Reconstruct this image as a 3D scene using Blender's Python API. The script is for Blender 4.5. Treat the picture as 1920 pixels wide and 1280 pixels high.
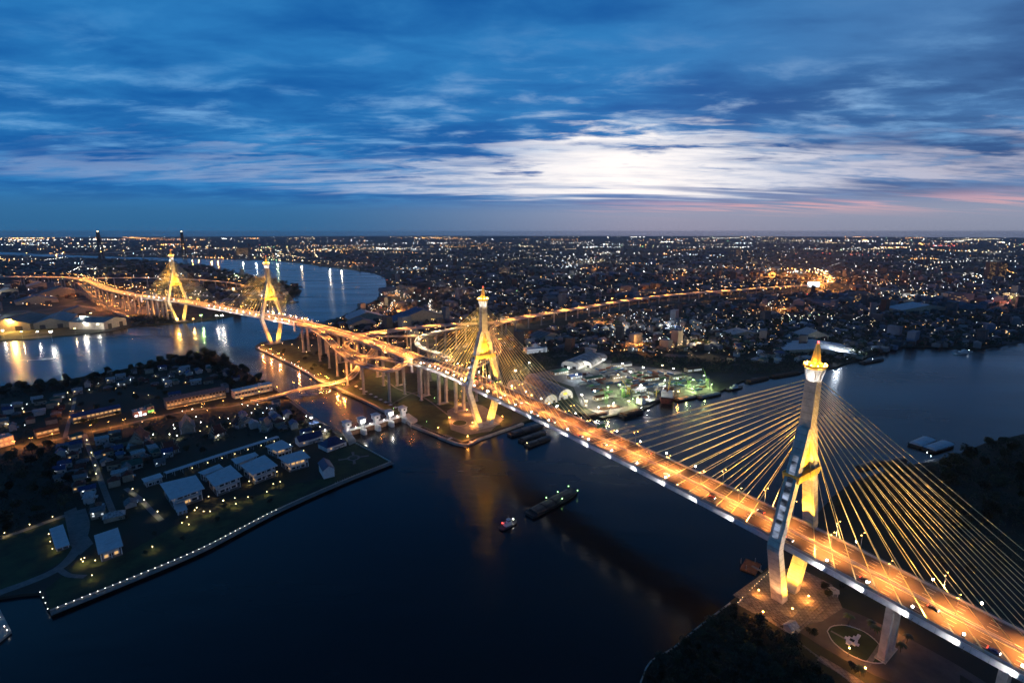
import bpy, math, random, zlib
import numpy as np
from mathutils import Vector, Matrix
from mathutils.geometry import tessellate_polygon
R = math.radians
random.seed(7)
for o in list(bpy.data.objects): bpy.data.objects.remove(o)
scene = bpy.context.scene
col = scene.collection

# ------------------------------------------------------------------ camera
CAM_H, FPX, HOR = 229.0, 950.0, 434.0          # camera height, focal length and eye level in photo pixels
TH = math.atan2(640 - HOR, FPX); CT, ST = math.cos(TH), math.sin(TH)
cd = bpy.data.cameras.new('camera'); cam = bpy.data.objects.new('camera', cd); col.objects.link(cam)
cam.location = (0, 0, CAM_H); cam.rotation_euler = (math.pi / 2 - TH, 0, 0)
cd.sensor_width = 36; cd.lens = 36 * FPX / 1920; cd.clip_start = 1; cd.clip_end = 90000
scene.camera = cam

# ------------------------------------------------------------------ dusk sky
world = bpy.data.worlds.new('World'); scene.world = world; world.use_nodes = True
NT = world.node_tree; NT.nodes.clear()
def nd(t, **kw):
    n = NT.nodes.new(t)
    for k, v in kw.items(): setattr(n, k, v)
    return n
def L(a, b): NT.links.new(a, b)
def mth(op, a, b=None, c=None, clamp=False):
    n = nd('ShaderNodeMath', operation=op, use_clamp=clamp)
    for i, v in enumerate((a, b, c)):
        if v is None: continue
        if isinstance(v, (int, float)): n.inputs[i].default_value = v
        else: L(v, n.inputs[i])
    return n.outputs[0]
def sstep(x, lo, hi):
    n = nd('ShaderNodeMapRange', interpolation_type='SMOOTHSTEP')
    for k, v in (('Value', x), ('From Min', lo), ('From Max', hi)):
        if isinstance(v, (int, float)): n.inputs[k].default_value = v
        else: L(v, n.inputs[k])
    return n.outputs[0]
def mixc(f, a, b):
    n = nd('ShaderNodeMix', data_type='RGBA')
    for k, v in ((0, f), (6, a), (7, b)):
        if isinstance(v, (int, float)): n.inputs[k].default_value = v
        elif isinstance(v, tuple): n.inputs[k].default_value = (*v, 1)
        else: L(v, n.inputs[k])
    return n.outputs[2]
def gauss(x, c, w):
    d = mth('DIVIDE', mth('SUBTRACT', x, c), w)
    return mth('EXPONENT', mth('MULTIPLY', mth('MULTIPLY', d, d), -1.0))
tc = nd('ShaderNodeTexCoord'); sp = nd('ShaderNodeSeparateXYZ'); L(tc.outputs['Generated'], sp.inputs[0])
X, Y, Z = sp.outputs
EL = mth('MULTIPLY', mth('ARCSINE', Z), 57.2958)
AZ = mth('MULTIPLY', mth('ARCTAN2', X, Y), 57.2958)
zz = mth('ADD', mth('MAXIMUM', Z, 0.0), 0.10)
cb = nd('ShaderNodeCombineXYZ'); L(mth('DIVIDE', X, zz), cb.inputs[0]); L(mth('DIVIDE', Y, zz), cb.inputs[1])
def noise(scale, detail, rough, off=(0, 0, 0), dist=0.0, rot=0.0):
    mp = nd('ShaderNodeMapping'); L(cb.outputs[0], mp.inputs[0]); mp.inputs['Location'].default_value = off
    mp.inputs['Scale'].default_value = scale; mp.inputs['Rotation'].default_value = (0, 0, rot)
    n = nd('ShaderNodeTexNoise'); L(mp.outputs[0], n.inputs['Vector']); n.inputs['Scale'].default_value = 1.0
    n.inputs['Detail'].default_value = detail; n.inputs['Roughness'].default_value = rough; n.inputs['Distortion'].default_value = dist
    return n.outputs['Fac']
n1 = noise((0.75, 1.25, 1), 4, 0.55, (3.1, 1.7, 0), 0.3, 0.25)     # broad cloud masses
n2 = noise((2.0, 3.6, 1), 6, 0.58, (8.3, 4.4, 0), 0.25, 0.22)       # streaks and wisps
n3 = noise((1.5, 3.4, 1), 6, 0.60, (4.7, 9.1, 0), 0.3, 0.05)       # ragged edge of the gap
n4 = noise((0.55, 3.0, 1), 5, 0.55, (5.2, 2.3, 0), 0.3, 0.0)       # thin bars of cloud in the gap
glow = gauss(AZ, 11.0, 17.0)
glw = gauss(AZ, 16.0, 46.0)
right = sstep(AZ, 5.0, 45.0)
# cloud deck: deep blue to lit blue, greyer and darker towards the right
dark = mixc(right, (0.006, 0.108, 0.375), (0.028, 0.090, 0.255))
lite = mixc(right, (0.024, 0.205, 0.520), (0.065, 0.190, 0.430))
body = mth('ADD', mth('MULTIPLY', n1, 0.62), mth('MULTIPLY', n2, 0.38))
deck = mixc(sstep(body, 0.36, 0.62), dark, lite)
mid = gauss(EL, 10.0, 5.0)
wis = mth('MULTIPLY', sstep(mth('ADD', n2, mth('MULTIPLY', mid, 0.05)), 0.51, 0.84), mth('ADD', 0.05, mth('MULTIPLY', mid, 0.9)))
deck = mixc(wis, deck, mixc(glow, (0.17, 0.40, 0.72), (0.62, 0.72, 0.86)))
# clear gap low in the west, where the light comes from
top = mth('ADD', mth('ADD', 6.5, mth('MULTIPLY', glow, 2.4)), mth('MULTIPLY', mth('SUBTRACT', n3, 0.5), 14.0))
top = mth('ADD', top, mth('MULTIPLY', mth('SUBTRACT', n1, 0.5), 7.0))
low = mth('ADD', mth('SUBTRACT', 5.0, mth('MULTIPLY', glw, 1.3)), mth('MULTIPLY', mth('SUBTRACT', n4, 0.5), 4.0))
gap = mth('MULTIPLY', sstep(EL, mth('SUBTRACT', low, 0.6), mth('ADD', low, 0.7)),
          mth('SUBTRACT', 1.0, sstep(EL, mth('SUBTRACT', top, 1.0), mth('ADD', top, 1.8))))
bars = mth('SUBTRACT', 1.0, mth('MULTIPLY', sstep(mth('ADD', mth('MULTIPLY', n4, 0.6), mth('MULTIPLY', n3, 0.4)), 0.46, 0.62), mth('SUBTRACT', 0.92, mth('MULTIPLY', glow, 0.62))))
gap = mth('MULTIPLY', gap, bars)
hole = gauss(AZ, 13.0, 34.0)
gap = mth('MULTIPLY', gap, mth('ADD', 0.42, mth('MULTIPLY', hole, 0.58)))
gap = mth('MULTIPLY', gap, mth('SUBTRACT', 1.0, mth('MULTIPLY', sstep(n2, 0.46, 0.66), mth('SUBTRACT', 0.75, mth('MULTIPLY', glow, 0.70)))))
gapc = mixc(glw, (0.24, 0.38, 0.64), (0.50, 0.58, 0.75))
gapc = mixc(mth('MULTIPLY', glow, 0.95), gapc, (1.10, 1.04, 1.01))
gapc = mixc(mth('MULTIPLY', sstep(AZ, 22.0, 40.0), 0.5), gapc, (0.74, 0.62, 0.66))
sky = mixc(gap, deck, gapc)
# dusky band on the horizon, rosy on the right
hz = mixc(sstep(AZ, -26.0, 42.0), (0.030, 0.160, 0.360), (0.290, 0.330, 0.460))
hz = mixc(mth('MULTIPLY', glow, 0.22), hz, (0.42, 0.50, 0.66))
rose = mth('MULTIPLY', mth('MULTIPLY', sstep(n4, 0.46, 0.60), gauss(EL, 2.6, 0.75)), sstep(AZ, 0.0, 26.0))
hz = mixc(mth('MULTIPLY', rose, 0.8), hz, (0.86, 0.46, 0.47))
sky = mixc(mth('SUBTRACT', 1.0, sstep(EL, 1.6, 4.6)), sky, mixc(gap, hz, mixc(0.7, hz, gapc)))
dim = nd('ShaderNodeVectorMath', operation='SCALE'); L(sky, dim.inputs[0]); L(mth('ADD', 0.85, mth('MULTIPLY', sstep(EL, 0.0, 3.0), 0.15)), dim.inputs['Scale']); sky = dim.outputs[0]
zen = mth('SUBTRACT', 1.0, mth('MULTIPLY', sstep(EL, 16.0, 60.0), 0.90))
zm = nd('ShaderNodeVectorMath', operation='SCALE'); L(sky, zm.inputs[0]); L(zen, zm.inputs['Scale']); sky = zm.outputs[0]     # night comes down from the zenith
gnd = mth('SUBTRACT', 1.0, sstep(EL, -1.5, 0.0))
sky = mixc(gnd, sky, (0.02, 0.04, 0.07))
nis = nd('ShaderNodeTexSky', sky_type='NISHITA', sun_disc=False)
nis.sun_elevation = R(1.0); nis.sun_rotation = R(16); nis.altitude = 200
addn = nd('ShaderNodeVectorMath', operation='MULTIPLY_ADD')
L(nis.outputs[0], addn.inputs[0]); addn.inputs[1].default_value = (0.003, 0.003, 0.003); L(sky, addn.inputs[2])
bg = nd('ShaderNodeBackground'); L(addn.outputs[0], bg.inputs[0]); bg.inputs[1].default_value = 1.0
wo = nd('ShaderNodeOutputWorld'); L(bg.outputs[0], wo.inputs[0])
world.cycles.sampling_method = 'MANUAL'; world.cycles.sample_map_resolution = 512

# ------------------------------------------------------------------ the last light in the west
sl = bpy.data.lights.new('sun', 'SUN'); so = bpy.data.objects.new('sun', sl); col.objects.link(so)
sl.energy = 0.05; sl.angle = R(20); sl.color = (1.0, 0.86, 0.78)
so.rotation_euler = (R(82), 0, R(180 - 16))

scene.view_settings.view_transform = 'Standard'; scene.view_settings.look = 'None'
scene.view_settings.exposure = 0.0; scene.view_settings.gamma = 1.0; scene.view_settings.use_curve_mapping = False
scene.render.engine = 'CYCLES'
cy = scene.cycles
cy.use_denoising = True; cy.denoiser = 'OPENIMAGEDENOISE'; cy.denoising_input_passes = 'RGB_ALBEDO_NORMAL'
cy.use_adaptive_sampling = True; cy.adaptive_threshold = 0.03
cy.max_bounces = 3; cy.diffuse_bounces = 1; cy.glossy_bounces = 2; cy.volume_bounces = 0; cy.transmission_bounces = 2
cy.sample_clamp_indirect = 4.0; cy.sample_clamp_direct = 0.0; cy.use_light_tree = True; cy.caustics_reflective = False; cy.caustics_refractive = False
cy.time_limit = 1050

# ------------------------------------------------------------------ helpers
def G(px, py, z=0.0):
    """ground point that the photograph shows at (px, py), at height z"""
    a = (px - 960) / FPX; b = (640 - py) / FPX
    d = (a, CT + b * ST, -ST + b * CT); k = (z - CAM_H) / d[2]
    return Vector((d[0] * k, d[1] * k, z))
def V(*a): return Vector(a)
class MB:
    def __init__(s): s.v = []; s.f = []; s.m = []
    def add(s, vs, fs, mi=0):
        b = len(s.v); s.v += [tuple(p) for p in vs]; s.f += [tuple(i + b for i in f) for f in fs]; s.m += [mi] * len(fs)
        return s
    def hexa(s, p, mi=0):        # p: 4 bottom then 4 top
        return s.add(p, [(3, 2, 1, 0), (4, 5, 6, 7), (0, 1, 5, 4), (1, 2, 6, 5), (2, 3, 7, 6), (3, 0, 4, 7)], mi)
    def box(s, c, d, rz=0.0, mi=0):    # c: centre of the bottom face
        x, y, z = d[0] / 2, d[1] / 2, d[2]; cr, sr = math.cos(rz), math.sin(rz)
        q = [(-x, -y), (x, -y), (x, y), (-x, y)]
        p = [(c[0] + a * cr - b * sr, c[1] + a * sr + b * cr, c[2]) for a, b in q]
        return s.hexa(p + [(a, b, cc + z) for a, b, cc in p], mi)
    def bar(s, a, b, w, h, mi=0):      # square bar between two points
        a = Vector(a); b = Vector(b); t = (b - a).normalized()
        n = t.cross(Vector((0, 0, 1)))
        if n.length < 1e-4: n = Vector((1, 0, 0))
        n.normalize(); u = n.cross(t); n = n * w / 2; u = u * h / 2
        return s.hexa([a - n - u, a + n - u, b + n - u, b - n - u, a - n + u, a + n + u, b + n + u, b - n + u], mi)
    def tube(s, a, b, r, r2=None, n=8, mi=0, cap=True):
        a = Vector(a); b = Vector(b); r2 = r if r2 is None else r2
        t = (b - a).normalized(); e = t.orthogonal().normalized(); g = t.cross(e)
        vs = []
        for p, q in ((a, r), (b, r2)):
            for i in range(n):
                w = 2 * math.pi * i / n; vs.append(p + e * math.cos(w) * q + g * math.sin(w) * q)
        fs = [(i, (i + 1) % n, n + (i + 1) % n, n + i) for i in range(n)]
        if cap: fs += [tuple(range(n - 1, -1, -1)), tuple(range(n, 2 * n))]
        return s.add(vs, fs, mi)
    def lathe(s, c, prof, n=12, mi=0, rz=0.0):
        vs = []; fs = []
        for r, z in prof:
            for i in range(n):
                w = 2 * math.pi * i / n + rz; vs.append((c[0] + r * math.cos(w), c[1] + r * math.sin(w), c[2] + z))
        for k in range(len(prof) - 1):
            for i in range(n):
                j = (i + 1) % n; fs.append((k * n + i, k * n + j, k * n + n + j, k * n + n + i))
        fs += [tuple(range(n - 1, -1, -1)), tuple(range((len(prof) - 1) * n, len(prof) * n))]
        return s.add(vs, fs, mi)
    def octa(s, c, r, mi=0, h=1.0):
        x, y, z = c
        return s.add([(x + r, y, z), (x, y + r, z), (x - r, y, z), (x, y - r, z), (x, y, z + r * h), (x, y, z - r * h)],
                     [(0, 1, 4), (1, 2, 4), (2, 3, 4), (3, 0, 4), (1, 0, 5), (2, 1, 5), (3, 2, 5), (0, 3, 5)], mi)
    def prism(s, poly, z0, z1, mi=0, bottom=False):
        n = len(poly); a = sum(poly[i][0] * poly[(i + 1) % n][1] - poly[(i + 1) % n][0] * poly[i][1] for i in range(n))
        if a < 0: poly = poly[::-1]
        vs = [(p[0], p[1], z1) for p in poly] + [(p[0], p[1], z0) for p in poly]
        tri = tessellate_polygon([[Vector((p[0], p[1], 0)) for p in poly]])
        fs = []
        for t in tri:
            A, B, C = (poly[i] for i in t)
            cr = (B[0] - A[0]) * (C[1] - A[1]) - (B[1] - A[1]) * (C[0] - A[0])
            fs.append(tuple(t) if cr > 0 else tuple(t)[::-1])
        fs += [(n + i, n + (i + 1) % n, (i + 1) % n, i) for i in range(n)]
        return s.add(vs, fs, mi)
    def sweep(s, path, sec, closed=True, mi=0, caps=True):
        """path: [(point, right)], sec: [(offset to the right, height)]"""
        k = len(sec); vs = []; fs = []
        for p, r in path:
            for o, h in sec: vs.append((p[0] + r[0] * o, p[1] + r[1] * o, p[2] + h))
        e = k if closed else k - 1
        for i in range(len(path) - 1):
            for j in range(e):
                a = i * k + j; b = i * k + (j + 1) % k
                fs.append((a, b, b + k, a + k))
        if closed and caps: fs += [tuple(range(k)), tuple(range((len(path) - 1) * k, len(path) * k))[::-1]]
        return s.add(vs, fs, mi)
    def mesh(s, name, mats, org=(0, 0, 0), smooth=False):
        me = bpy.data.meshes.new(name)
        if tuple(org) != (0, 0, 0): s.v = [(a - org[0], b - org[1], c - org[2]) for a, b, c in s.v]
        me.from_pydata(s.v, [], s.f)
        mats = mats if isinstance(mats, (list, tuple)) else [mats]
        for m in mats: me.materials.append(m)
        if len(mats) > 1: me.polygons.foreach_set('material_index', s.m)
        if smooth: me.polygons.foreach_set('use_smooth', [True] * len(me.polygons))
        me.update(); return me
    def build(s, name, mats, parent=None, org=None, smooth=False):
        org = org if org is not None else (0, 0, 0)
        o = bpy.data.objects.new(name, s.mesh(name, mats, org, smooth)); col.objects.link(o)
        if parent: o.parent = parent
        elif tuple(org) != (0, 0, 0): o.location = org
        return o
def tag(o, label=None, cat=None, group=None, kind=None):
    if label: o['label'] = label
    if cat: o['category'] = cat
    if group: o['group'] = group
    if kind: o['kind'] = kind
    return o
def empty(name, loc, rz=0.0, sc=None):
    o = bpy.data.objects.new(name, None); col.objects.link(o); o.location = loc; o.rotation_euler = (0, 0, rz)
    if sc: o.scale = sc
    o.empty_display_size = 0.5
    return o
def copy_tree(o, parent=None):
    c = o.copy(); col.objects.link(c); c.parent = parent
    for ch in o.children: copy_tree(ch, c)
    return c
def nth(i):
    w = ['first', 'second', 'third', 'fourth', 'fifth', 'sixth', 'seventh', 'eighth', 'ninth', 'tenth', 'eleventh', 'twelfth']
    if i < 12: return w[i]
    k = i + 1; suf = 'th' if 10 <= k % 100 <= 20 else {1: 'st', 2: 'nd', 3: 'rd'}.get(k % 10, 'th')
    return f'{k}{suf}'
def catmull(P, step):
    P = [Vector(p) for p in P]; Q = [P[0] * 2 - P[1]] + P + [P[-1] * 2 - P[-2]]; out = []
    for i in range(1, len(Q) - 2):
        a, b, c, d = Q[i - 1:i + 3]; n = max(1, int((c - b).length / step))
        for k in range(n):
            t = k / n
            out.append(0.5 * ((2 * b) + (c - a) * t + (2 * a - 5 * b + 4 * c - d) * t * t + (3 * b - a - 3 * c + d) * t ** 3))
    out.append(P[-1]); return out
def frame(pts):
    out = []
    for i, p in enumerate(pts):
        t = (pts[min(i + 1, len(pts) - 1)] - pts[max(i - 1, 0)]); t.z = 0; t.normalize()
        out.append((p, Vector((t.y, -t.x, 0))))
    return out
def inside(p, poly):
    x, y = p[0], p[1]; c = False; n = len(poly)
    for i in range(n):
        a, b = poly[i], poly[(i + 1) % n]
        if (a[1] > y) != (b[1] > y) and x < (b[0] - a[0]) * (y - a[1]) / (b[1] - a[1]) + a[0]: c = not c
    return c
def dseg(p, path):
    best = 1e9
    for a, b in zip(path, path[1:]):
        ax, ay, bx, by = a[0], a[1], b[0], b[1]; dx, dy = bx - ax, by - ay; l = dx * dx + dy * dy or 1e-9
        t = max(0, min(1, ((p[0] - ax) * dx + (p[1] - ay) * dy) / l))
        best = min(best, math.hypot(p[0] - ax - t * dx, p[1] - ay - t * dy))
    return best

# ------------------------------------------------------------------ materials
def mat(name, c, rough=0.7, metal=0.0, vary=0.0, vscale=0.3, bump=0.0, bscale=1.0, c2=None, spec=0.5, detail=4):
    m = bpy.data.materials.new(name); m.use_nodes = True; nt = m.node_tree; b = nt.nodes['Principled BSDF']
    b.inputs['Base Color'].default_value = (*c, 1); b.inputs['Roughness'].default_value = rough; b.inputs['Metallic'].default_value = metal
    b.inputs['Specular IOR Level'].default_value = spec
    if vary or c2 or bump:
        t = nt.nodes.new('ShaderNodeTexCoord')
    if vary or c2:
        n = nt.nodes.new('ShaderNodeTexNoise'); n.inputs['Scale'].default_value = vscale; n.inputs['Detail'].default_value = detail
        n.inputs['Roughness'].default_value = 0.65
        nt.links.new(t.outputs['Object'], n.inputs['Vector'])
        r = nt.nodes.new('ShaderNodeValToRGB'); nt.links.new(n.outputs['Fac'], r.inputs[0])
        a2 = c2 or tuple(x * (1 + vary) for x in c); a1 = c if c2 else tuple(x * (1 - vary) for x in c)
        r.color_ramp.elements[0].position = 0.35; r.color_ramp.elements[1].position = 0.65
        r.color_ramp.elements[0].color = (*a1, 1); r.color_ramp.elements[1].color = (*a2, 1)
        nt.links.new(r.outputs[0], b.inputs['Base Color'])
    if bump:
        n = nt.nodes.new('ShaderNodeTexNoise'); n.inputs['Scale'].default_value = bscale; n.inputs['Detail'].default_value = 5
        nt.links.new(t.outputs['Object'], n.inputs['Vector'])
        u = nt.nodes.new('ShaderNodeBump'); u.inputs['Strength'].default_value = bump; nt.links.new(n.outputs['Fac'], u.inputs['Height'])
        nt.links.new(u.outputs[0], b.inputs['Normal'])
    return m
def emit(name, c, s):
    m = bpy.data.materials.new(name); m.use_nodes = True; b = m.node_tree.nodes['Principled BSDF']
    b.inputs['Base Color'].default_value = (0.02, 0.02, 0.02, 1); b.inputs['Emission Color'].default_value = (*c, 1); b.inputs['Emission Strength'].default_value = s
    m.cycles.emission_sampling = 'NONE'
    return m
M = {}
M['concrete'] = mat('concrete', (0.36, 0.34, 0.31), 0.8, vary=0.22, vscale=0.15, bump=0.15, bscale=0.8)
M['pale_concrete'] = mat('pale_concrete', (0.52, 0.49, 0.45), 0.75, vary=0.15, vscale=0.12)
M['asphalt'] = mat('asphalt', (0.085, 0.074, 0.066), 0.75, vary=0.35, vscale=0.06, bump=0.1, bscale=2)
M['lane_paint'] = mat('lane_paint', (0.72, 0.70, 0.64), 0.6, vary=0.2, vscale=0.5)
M['steel'] = mat('steel', (0.30, 0.30, 0.31), 0.45, 0.6, vary=0.2)
M['dark_steel'] = mat('dark_steel', (0.06, 0.06, 0.065), 0.5, 0.4, vary=0.3)
M['cable'] = mat('cable', (0.78, 0.62, 0.30), 0.5, vary=0.1, vscale=0.05)
M['pylon'] = mat('pylon_concrete', (0.58, 0.53, 0.45), 0.7, vary=0.22, vscale=0.22, bump=0.08, bscale=0.6)
def pour_joints(m, pitch):
    nt = m.node_tree; b = nt.nodes['Principled BSDF']; src = b.inputs['Base Color'].links[0].from_socket
    t = nt.nodes.new('ShaderNodeTexCoord'); sp_ = nt.nodes.new('ShaderNodeSeparateXYZ'); nt.links.new(t.outputs['Object'], sp_.inputs[0])
    a = nt.nodes.new('ShaderNodeMath'); a.operation = 'FRACT'; d = nt.nodes.new('ShaderNodeMath'); d.operation = 'DIVIDE'; d.inputs[1].default_value = pitch
    nt.links.new(sp_.outputs[2], d.inputs[0]); nt.links.new(d.outputs[0], a.inputs[0])
    c = nt.nodes.new('ShaderNodeMath'); c.operation = 'LESS_THAN'; c.inputs[1].default_value = 0.07; nt.links.new(a.outputs[0], c.inputs[0])
    x = nt.nodes.new('ShaderNodeMix'); x.data_type = 'RGBA'; x.blend_type = 'MULTIPLY'; x.inputs[7].default_value = (.62, .6, .58, 1)
    nt.links.new(c.outputs[0], x.inputs[0]); nt.links.new(src, x.inputs[6]); nt.links.new(x.outputs[2], b.inputs['Base Color'])
pour_joints(M['pylon'], 4.2)
M['gold'] = mat('gilded_metal', (0.85, 0.58, 0.14), 0.35, 0.35, vary=0.15, vscale=0.4)
M['black'] = mat('black_opening', (0.012, 0.012, 0.014), 0.6)
M['fascia'] = mat('fascia_paint', (0.60, 0.60, 0.61), 0.6, vary=0.12, vscale=0.4)
M['white'] = mat('white_paint', (0.74, 0.74, 0.73), 0.6, vary=0.12, vscale=0.25)
M['blue_roof'] = mat('blue_tile', (0.020, 0.035, 0.11), 0.5, vary=0.25, vscale=0.4, bump=0.3, bscale=3)
M['sheet_roof'] = mat('pale_sheet_roof', (0.52, 0.55, 0.60), 0.55, vary=0.10, vscale=0.2)
M['grass'] = mat('grass', (0.030, 0.050, 0.016), 0.9, vary=0.45, vscale=0.08, bump=0.3, bscale=1.5)
M['soil'] = mat('soil', (0.040, 0.036, 0.028), 0.95, vary=0.5, vscale=0.02, bump=0.3, bscale=0.3, c2=(0.022, 0.034, 0.016), detail=8)
M['paving'] = mat('paving', (0.17, 0.165, 0.16), 0.8, vary=0.18, vscale=0.3)
def tiles(m, size):
    nt = m.node_tree; b = nt.nodes['Principled BSDF']; src = b.inputs['Base Color'].links[0].from_socket
    t = nt.nodes.new('ShaderNodeTexCoord'); k = nt.nodes.new('ShaderNodeTexBrick'); nt.links.new(t.outputs['Object'], k.inputs['Vector'])
    k.inputs['Scale'].default_value = 1.0; k.inputs['Brick Width'].default_value = size; k.inputs['Row Height'].default_value = size; k.inputs['Mortar Size'].default_value = size * .05; k.offset = 0.0
    k.inputs['Color1'].default_value = (1, 1, 1, 1); k.inputs['Color2'].default_value = (.72, .72, .72, 1); k.inputs['Mortar'].default_value = (.35, .33, .3, 1)
    x = nt.nodes.new('ShaderNodeMix'); x.data_type = 'RGBA'; x.blend_type = 'MULTIPLY'; x.inputs[0].default_value = 1.0
    nt.links.new(src, x.inputs[6]); nt.links.new(k.outputs['Color'], x.inputs[7]); nt.links.new(x.outputs[2], b.inputs['Base Color'])
M['tiled'] = mat('tiled_paving', (0.24, 0.21, 0.18), 0.8, vary=0.3, vscale=0.35); tiles(M['tiled'], 2.2)
M['bark'] = mat('bark', (0.06, 0.045, 0.032), 0.9, vary=0.4, vscale=1.0)
M['leaf'] = mat('leaf', (0.018, 0.036, 0.012), 0.6, vary=0.5, vscale=0.25)
M['leaf2'] = mat('leaf_dark', (0.012, 0.024, 0.010), 0.6, vary=0.5, vscale=0.25)
M['leaf3'] = mat('leaf_olive', (0.030, 0.040, 0.013), 0.6, vary=0.5, vscale=0.25)
M['palm_leaf'] = mat('palm_leaf', (0.035, 0.065, 0.02), 0.5, vary=0.3)
M['hull'] = mat('dark_hull', (0.035, 0.033, 0.032), 0.5, vary=0.4, vscale=0.3)
M['red_hull'] = mat('red_hull', (0.10, 0.022, 0.016), 0.55, vary=0.4, vscale=0.3)
M['cargo'] = mat('cargo_cover', (0.28, 0.28, 0.29), 0.8, vary=0.3, vscale=0.2)
M['glass'] = mat('dark_glass', (0.02, 0.025, 0.03), 0.12, spec=0.8)
M['rubber'] = mat('rubber', (0.02, 0.02, 0.02), 0.9)
M['green_steel'] = mat('green_crane_steel', (0.16, 0.30, 0.10), 0.5, vary=0.2)
M['yellow_steel'] = mat('yellow_crane_steel', (0.55, 0.40, 0.05), 0.5, vary=0.2)
M['rust'] = mat('rust', (0.12, 0.055, 0.03), 0.85, vary=0.4, vscale=0.4)
M['pink_lit_wall'] = mat('pink_lit_wall', (0.50, 0.34, 0.30), 0.8, vary=0.15)  # white walls, with the pink light on them put into the colour
E = {}
def lamp_emit(name, c, s):
    m = emit(name, c, s); m.cycles.emission_sampling = 'AUTO'; return m
E['white'] = lamp_emit('lamp_white', (1.0, 0.93, 0.80), 45)
E['cool'] = lamp_emit('lamp_cool', (0.80, 0.92, 1.0), 22)
E['sodium'] = lamp_emit('lamp_sodium', (1.0, 0.50, 0.10), 40)
E['warm'] = lamp_emit('lamp_warm', (1.0, 0.72, 0.32), 16)
E['green'] = lamp_emit('lamp_green', (0.45, 1.0, 0.30), 12)
E['red'] = emit('lamp_red', (1.0, 0.06, 0.04), 14)
E['window'] = emit('lit_window', (1.0, 0.58, 0.22), 0.85)
E['window_cool'] = emit('lit_window_cool', (0.85, 0.95, 1.0), 0.8)
E['sign_green'] = emit('lit_sign_green', (0.25, 1.0, 0.15), 2.0)
E['sign_red'] = emit('lit_sign_red', (1.0, 0.12, 0.08), 2.0)
E['screen'] = emit('lit_billboard', (0.75, 0.9, 1.0), 5.0)
E['head'] = emit('head_light', (1.0, 0.90, 0.75), 22)
E['tail'] = emit('tail_light', (1.0, 0.05, 0.02), 12)
def panel_mat():  # patchy emission standing for light reflected by the pylon leg
    m = emit('reflection_glow', (0.6, 0.72, 1.0), 1.0); nt = m.node_tree; b = nt.nodes['Principled BSDF']
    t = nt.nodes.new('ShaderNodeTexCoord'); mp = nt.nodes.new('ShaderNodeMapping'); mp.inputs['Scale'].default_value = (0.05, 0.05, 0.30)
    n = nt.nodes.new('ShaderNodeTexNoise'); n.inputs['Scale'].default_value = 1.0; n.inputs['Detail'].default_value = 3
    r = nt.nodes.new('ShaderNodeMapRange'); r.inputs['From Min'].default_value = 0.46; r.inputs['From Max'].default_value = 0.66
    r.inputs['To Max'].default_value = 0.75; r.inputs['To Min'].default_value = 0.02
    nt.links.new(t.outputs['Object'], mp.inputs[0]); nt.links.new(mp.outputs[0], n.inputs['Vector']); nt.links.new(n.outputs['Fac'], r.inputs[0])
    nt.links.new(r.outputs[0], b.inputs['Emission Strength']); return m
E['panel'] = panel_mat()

SODIUM = (1.0, 0.33, 0.06); GOLD = (1.0, 0.50, 0.045); WHITE = (1.0, 0.93, 0.82); WARM = (1.0, 0.70, 0.36); COOL = (0.82, 0.92, 1.0)
NL = [0]
def light(loc, power, c, radius=0.4, aim=None, cone=150, blend=0.4, parent=None, name='lamp_light'):
    d = bpy.data.lights.new(name, 'SPOT' if aim is not None else 'POINT'); d.energy = power; d.color = c; d.shadow_soft_size = radius
    o = bpy.data.objects.new(name, d); col.objects.link(o)
    loc = Vector(loc)
    if aim is not None:
        d.spot_size = R(cone); d.spot_blend = blend
        o.rotation_euler = (Vector(aim) - loc).to_track_quat('-Z', 'Y').to_euler()
    if parent is not None:
        o.parent = parent; loc = loc - Vector(parent.location)
    o.location = loc; NL[0] += 1
    return o

# ------------------------------------------------------------------ water and land
def water_mat():
    m = bpy.data.materials.new('river_water'); m.use_nodes = True; nt = m.node_tree; b = nt.nodes['Principled BSDF']
    b.inputs['Base Color'].default_value = (0.006, 0.008, 0.011, 1); b.inputs['Roughness'].default_value = 0.17; b.inputs['IOR'].default_value = 1.33
    t = nt.nodes.new('ShaderNodeTexCoord')
    mp = nt.nodes.new('ShaderNodeMapping'); mp.inputs['Scale'].default_value = (0.02, 0.05, 1); mp.inputs['Rotation'].default_value = (0, 0, R(-38))
    n = nt.nodes.new('ShaderNodeTexNoise'); n.inputs['Scale'].default_value = 1.0; n.inputs['Detail'].default_value = 7; n.inputs['Roughness'].default_value = 0.6
    nt.links.new(t.outputs['Object'], mp.inputs[0]); nt.links.new(mp.outputs[0], n.inputs['Vector'])
    u = nt.nodes.new('ShaderNodeBump'); u.inputs['Strength'].default_value = 0.30; u.inputs['Distance'].default_value = 1.0
    nt.links.new(n.outputs['Fac'], u.inputs['Height']); nt.links.new(u.outputs[0], b.inputs['Normal'])
    mp2 = nt.nodes.new('ShaderNodeMapping'); mp2.inputs['Scale'].default_value = (0.0035, 0.012, 1); mp2.inputs['Rotation'].default_value = (0, 0, R(-35))
    n2 = nt.nodes.new('ShaderNodeTexNoise'); n2.inputs['Detail'].default_value = 5; n2.inputs['Scale'].default_value = 1.0
    nt.links.new(t.outputs['Object'], mp2.inputs[0]); nt.links.new(mp2.outputs[0], n2.inputs['Vector'])
    r = nt.nodes.new('ShaderNodeMapRange'); r.inputs['From Min'].default_value = 0.35; r.inputs['From Max'].default_value = 0.65
    r.inputs['To Min'].default_value = 0.17; r.inputs['To Max'].default_value = 0.28
    nt.links.new(n2.outputs['Fac'], r.inputs[0]); nt.links.new(r.outputs[0], b.inputs['Roughness'])
    return m
M['water'] = water_mat()
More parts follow.
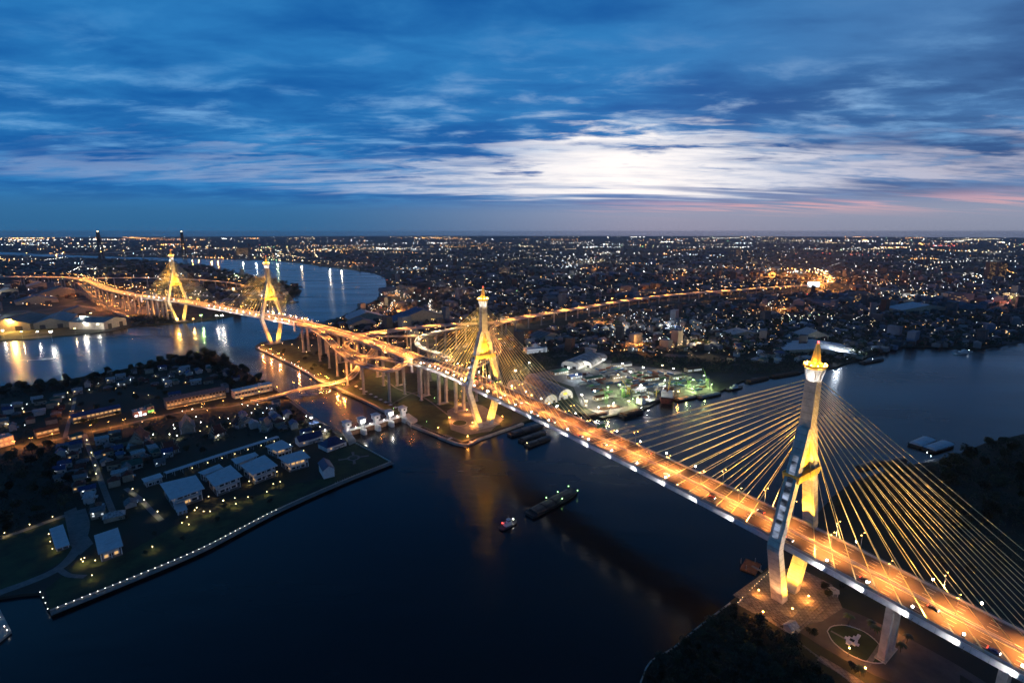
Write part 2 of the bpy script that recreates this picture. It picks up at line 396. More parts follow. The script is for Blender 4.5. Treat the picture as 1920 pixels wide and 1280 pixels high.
def city_mat():
    m = mat('city_ground', (0.05, 0.05, 0.05), 0.9); nt = m.node_tree; b = nt.nodes['Principled BSDF']
    t = nt.nodes.new('ShaderNodeTexCoord')
    v = nt.nodes.new('ShaderNodeTexVoronoi'); v.inputs['Scale'].default_value = 0.028; nt.links.new(t.outputs['Object'], v.inputs['Vector'])
    bw = nt.nodes.new('ShaderNodeRGBToBW'); nt.links.new(v.outputs['Color'], bw.inputs[0])
    r = nt.nodes.new('ShaderNodeValToRGB'); e = r.color_ramp.elements
    e[0].position = 0.0; e[0].color = (0.012, 0.022, 0.012, 1); e[1].position = 1.0; e[1].color = (0.20, 0.20, 0.20, 1)
    k = e.new(0.52); k.color = (0.030, 0.034, 0.028, 1); k = e.new(0.75); k.color = (0.09, 0.085, 0.08, 1)
    nt.links.new(bw.outputs[0], r.inputs[0])
    n = nt.nodes.new('ShaderNodeTexNoise'); n.inputs['Scale'].default_value = 0.0022; n.inputs['Detail'].default_value = 6; nt.links.new(t.outputs['Object'], n.inputs['Vector'])
    s = nt.nodes.new('ShaderNodeMapRange'); s.inputs['From Min'].default_value = 0.42; s.inputs['From Max'].default_value = 0.58; nt.links.new(n.outputs['Fac'], s.inputs[0])
    x = nt.nodes.new('ShaderNodeMix'); x.data_type = 'RGBA'; x.inputs[7].default_value = (0.018, 0.030, 0.014, 1)
    nt.links.new(s.outputs[0], x.inputs[0]); nt.links.new(r.outputs[0], x.inputs[6])
    nt.links.new(x.outputs[2], b.inputs['Base Color']); return m
M['city'] = city_mat()
FAR = 27000.0
w = MB(); w.lathe((0, 0, -6), [(FAR * 1.0, 0), (FAR * 1.0, 6.0)], 96); tag(w.build('river_water', M['water']), kind='structure')
LZ = 2.0
def land(name, poly, m, z=LZ):
    return tag(MB().prism(poly, -2.0, z).build(name, m), kind='structure')
def gp(pts, z=0.0): return [tuple(G(a, b, z)[:2]) for a, b in pts]
L1 = [(-1400, 380)] + gp([(0, 728), (60, 724), (120, 714), (190, 702), (250, 690), (330, 673), (380, 661), (400, 662), (425, 676), (450, 691), (500, 721), (545, 749), (600, 791), (645, 816), (735, 869), (690, 886), (640, 906), (520, 959), (380, 1031), (250, 1086), (92, 1149), (75, 1116), (40, 1118), (0, 1124)]) + [(-420, 230), (-600, 100), (-1400, 0)]
land('peninsula_ground', L1, M['soil'])
arc = [(FAR * 0.999 * math.sin(a), FAR * 0.999 * math.cos(a)) for a in [R(x) for x in range(78, -67, -4)]]
L2 = gp([(478, 651), (560, 691), (600, 716), (650, 736), (740, 781), (790, 802), (866, 832), (979, 793), (1020, 782), (1085, 776), (1130, 786), (1200, 772), (1240, 752), (1340, 741), (1390, 716), (1440, 708), (1560, 691), (1640, 666), (1690, 651), (1760, 652), (1830, 656), (1920, 641)]) + [(1600, 1180), (3000, 1250), (9000, 1500)] + arc + [(-12000, 9000), (-7000, 6500), (-4300, 5050)] + gp([(230, 482), (320, 483), (400, 486), (500, 488), (560, 493), (600, 499), (650, 504.5), (700, 512), (720, 519), (726, 530), (722, 545), (710, 560), (690, 575), (650, 597), (615, 612), (575, 634), (520, 641), (490, 643)])
land('city_ground', L2, M['city'])
L4 = [(-9000, -1500)] + [(-1500, 800)] + gp([(0, 640), (60, 636), (120, 630), (165, 627), (205, 622), (250, 613), (340, 606), (400, 600), (440, 592), (480, 580), (520, 571), (535, 567), (562, 552), (566, 545), (550, 538), (528, 530), (480, 520), (440, 511), (380, 500), (300, 490), (230, 486), (150, 483)]) + [(-4600, 4850), (-7200, 6200), (-12500, 8400), (-17000, 9500), (-22000, 4000)]
land('west_bank_ground', L4, M['city'])
L3 = gp([(1200, 1281), (1218, 1243), (1262, 1216), (1310, 1176), (1370, 1131), (1395, 1109), (1440, 1066), (1510, 990), (1560, 935), (1600, 905), (1665, 885), (1720, 872), (1765, 866), (1850, 832), (1920, 816)]) + [(800, 600), (2500, 900), (3000, -800), (-100, -600), (40, 180)]
land('park_ground', L3, M['soil'])

# ------------------------------------------------------------------ the long elevated road and its two cable stayed bridges
P1, P2, P3, P4 = V(174, 281, 0), V(-33, 573, 0), V(-495, 1031, 0), V(-860, 1295, 0)
U1 = (P2 - P1).normalized(); U2 = (P4 - P3).normalized()
def ax(s, z): p = P1 + U1 * s; return (p.x, p.y, z)
ctrl = [ax(-300, 29), ax(-200, 35.6), ax(-86, 42.4), ax(0, 47.6), ax(100, 50.8), ax(180, 52), ax(270, 52.4), ax(358, 52.5), ax(430, 52.7),
        (-123, 683, 53), (-190, 760, 54), (-253, 829, 55), (-314, 884, 56), (-377, 937, 57), (-437, 986, 57.2), (P3.x, P3.y, 57.4)]
ctrl += [tuple(P3.lerp(P4, t))[:2] + (57.6,) for t in (0.2, 0.4, 0.6, 0.8)] + [(P4.x, P4.y, 57), (-1003, 1382, 55.5), (-1108, 1458, 54),
        (-1224, 1550, 53), (-1374, 1690, 52), (-1562, 1876, 50), (-1715, 2005, 48), (-1894, 2101, 45), (-2197, 2184, 40), (-2700, 2260, 38), (-3500, 2330, 36)]
MAIN = frame(catmull(ctrl, 9.0))
ARC = [0.0]
for (a, _), (b, _) in zip(MAIN, MAIN[1:]): ARC.append(ARC[-1] + (b - a).length)
def at_arc(path, arc, s):
    s = max(0, min(arc[-1] - 1e-3, s)); i = int(np.searchsorted(arc, s, side='right')) - 1; i = min(i, len(path) - 2)
    t = (s - arc[i]) / (arc[i + 1] - arc[i]); return path[i][0].lerp(path[i + 1][0], t), path[i][1].lerp(path[i + 1][1], t).normalized()
def arc_of(P): return ARC[min(range(len(MAIN)), key=lambda i: (MAIN[i][0].xy - P.xy).length)]
S1, S2, S3, S4 = arc_of(P1), arc_of(P2), arc_of(P3), arc_of(P4)
def sub(path, arc, a, b, step=9.0):
    n = max(2, int((b - a) / step) + 1); return [at_arc(path, arc, a + (b - a) * i / (n - 1)) for i in range(n)]
def seg(a, b, step=9.0): return sub(MAIN, ARC, a, b, step)
def rect(o0, o1, h0, h1): return [(o0, h0), (o0, h1), (o1, h1), (o1, h0)]
def dashes(mb, path, arc, a, b, off, ln=4.0, gap=9.0, w=0.28, h=0.025):
    s = a
    while s + ln < b:
        (p, r), (q, r2) = at_arc(path, arc, s), at_arc(path, arc, s + ln)
        mb.add([p + r * (off - w / 2) + V(0, 0, h), p + r * (off + w / 2) + V(0, 0, h), q + r2 * (off + w / 2) + V(0, 0, h), q + r2 * (off - w / 2) + V(0, 0, h)], [(0, 1, 2, 3)])
        s += ln + gap
def stripe(mb, pts, off, w=0.25, h=0.022): mb.sweep(pts, [(off - w / 2, h), (off + w / 2, h)], closed=False)

def road_parts(parent, pts, a, b, hw, org, path=MAIN, arc=ARC, median=True, lanes=(5.5, 8.9, 12.2), depth=3.3, near_fascia=True):
    q = 1.7 if hw > 12 else 0.6
    MB().sweep(pts, [(-hw, -0.12), (-hw, -depth * 0.6), (-hw * 0.62, -depth), (hw * 0.62, -depth), (hw, -depth * 0.6), (hw, -0.12)]).build('deck_girder', M['concrete'], parent, org)
    MB().sweep(pts, rect(-hw + q, hw - q, -0.3, 0)).build('road_surface', M['asphalt'], parent, org)
    for s in (-1, 1):
        o = s * (hw - q + 0.25)
        MB().sweep(pts, [(o - 0.3, -0.1), (o - 0.16, 1.0), (o + 0.16, 1.0), (o + 0.3, -0.1)]).build('parapet', M['pale_concrete'], parent, org)
        if hw > 12:
            m = MB(); o2 = s * (hw - 0.2)
            for h in (0.5, 1.05): m.sweep(pts, rect(o2 - 0.05, o2 + 0.05, h, h + 0.09))
            for p, r in pts[::1]:
                c = p + r * o2; m.tube(c + V(0, 0, -0.1), c + V(0, 0, 1.14), 0.05, n=4, cap=False)
            m.build('railing', M['steel'], parent, org)
    if median:
        for s in (-1, 1):
            MB().sweep(pts, [(s * 0.85 - 0.3, -0.05), (s * 0.85 - 0.13, 1.0), (s * 0.85 + 0.13, 1.0), (s * 0.85 + 0.3, -0.05)]).build('median_barrier', M['pale_concrete'], parent, org)
    m = MB()
    for s in (-1, 1):
        for o in lanes: dashes(m, path, arc, a, b, s * o)
        stripe(m, pts, s * (hw - q - 0.6))
        if median: stripe(m, pts, s * 2.0)
    m.build('lane_marking', M['lane_paint'], parent, org)

def quad_ring(c, u, n, a, b):      # rectangle round c: half size a along u, b along n
    return [c - u * a - n * b, c + u * a - n * b, c + u * a + n * b, c - u * a + n * b]
def pylon(br, P, u, k, zd, org, near):
    n = V(u.y, -u.x, 0)
    def pt(off, z): return P + n * off + V(0, 0, z)
    zk = zd - 2.0; zm = 117 * k; zc = 145.5 * k; zt = 167 * k
    py = empty('pylon', P - Vector(org)); py.parent = br
    o2 = tuple(P)
    tag(py, near)
    for s in (-1, 1):
        st = [(7.0, 2.0, 3.6, 3.2), (21.0, zk - 2.0, 3.6, 2.6), (21.4, zk + 1.5, 3.6, 2.6), (2.6, zm, 3.3, 2.5)]
        m = MB(); rings = [quad_ring(pt(s * o, z), u, n, a, b) for o, z, a, b in st]
        for A, B in zip(rings, rings[1:]): m.hexa(A + B)
        m.build('leg', M['pylon'], py, o2)
        m = MB(); c = 0.32
        for (o, z, a, b), (o_, z_, a_, b_) in (((20.9, zk + 3, 3.6, 2.6), (3.1, zm - 3, 3.3, 2.5)),):      # raised edge strips on the outer face
            for e in (-1, 1):
                A = pt(s * (o + b), z) + u * e * a * 0.86; B = pt(s * (o_ + b_), z_) + u * e * a_ * 0.86; m.bar(A, B, 0.5, 0.5)
        m.build('edge_strip', M['pylon'], py, o2)
        # panels whose uneven glow stands in for reflections on the outer face
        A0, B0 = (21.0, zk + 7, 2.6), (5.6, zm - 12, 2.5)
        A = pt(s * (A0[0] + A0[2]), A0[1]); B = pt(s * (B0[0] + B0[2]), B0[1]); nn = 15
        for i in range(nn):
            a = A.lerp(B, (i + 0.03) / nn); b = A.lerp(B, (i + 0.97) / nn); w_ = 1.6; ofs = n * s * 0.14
            MB().hexa([a - u * w_ - ofs, a + u * w_ - ofs, b + u * w_ - ofs, b - u * w_ - ofs, a - u * w_ + ofs, a + u * w_ + ofs, b + u * w_ + ofs, b - u * w_ + ofs]).build('reflection_panel', E['panel'], py, o2)
    # gable and cross beam between the legs
    zb = 89 * k; f = (zb - zk) / (zm - zk); ob = 21.4 + (2.6 - 21.4) * f
    m = MB(); a = 1.0
    m.hexa([pt(-ob, zb) - u * a, pt(ob, zb) - u * a, pt(ob, zb) + u * a, pt(-ob, zb) + u * a, pt(-1.5, zm - 4) - u * a, pt(1.5, zm - 4) - u * a, pt(1.5, zm - 4) + u * a, pt(-1.5, zm - 4) + u * a])
    m.build('gable_panel', M['gold'], py, o2)
    for e in (-1, 1):
        m = MB()
        for i, h in enumerate((5.4, 6.6, 6.6, 5.4)):
            c = pt((i - 1.5) * 2.0, zb + 1.8) + u * e * 1.0; m.hexa(quad_ring(c, u, n, 0.06, 0.62) + quad_ring(c + V(0, 0, h - 1.8), u, n, 0.06, 0.62))
        m.build('opening', M['black'], py, o2)
        m = MB()
        for sgn in (-1, 1): m.bar(pt(sgn * (ob - 1.2), zb + 0.5) + u * e * 1.2, pt(sgn * 1.0, zm - 6) + u * e * 1.2, 0.8, 0.5)
        m.bar(pt(-3.2, zb + 9) + u * e * 1.15, pt(3.2, zb + 9) + u * e * 1.15, 0.4, 0.4)
        m.build('gable_moulding', M['gold'], py, o2)
    m = MB(); m.hexa(quad_ring(pt(0, zb - 3.6), u, n, 4.6, ob + 2.7) + quad_ring(pt(0, zb), u, n, 4.9, ob + 3.2))
    m.build('cross_beam', M['gold'], py, o2)
    m = MB()
    for e in (-1, 1): m.bar(pt(-ob - 3.2, zb + 0.6) + u * e * 4.9, pt(ob + 3.2, zb + 0.6) + u * e * 4.9, 0.35, 1.2)
    for e in (-1, 1): m.bar(pt(e * (ob + 3.2), zb + 0.6) - u * 4.9, pt(e * (ob + 3.2), zb + 0.6) + u * 4.9, 0.35, 1.2)
    m.build('balcony', M['gold'], py, o2)
    # column, lantern, ring and spire
    m = MB(); m.hexa(quad_ring(pt(0, zm - 1), u, n, 3.35, 3.9) + quad_ring(pt(0, zc), u, n, 3.2, 3.1)); m.build('column', M['pylon'], py, o2)
    m = MB(); m.lathe(pt(0, zc), [(3.7, 0), (3.9, 2.6 * k), (4.6, 5.4 * k), (5.0, 6.8 * k)], 12); m.build('lantern', M['white'], py, o2)
    m = MB()
    for i in range(12):
        w_ = math.pi * 2 * (i + 0.0) / 12; d = V(math.cos(w_), math.sin(w_), 0); m.bar(pt(0, zc) + d * 3.8, pt(0, zc + 6.6 * k) + d * 5.3, 0.45, 0.45)
    m.build('lantern_rib', M['fascia'], py, o2)
    m = MB(); m.lathe(pt(0, zc + 6.8 * k), [(5.1, 0), (5.8, .7), (6.2, 1.5), (6.2, 2.4), (5.8, 2.4), (5.8, 1.7), (4, 1.6)], 20); rg = m.build('ring_gallery', M['gold'], py, o2)
    m = MB(); z0 = zc + 8.2 * k
    m.lathe(pt(0, z0), [(5.2, 0), (4.6, 0.8), (3.6, 1.7), (3.1, 2.1), (3.1, 2.6), (2.7, 2.8), (2.6, 3.2), (0.95, (zt - z0) - 0.6), (0.95, zt - z0 - .1), (0.4, zt - z0)], 12); m.build('spire', M['gold'], py, o2)
    m = MB(); m.octa(pt(0, zt + 0.8), 0.55); m.build('beacon', E['red'], py, o2)
    # lamps on the ring
    for i in range(10):
        w_ = math.pi * 2 * i / 10; d = V(math.cos(w_), math.sin(w_), 0)
        MB().octa(pt(0, zc + 6.8 * k + 2.7) + d * 5.5, 0.5 * k).build('ring_lamp', E['sodium'], py, o2)
    for i in range(4):
        w_ = math.pi * 2 * (i + 0.5) / 4; d = V(math.cos(w_), math.sin(w_), 0)
        light(pt(0, zc + 6.8 * k + 2.9) + d * 5.4, 5200, GOLD, 0.4)
        light(pt(0, zc + 0.2) + d * 8.0, 2300, (1, 0.96, 0.9), 0.4, aim=pt(0, zc + 5 * k), cone=90)
    # plinth
    m = MB(); m.hexa(quad_ring(pt(0, -1), u, n, 10.0, 17.0) + quad_ring(pt(0, 2.6), u, n, 9.0, 16.0)); m.build('plinth', M['concrete'], py, o2)
    # floodlights in gold: V of the base, legs above the road, gable, cables
    for e in (-1, 1):
        light(pt(0, 6.5) + u * e * 6.5, 62000, GOLD, 1.0, aim=pt(0, 40) + u * e * 1.0, cone=130)
        light(pt(0, 4) + u * e * 13.0, 60000, GOLD, 0.8, aim=pt(0, 30), cone=110)
        light(pt(14, zd + 1.5) + u * e * 5.0, 90000, GOLD, 0.8, aim=pt(9, 85) + u * e * 1, cone=70)
        light(pt(-14, zd + 1.5) + u * e * 9.0, 60000, GOLD, 0.8, aim=pt(-8, 88), cone=60)
        light(pt(0, zb + 2.2) + u * e * 6.2, 60000, GOLD, 0.8, aim=pt(0, zb + 16) + u * e * 1, cone=130)
        light(pt(0, zb - 12) + u * e * 9.0, 26000, GOLD, 0.8, aim=pt(0, zb), cone=120)
        light(pt(0, zb + 6) + u * e * 13.0, 60000, (1.0, 0.55, 0.16), 0.8, aim=pt(0, zc - 12), cone=60)
    for s_ in (-1, 1):      # pale floodlight on the outer face of the lower leg
        light(pt(s_ * 19.0, 5.4) + u * -2.0, 14000, (1.0, 0.50, 0.22), 0.5, aim=pt(s_ * 15, 26), cone=70, blend=.7)
        light(pt(s_ * 10.5, 5.0) - u * 15.0, 22000, GOLD, 0.5, aim=pt(s_ * 11, 22), cone=70, blend=.7)
    return py
def cables(br, P, u, k, s0, sides, org, cnt=15):
    n = V(u.y, -u.x, 0)
    for sg, s_first, s_last in sides:
        for i in range(cnt):
            t = i / (cnt - 1); d = s_first + (s_last - s_first) * t
            q, r = at_arc(MAIN, ARC, s0 + sg * d); zt_ = (108 + (145 - 108) * (t ** 0.85)) * k
            for sd in (-1, 1):
                A = P + n * sd * 2.6 + u * sg * 3.2 + V(0, 0, zt_); B = q + r * sd * 15.9 + V(0, 0, 0.8)
                m = MB(); m.tube(A, B, (0.155 if k == 1.0 and P is P1 else 0.19) * k, n=6, cap=False); m.tube(B.lerp(A, 0.045 if d > 60 else 0.08), B - (A - B).normalized() * 0.9, 0.32, n=6)
                m.build('cable', M['cable'], br, org)
    for sg, s_first, s_last in sides:
        for sd in (-1, 1):
            for d0, d1, h, pw in ((12, s_last * 0.42, 0.55, 300000), (s_last * 0.45, s_last * 0.62, 0.8, 330000)):
                q, r = at_arc(MAIN, ARC, s0 + sg * d0); q2, r2 = at_arc(MAIN, ARC, s0 + sg * d1)
                if d0 == 12: aim = q2 + r2 * sd * 9 + V(0, 0, 42)
                else: aim = P + V(0, 0, 112 * k) + u * sg * 20
                light(q + r * sd * 16.6 + V(0, 0, 1.5), pw, (1.0, 0.60, 0.16), 0.6, aim=aim, cone=78, blend=0.6)

def bridge(name, label, a, b, org, near_lbl):
    br = empty('cable_stayed_bridge', org); tag(br, label, 'bridge')
    pts = seg(a, b); road_parts(br, pts, a, b, 17.0, org)
    return br
ORG1 = (P1.x, P1.y, 0); ORG2 = (P3.x, P3.y, 0)
B1A, B1B = S1 - 172, S2 + 145; B2A, B2B = S3 - 120, S4 + 150
br1 = bridge('b', 'nearer cable stayed bridge with golden pylons, carrying the orange lit highway over the dark river', B1A, B1B, ORG1, '')
pylon(br1, P1, U1, 1.0, 47.6, ORG1, 'nearest pylon rising from the steps at lower right')
pylon(br1, P2, U1, 1.0, 52.5, ORG1, 'pylon beside the ramps and the sluice gate')
cables(br1, P1, U1, 1.0, S1, ((-1, 20, 166), (1, 22, 172)), ORG1)
cables(br1, P2, U1, 1.0, S2, ((-1, 22, 172), (1, 20, 138)), ORG1)
br2 = bridge('b', 'farther cable stayed bridge with golden pylons, near the left edge beyond the canal', B2A, B2B, ORG2, '')
pylon(br2, P3, U2, 1.08, 57.4, ORG2, 'pylon on the point between river and canal')
pylon(br2, P4, U2, 1.10, 57.0, ORG2, 'farthest and smallest looking pylon on the west bank')
cables(br2, P3, U2, 1.08, S3, ((-1, 20, 116), (1, 24, 215)), ORG2)
cables(br2, P4, U2, 1.08, S4, ((-1, 24, 215), (1, 20, 140)), ORG2)
# white side panels of the near bridge, one by one
pm = MB(); pm.box((0, 0, -3.3), (6.5, 0.22, 3.5))
for i in range(8): pm.box((-2.9 + i * 0.83, -0.18, -3.2), (0.22, 0.16, 3.3))
pm.box((0, -0.2, 0.12), (6.5, 0.5, 0.18)); pmesh = pm.mesh('side_panel', M['fascia'])
s = B1A + 10
while s < B1B - 7:
    (p, r), (q, r2) = at_arc(MAIN, ARC, s), at_arc(MAIN, ARC, s + 6.6)
    c = (p + q) / 2 + (r + r2).normalized() * -17.15; t = q - p
    o = bpy.data.objects.new('side_panel', pmesh); col.objects.link(o); o.parent = br1; o.location = c - Vector(ORG1)
    o.rotation_euler = (0, -math.asin(t.z / t.length), math.atan2(t.y, t.x) + math.pi); o.rotation_euler[1] *= -1
    s += 6.6
for bb, a, b, og in ((br1, B1A, B1B, ORG1),):
    MB().sweep(seg(a + 8, b - 2), rect(17.05, 17.3, -3.2, 0.2)).build('far_side_panel', M['fascia'], bb, og)
for sd in (-1, 1): MB().sweep(seg(B2A + 2, B2B - 2), rect(sd * 17.05, sd * 17.3, -3.2, 0.2)).build('side_panel', M['fascia'], br2, ORG2)

# ------------------------------------------------------------------ lamps
SMALL = {k: emit('small_lamp_' + k, c, 14) for k, c in (('white', (1, .95, .85)), ('cool', (.85, .93, 1)), ('sodium', (1, .5, .1)), ('green', (.5, 1, .3)), ('warm', (1, .72, .32)))}
def lamp_meshes():
    d = {}
    d['edge_post'] = MB().tube((0, 0, 0), (0, 0, 3.2), 0.11, 0.08, 6).box((0, 0, 0), (0.5, 0.5, 0.2)).mesh('post', M['steel'])
    d['edge_head'] = MB().lathe((0, 0, 3.2), [(0.25, 0), (0.6, 0.25), (0.65, 0.4), (0.3, 0.42)], 10).mesh('lamp_head', M['steel'])
    d['edge_lens'] = MB().lathe((0, 0, 3.6), [(0.3, 0), (0.5, 0.25), (0.5, 0.65), (0.2, 0.9)], 6).mesh('lens', E['white'])
    m = MB().tube((0, 0, 0), (0, 0, 11), 0.16, 0.09, 6).box((0, 0, 0), (0.6, 0.6, 0.4))
    for s in (-1, 1): m.bar((0, 0, 11), (s * 1.8, 0, 11.6), 0.1, 0.1)
    d['road_pole'] = m.mesh('pole', M['steel'])
    d['road_head'] = MB().box((0, 0, 11.52), (1.1, 0.45, 0.2)).mesh('lamp_head', M['steel'])
    d['road_lens'] = MB().octa((0, 0, 11.35), 0.42, 0, 0.6).mesh('lens', E['sodium'])
    m = MB().tube((0, 0, 0), (0, 0, 14), 0.2, 0.12, 6); m.bar((-1.4, 0, 14), (1.4, 0, 14), 0.15, 0.15)
    d['flood_pole'] = m.mesh('mast', M['steel'])
    d['flood_head'] = MB().box((0, 0, 14.1), (0.9, 0.5, 0.8)).mesh('lamp_head', M['dark_steel'])
    for nm, e in (('white', 'white'), ('cool', 'cool'), ('sodium', 'sodium'), ('green', 'green'), ('warm', 'warm')):
        d['flood_lens_' + nm] = MB().octa((0, -0.45, 14.5), 0.75).mesh('lens', E[e])
        d['bollard_lens_' + nm] = MB().octa((0, 0, 1.05), 0.24).mesh('lens', SMALL[nm])
        d['post_lens_' + nm] = MB().octa((0, 0, 4.3), 0.42).mesh('lens', E[e])
    d['bollard'] = MB().tube((0, 0, 0), (0, 0, 0.8), 0.1, 0.08, 6).mesh('post', M['dark_steel'])
    d['post'] = MB().tube((0, 0, 0), (0, 0, 3.9), 0.09, 0.06, 6).box((0, 0, 0), (0.4, 0.4, 0.2)).mesh('post', M['dark_steel'])
    return d
LM = lamp_meshes()
def part(name, me, parent, x=0.0):
    o = bpy.data.objects.new(name, me); col.objects.link(o); o.parent = parent; o.location.x = x; return o
def lamp(kind, loc, rz, label, group, colr='white', power=0, light_c=WHITE, sc=1.0, cone=150, up=False):
    loc = Vector(loc); e = empty({'edge': 'edge_lamp', 'road': 'street_lamp', 'flood': 'floodlight_mast', 'bollard': 'bollard_lamp', 'post': 'garden_lamp'}[kind], loc, rz, (sc,) * 3)
    tag(e, label, 'lamp', group)
    if kind == 'edge': part('post', LM['edge_post'], e); part('lamp_head', LM['edge_head'], e); part('lens', LM['edge_lens'], e); h = 5.2
    elif kind == 'road': part('pole', LM['road_pole'], e); [(part('lamp_head', LM['road_head'], e, x), part('lens', LM['road_lens'], e, x)) for x in (-2.1, 2.1)]; h = 10.6
    elif kind == 'flood': part('mast', LM['flood_pole'], e); [(part('lamp_head', LM['flood_head'], e, x), part('lens', LM['flood_lens_' + colr], e, x)) for x in (-1, 1)]; h = 13.2
    elif kind == 'bollard': part('post', LM['bollard'], e); part('lens', LM['bollard_lens_' + colr], e); h = 1.6
    else: part('post', LM['post'], e); part('lens', LM['post_lens_' + colr], e); h = 3.4
    if power:
        p = loc + V(0, 0, h * sc)
        if cone >= 175: light(p, power, light_c, 0.5)
        else: light(p, power, light_c, 0.4, aim=p + V(0, 0, -1 if not up else 1), cone=cone, blend=0.5)
    return e
def lamp_row(arcs, off, z, text, group, kind='edge', path=MAIN, arc=ARC, **kw):
    for i, s in enumerate(arcs):
        p, r = at_arc(path, arc, s); c = p + r * off + V(0, 0, z)
        lamp(kind, c, math.atan2(r.y, r.x), f'{nth(i)} {text}', group, **kw)
# white lamps on both edges, floodlights that wash the side panels
a_near = [S1 - 146, S1 - 126] + [S1 - 106 + 20 * i for i in range(5)] + [S1 + 84 + 26.8 * i for i in range(11)]
lamp_row(a_near, -16.55, -0.1, 'white edge lamp on the camera side of the nearer bridge, counted from the right', 'white lamps on the nearer bridge', power=0)
lamp_row([S2 + 24 + 20 * i for i in range(6)], -16.55, -0.1, 'white edge lamp past the second pylon, camera side, counted leftwards', 'white lamps on the nearer bridge', power=0)
a_far = [S1 - 125 + 20 * i for i in range(4)] + [S1 - 28] + [S1 + 82 + 27 * i for i in range(10)] + [S2 + 15 + 24 * i for i in range(5)]
lamp_row(a_far, 16.55, -0.1, 'white edge lamp on the far side of the nearer bridge, counted from the right', 'white lamps on the nearer bridge', power=0)
b_near = [S3 - 100 + 26 * i for i in range(14)] + [S4 - 20 + 26 * i for i in range(6)]
lamp_row(b_near, -16.55, -0.1, 'white edge lamp on the camera side of the farther bridge, counted from the right', 'white lamps on the farther bridge', power=0, sc=1.15)
b_far = [S3 - 110 + 22 * i for i in range(8)]
lamp_row(b_far, 16.55, -0.1, 'white edge lamp on the far side of the farther bridge, counted from the right', 'white lamps on the farther bridge', power=0, sc=1.15)
fl = MB().box((0, 0, -0.3), (0.9, 0.5, 0.6)).bar((0, 0.2, 0), (0, 3.0, 0.6), 0.14, 0.14).mesh('side_floodlight', M['dark_steel'])
for bb, og, arr, pw, dirn in ((br1, ORG1, [S1 - 126, S1 - 106] + [S1 - 86 + 20 * i for i in range(4)] + [S1 + 29, S1 + 56] + [S1 + 83 + 26.8 * i for i in range(10)] + [S2 + 24 + 20 * i for i in range(6)], 11000, 1), (br2, ORG2, b_near, 14000, 1)):
    for s in arr:
        p, r = at_arc(MAIN, ARC, s - 1); q, r2 = at_arc(MAIN, ARC, s + 11)
        c = p - r * 20.0 + V(0, 0, -1.6)
        o = bpy.data.objects.new('side_floodlight', fl); col.objects.link(o); o.parent = bb; o.location = c - Vector(og) + V(0, 0, -0.6); o.rotation_euler = (0, 0, math.atan2(r.y, r.x) - math.pi / 2)
        light(c + V(0, 0, 0.2), pw, (1.0, 0.93, 0.86), 0.3, aim=q - r2 * 17.0 + V(0, 0, -1.2), cone=95, blend=0.6)
# sodium lamps of the highway
sod = [S1 - 150, S1 - 70, S1 - 31, S1 - 18, S1 + 8, S1 + 27, S1 + 58, S1 + 140, S1 + 220, S1 + 305, S2 + 24, S2 + 62, S2 + 100]
lamp_row(sod, 14.9, 0, 'sodium street lamp beside the far parapet of the nearer bridge, counted from the right', 'sodium lamps of the highway', 'road', power=0)
sod_n = [S1 - 195 + 29 * i for i in range(24)]
lamp_row(sod_n, 0, 0, 'sodium street lamp on the median of the nearer bridge, counted from the right', 'sodium lamps of the highway', 'road', power=105000, light_c=SODIUM, cone=126)
sod2 = [S2 + 185 + 42 * i for i in range(int((S4 + 260 - S2 - 185) / 42))]
lamp_row(sod2, 0, 0, 'sodium street lamp on the median beyond the ramps, counted from the right', 'sodium lamps of the highway', 'road', power=190000, light_c=SODIUM, cone=146)
sod3 = [S4 + 290 + 60 * i for i in range(22)]
lamp_row(sod3, 0, 0, 'sodium street lamp on the west viaduct, counted from the farther bridge', 'sodium lamps of the west viaduct', 'road', power=300000, light_c=SODIUM, cone=165, sc=1.4)

# overhead signs
sgn_m = mat('green_sign', (0.02, 0.16, 0.06), 0.4)
def gantry(s_, label, side):
    p, r = at_arc(MAIN, ARC, s_); t = V(-r.y, r.x, 0); e = empty('sign_gantry', p); tag(e, label, 'sign'); a, b = r * side * 1.6, r * side * 15.2
    for q in (a, b): MB().tube(q, q + V(0, 0, 7.5), .25, .2, 7).build('post', M['steel'], e)
    for h in (6.3, 7.4): MB().bar(a + V(0, 0, h), b + V(0, 0, h), .22, .22).build('beam', M['steel'], e)
    for k in (.3, .68): c = a.lerp(b, k) + V(0, 0, 5.4); MB().hexa(quad_ring(c - t * .35, t, r, .08, 2.1) + quad_ring(c - t * .35 + V(0, 0, 2.8), t, r, .08, 2.1)).build('sign_board', sgn_m, e)
gantry(S2 - 16, 'green overhead sign gantry on the deck beside the second pylon', 1)
gantry(S2 + 10, 'green overhead sign gantry on the near lanes just past the second pylon', -1)
gantry(S1 + 175, 'overhead sign gantry at the middle of the nearer bridge', 1)
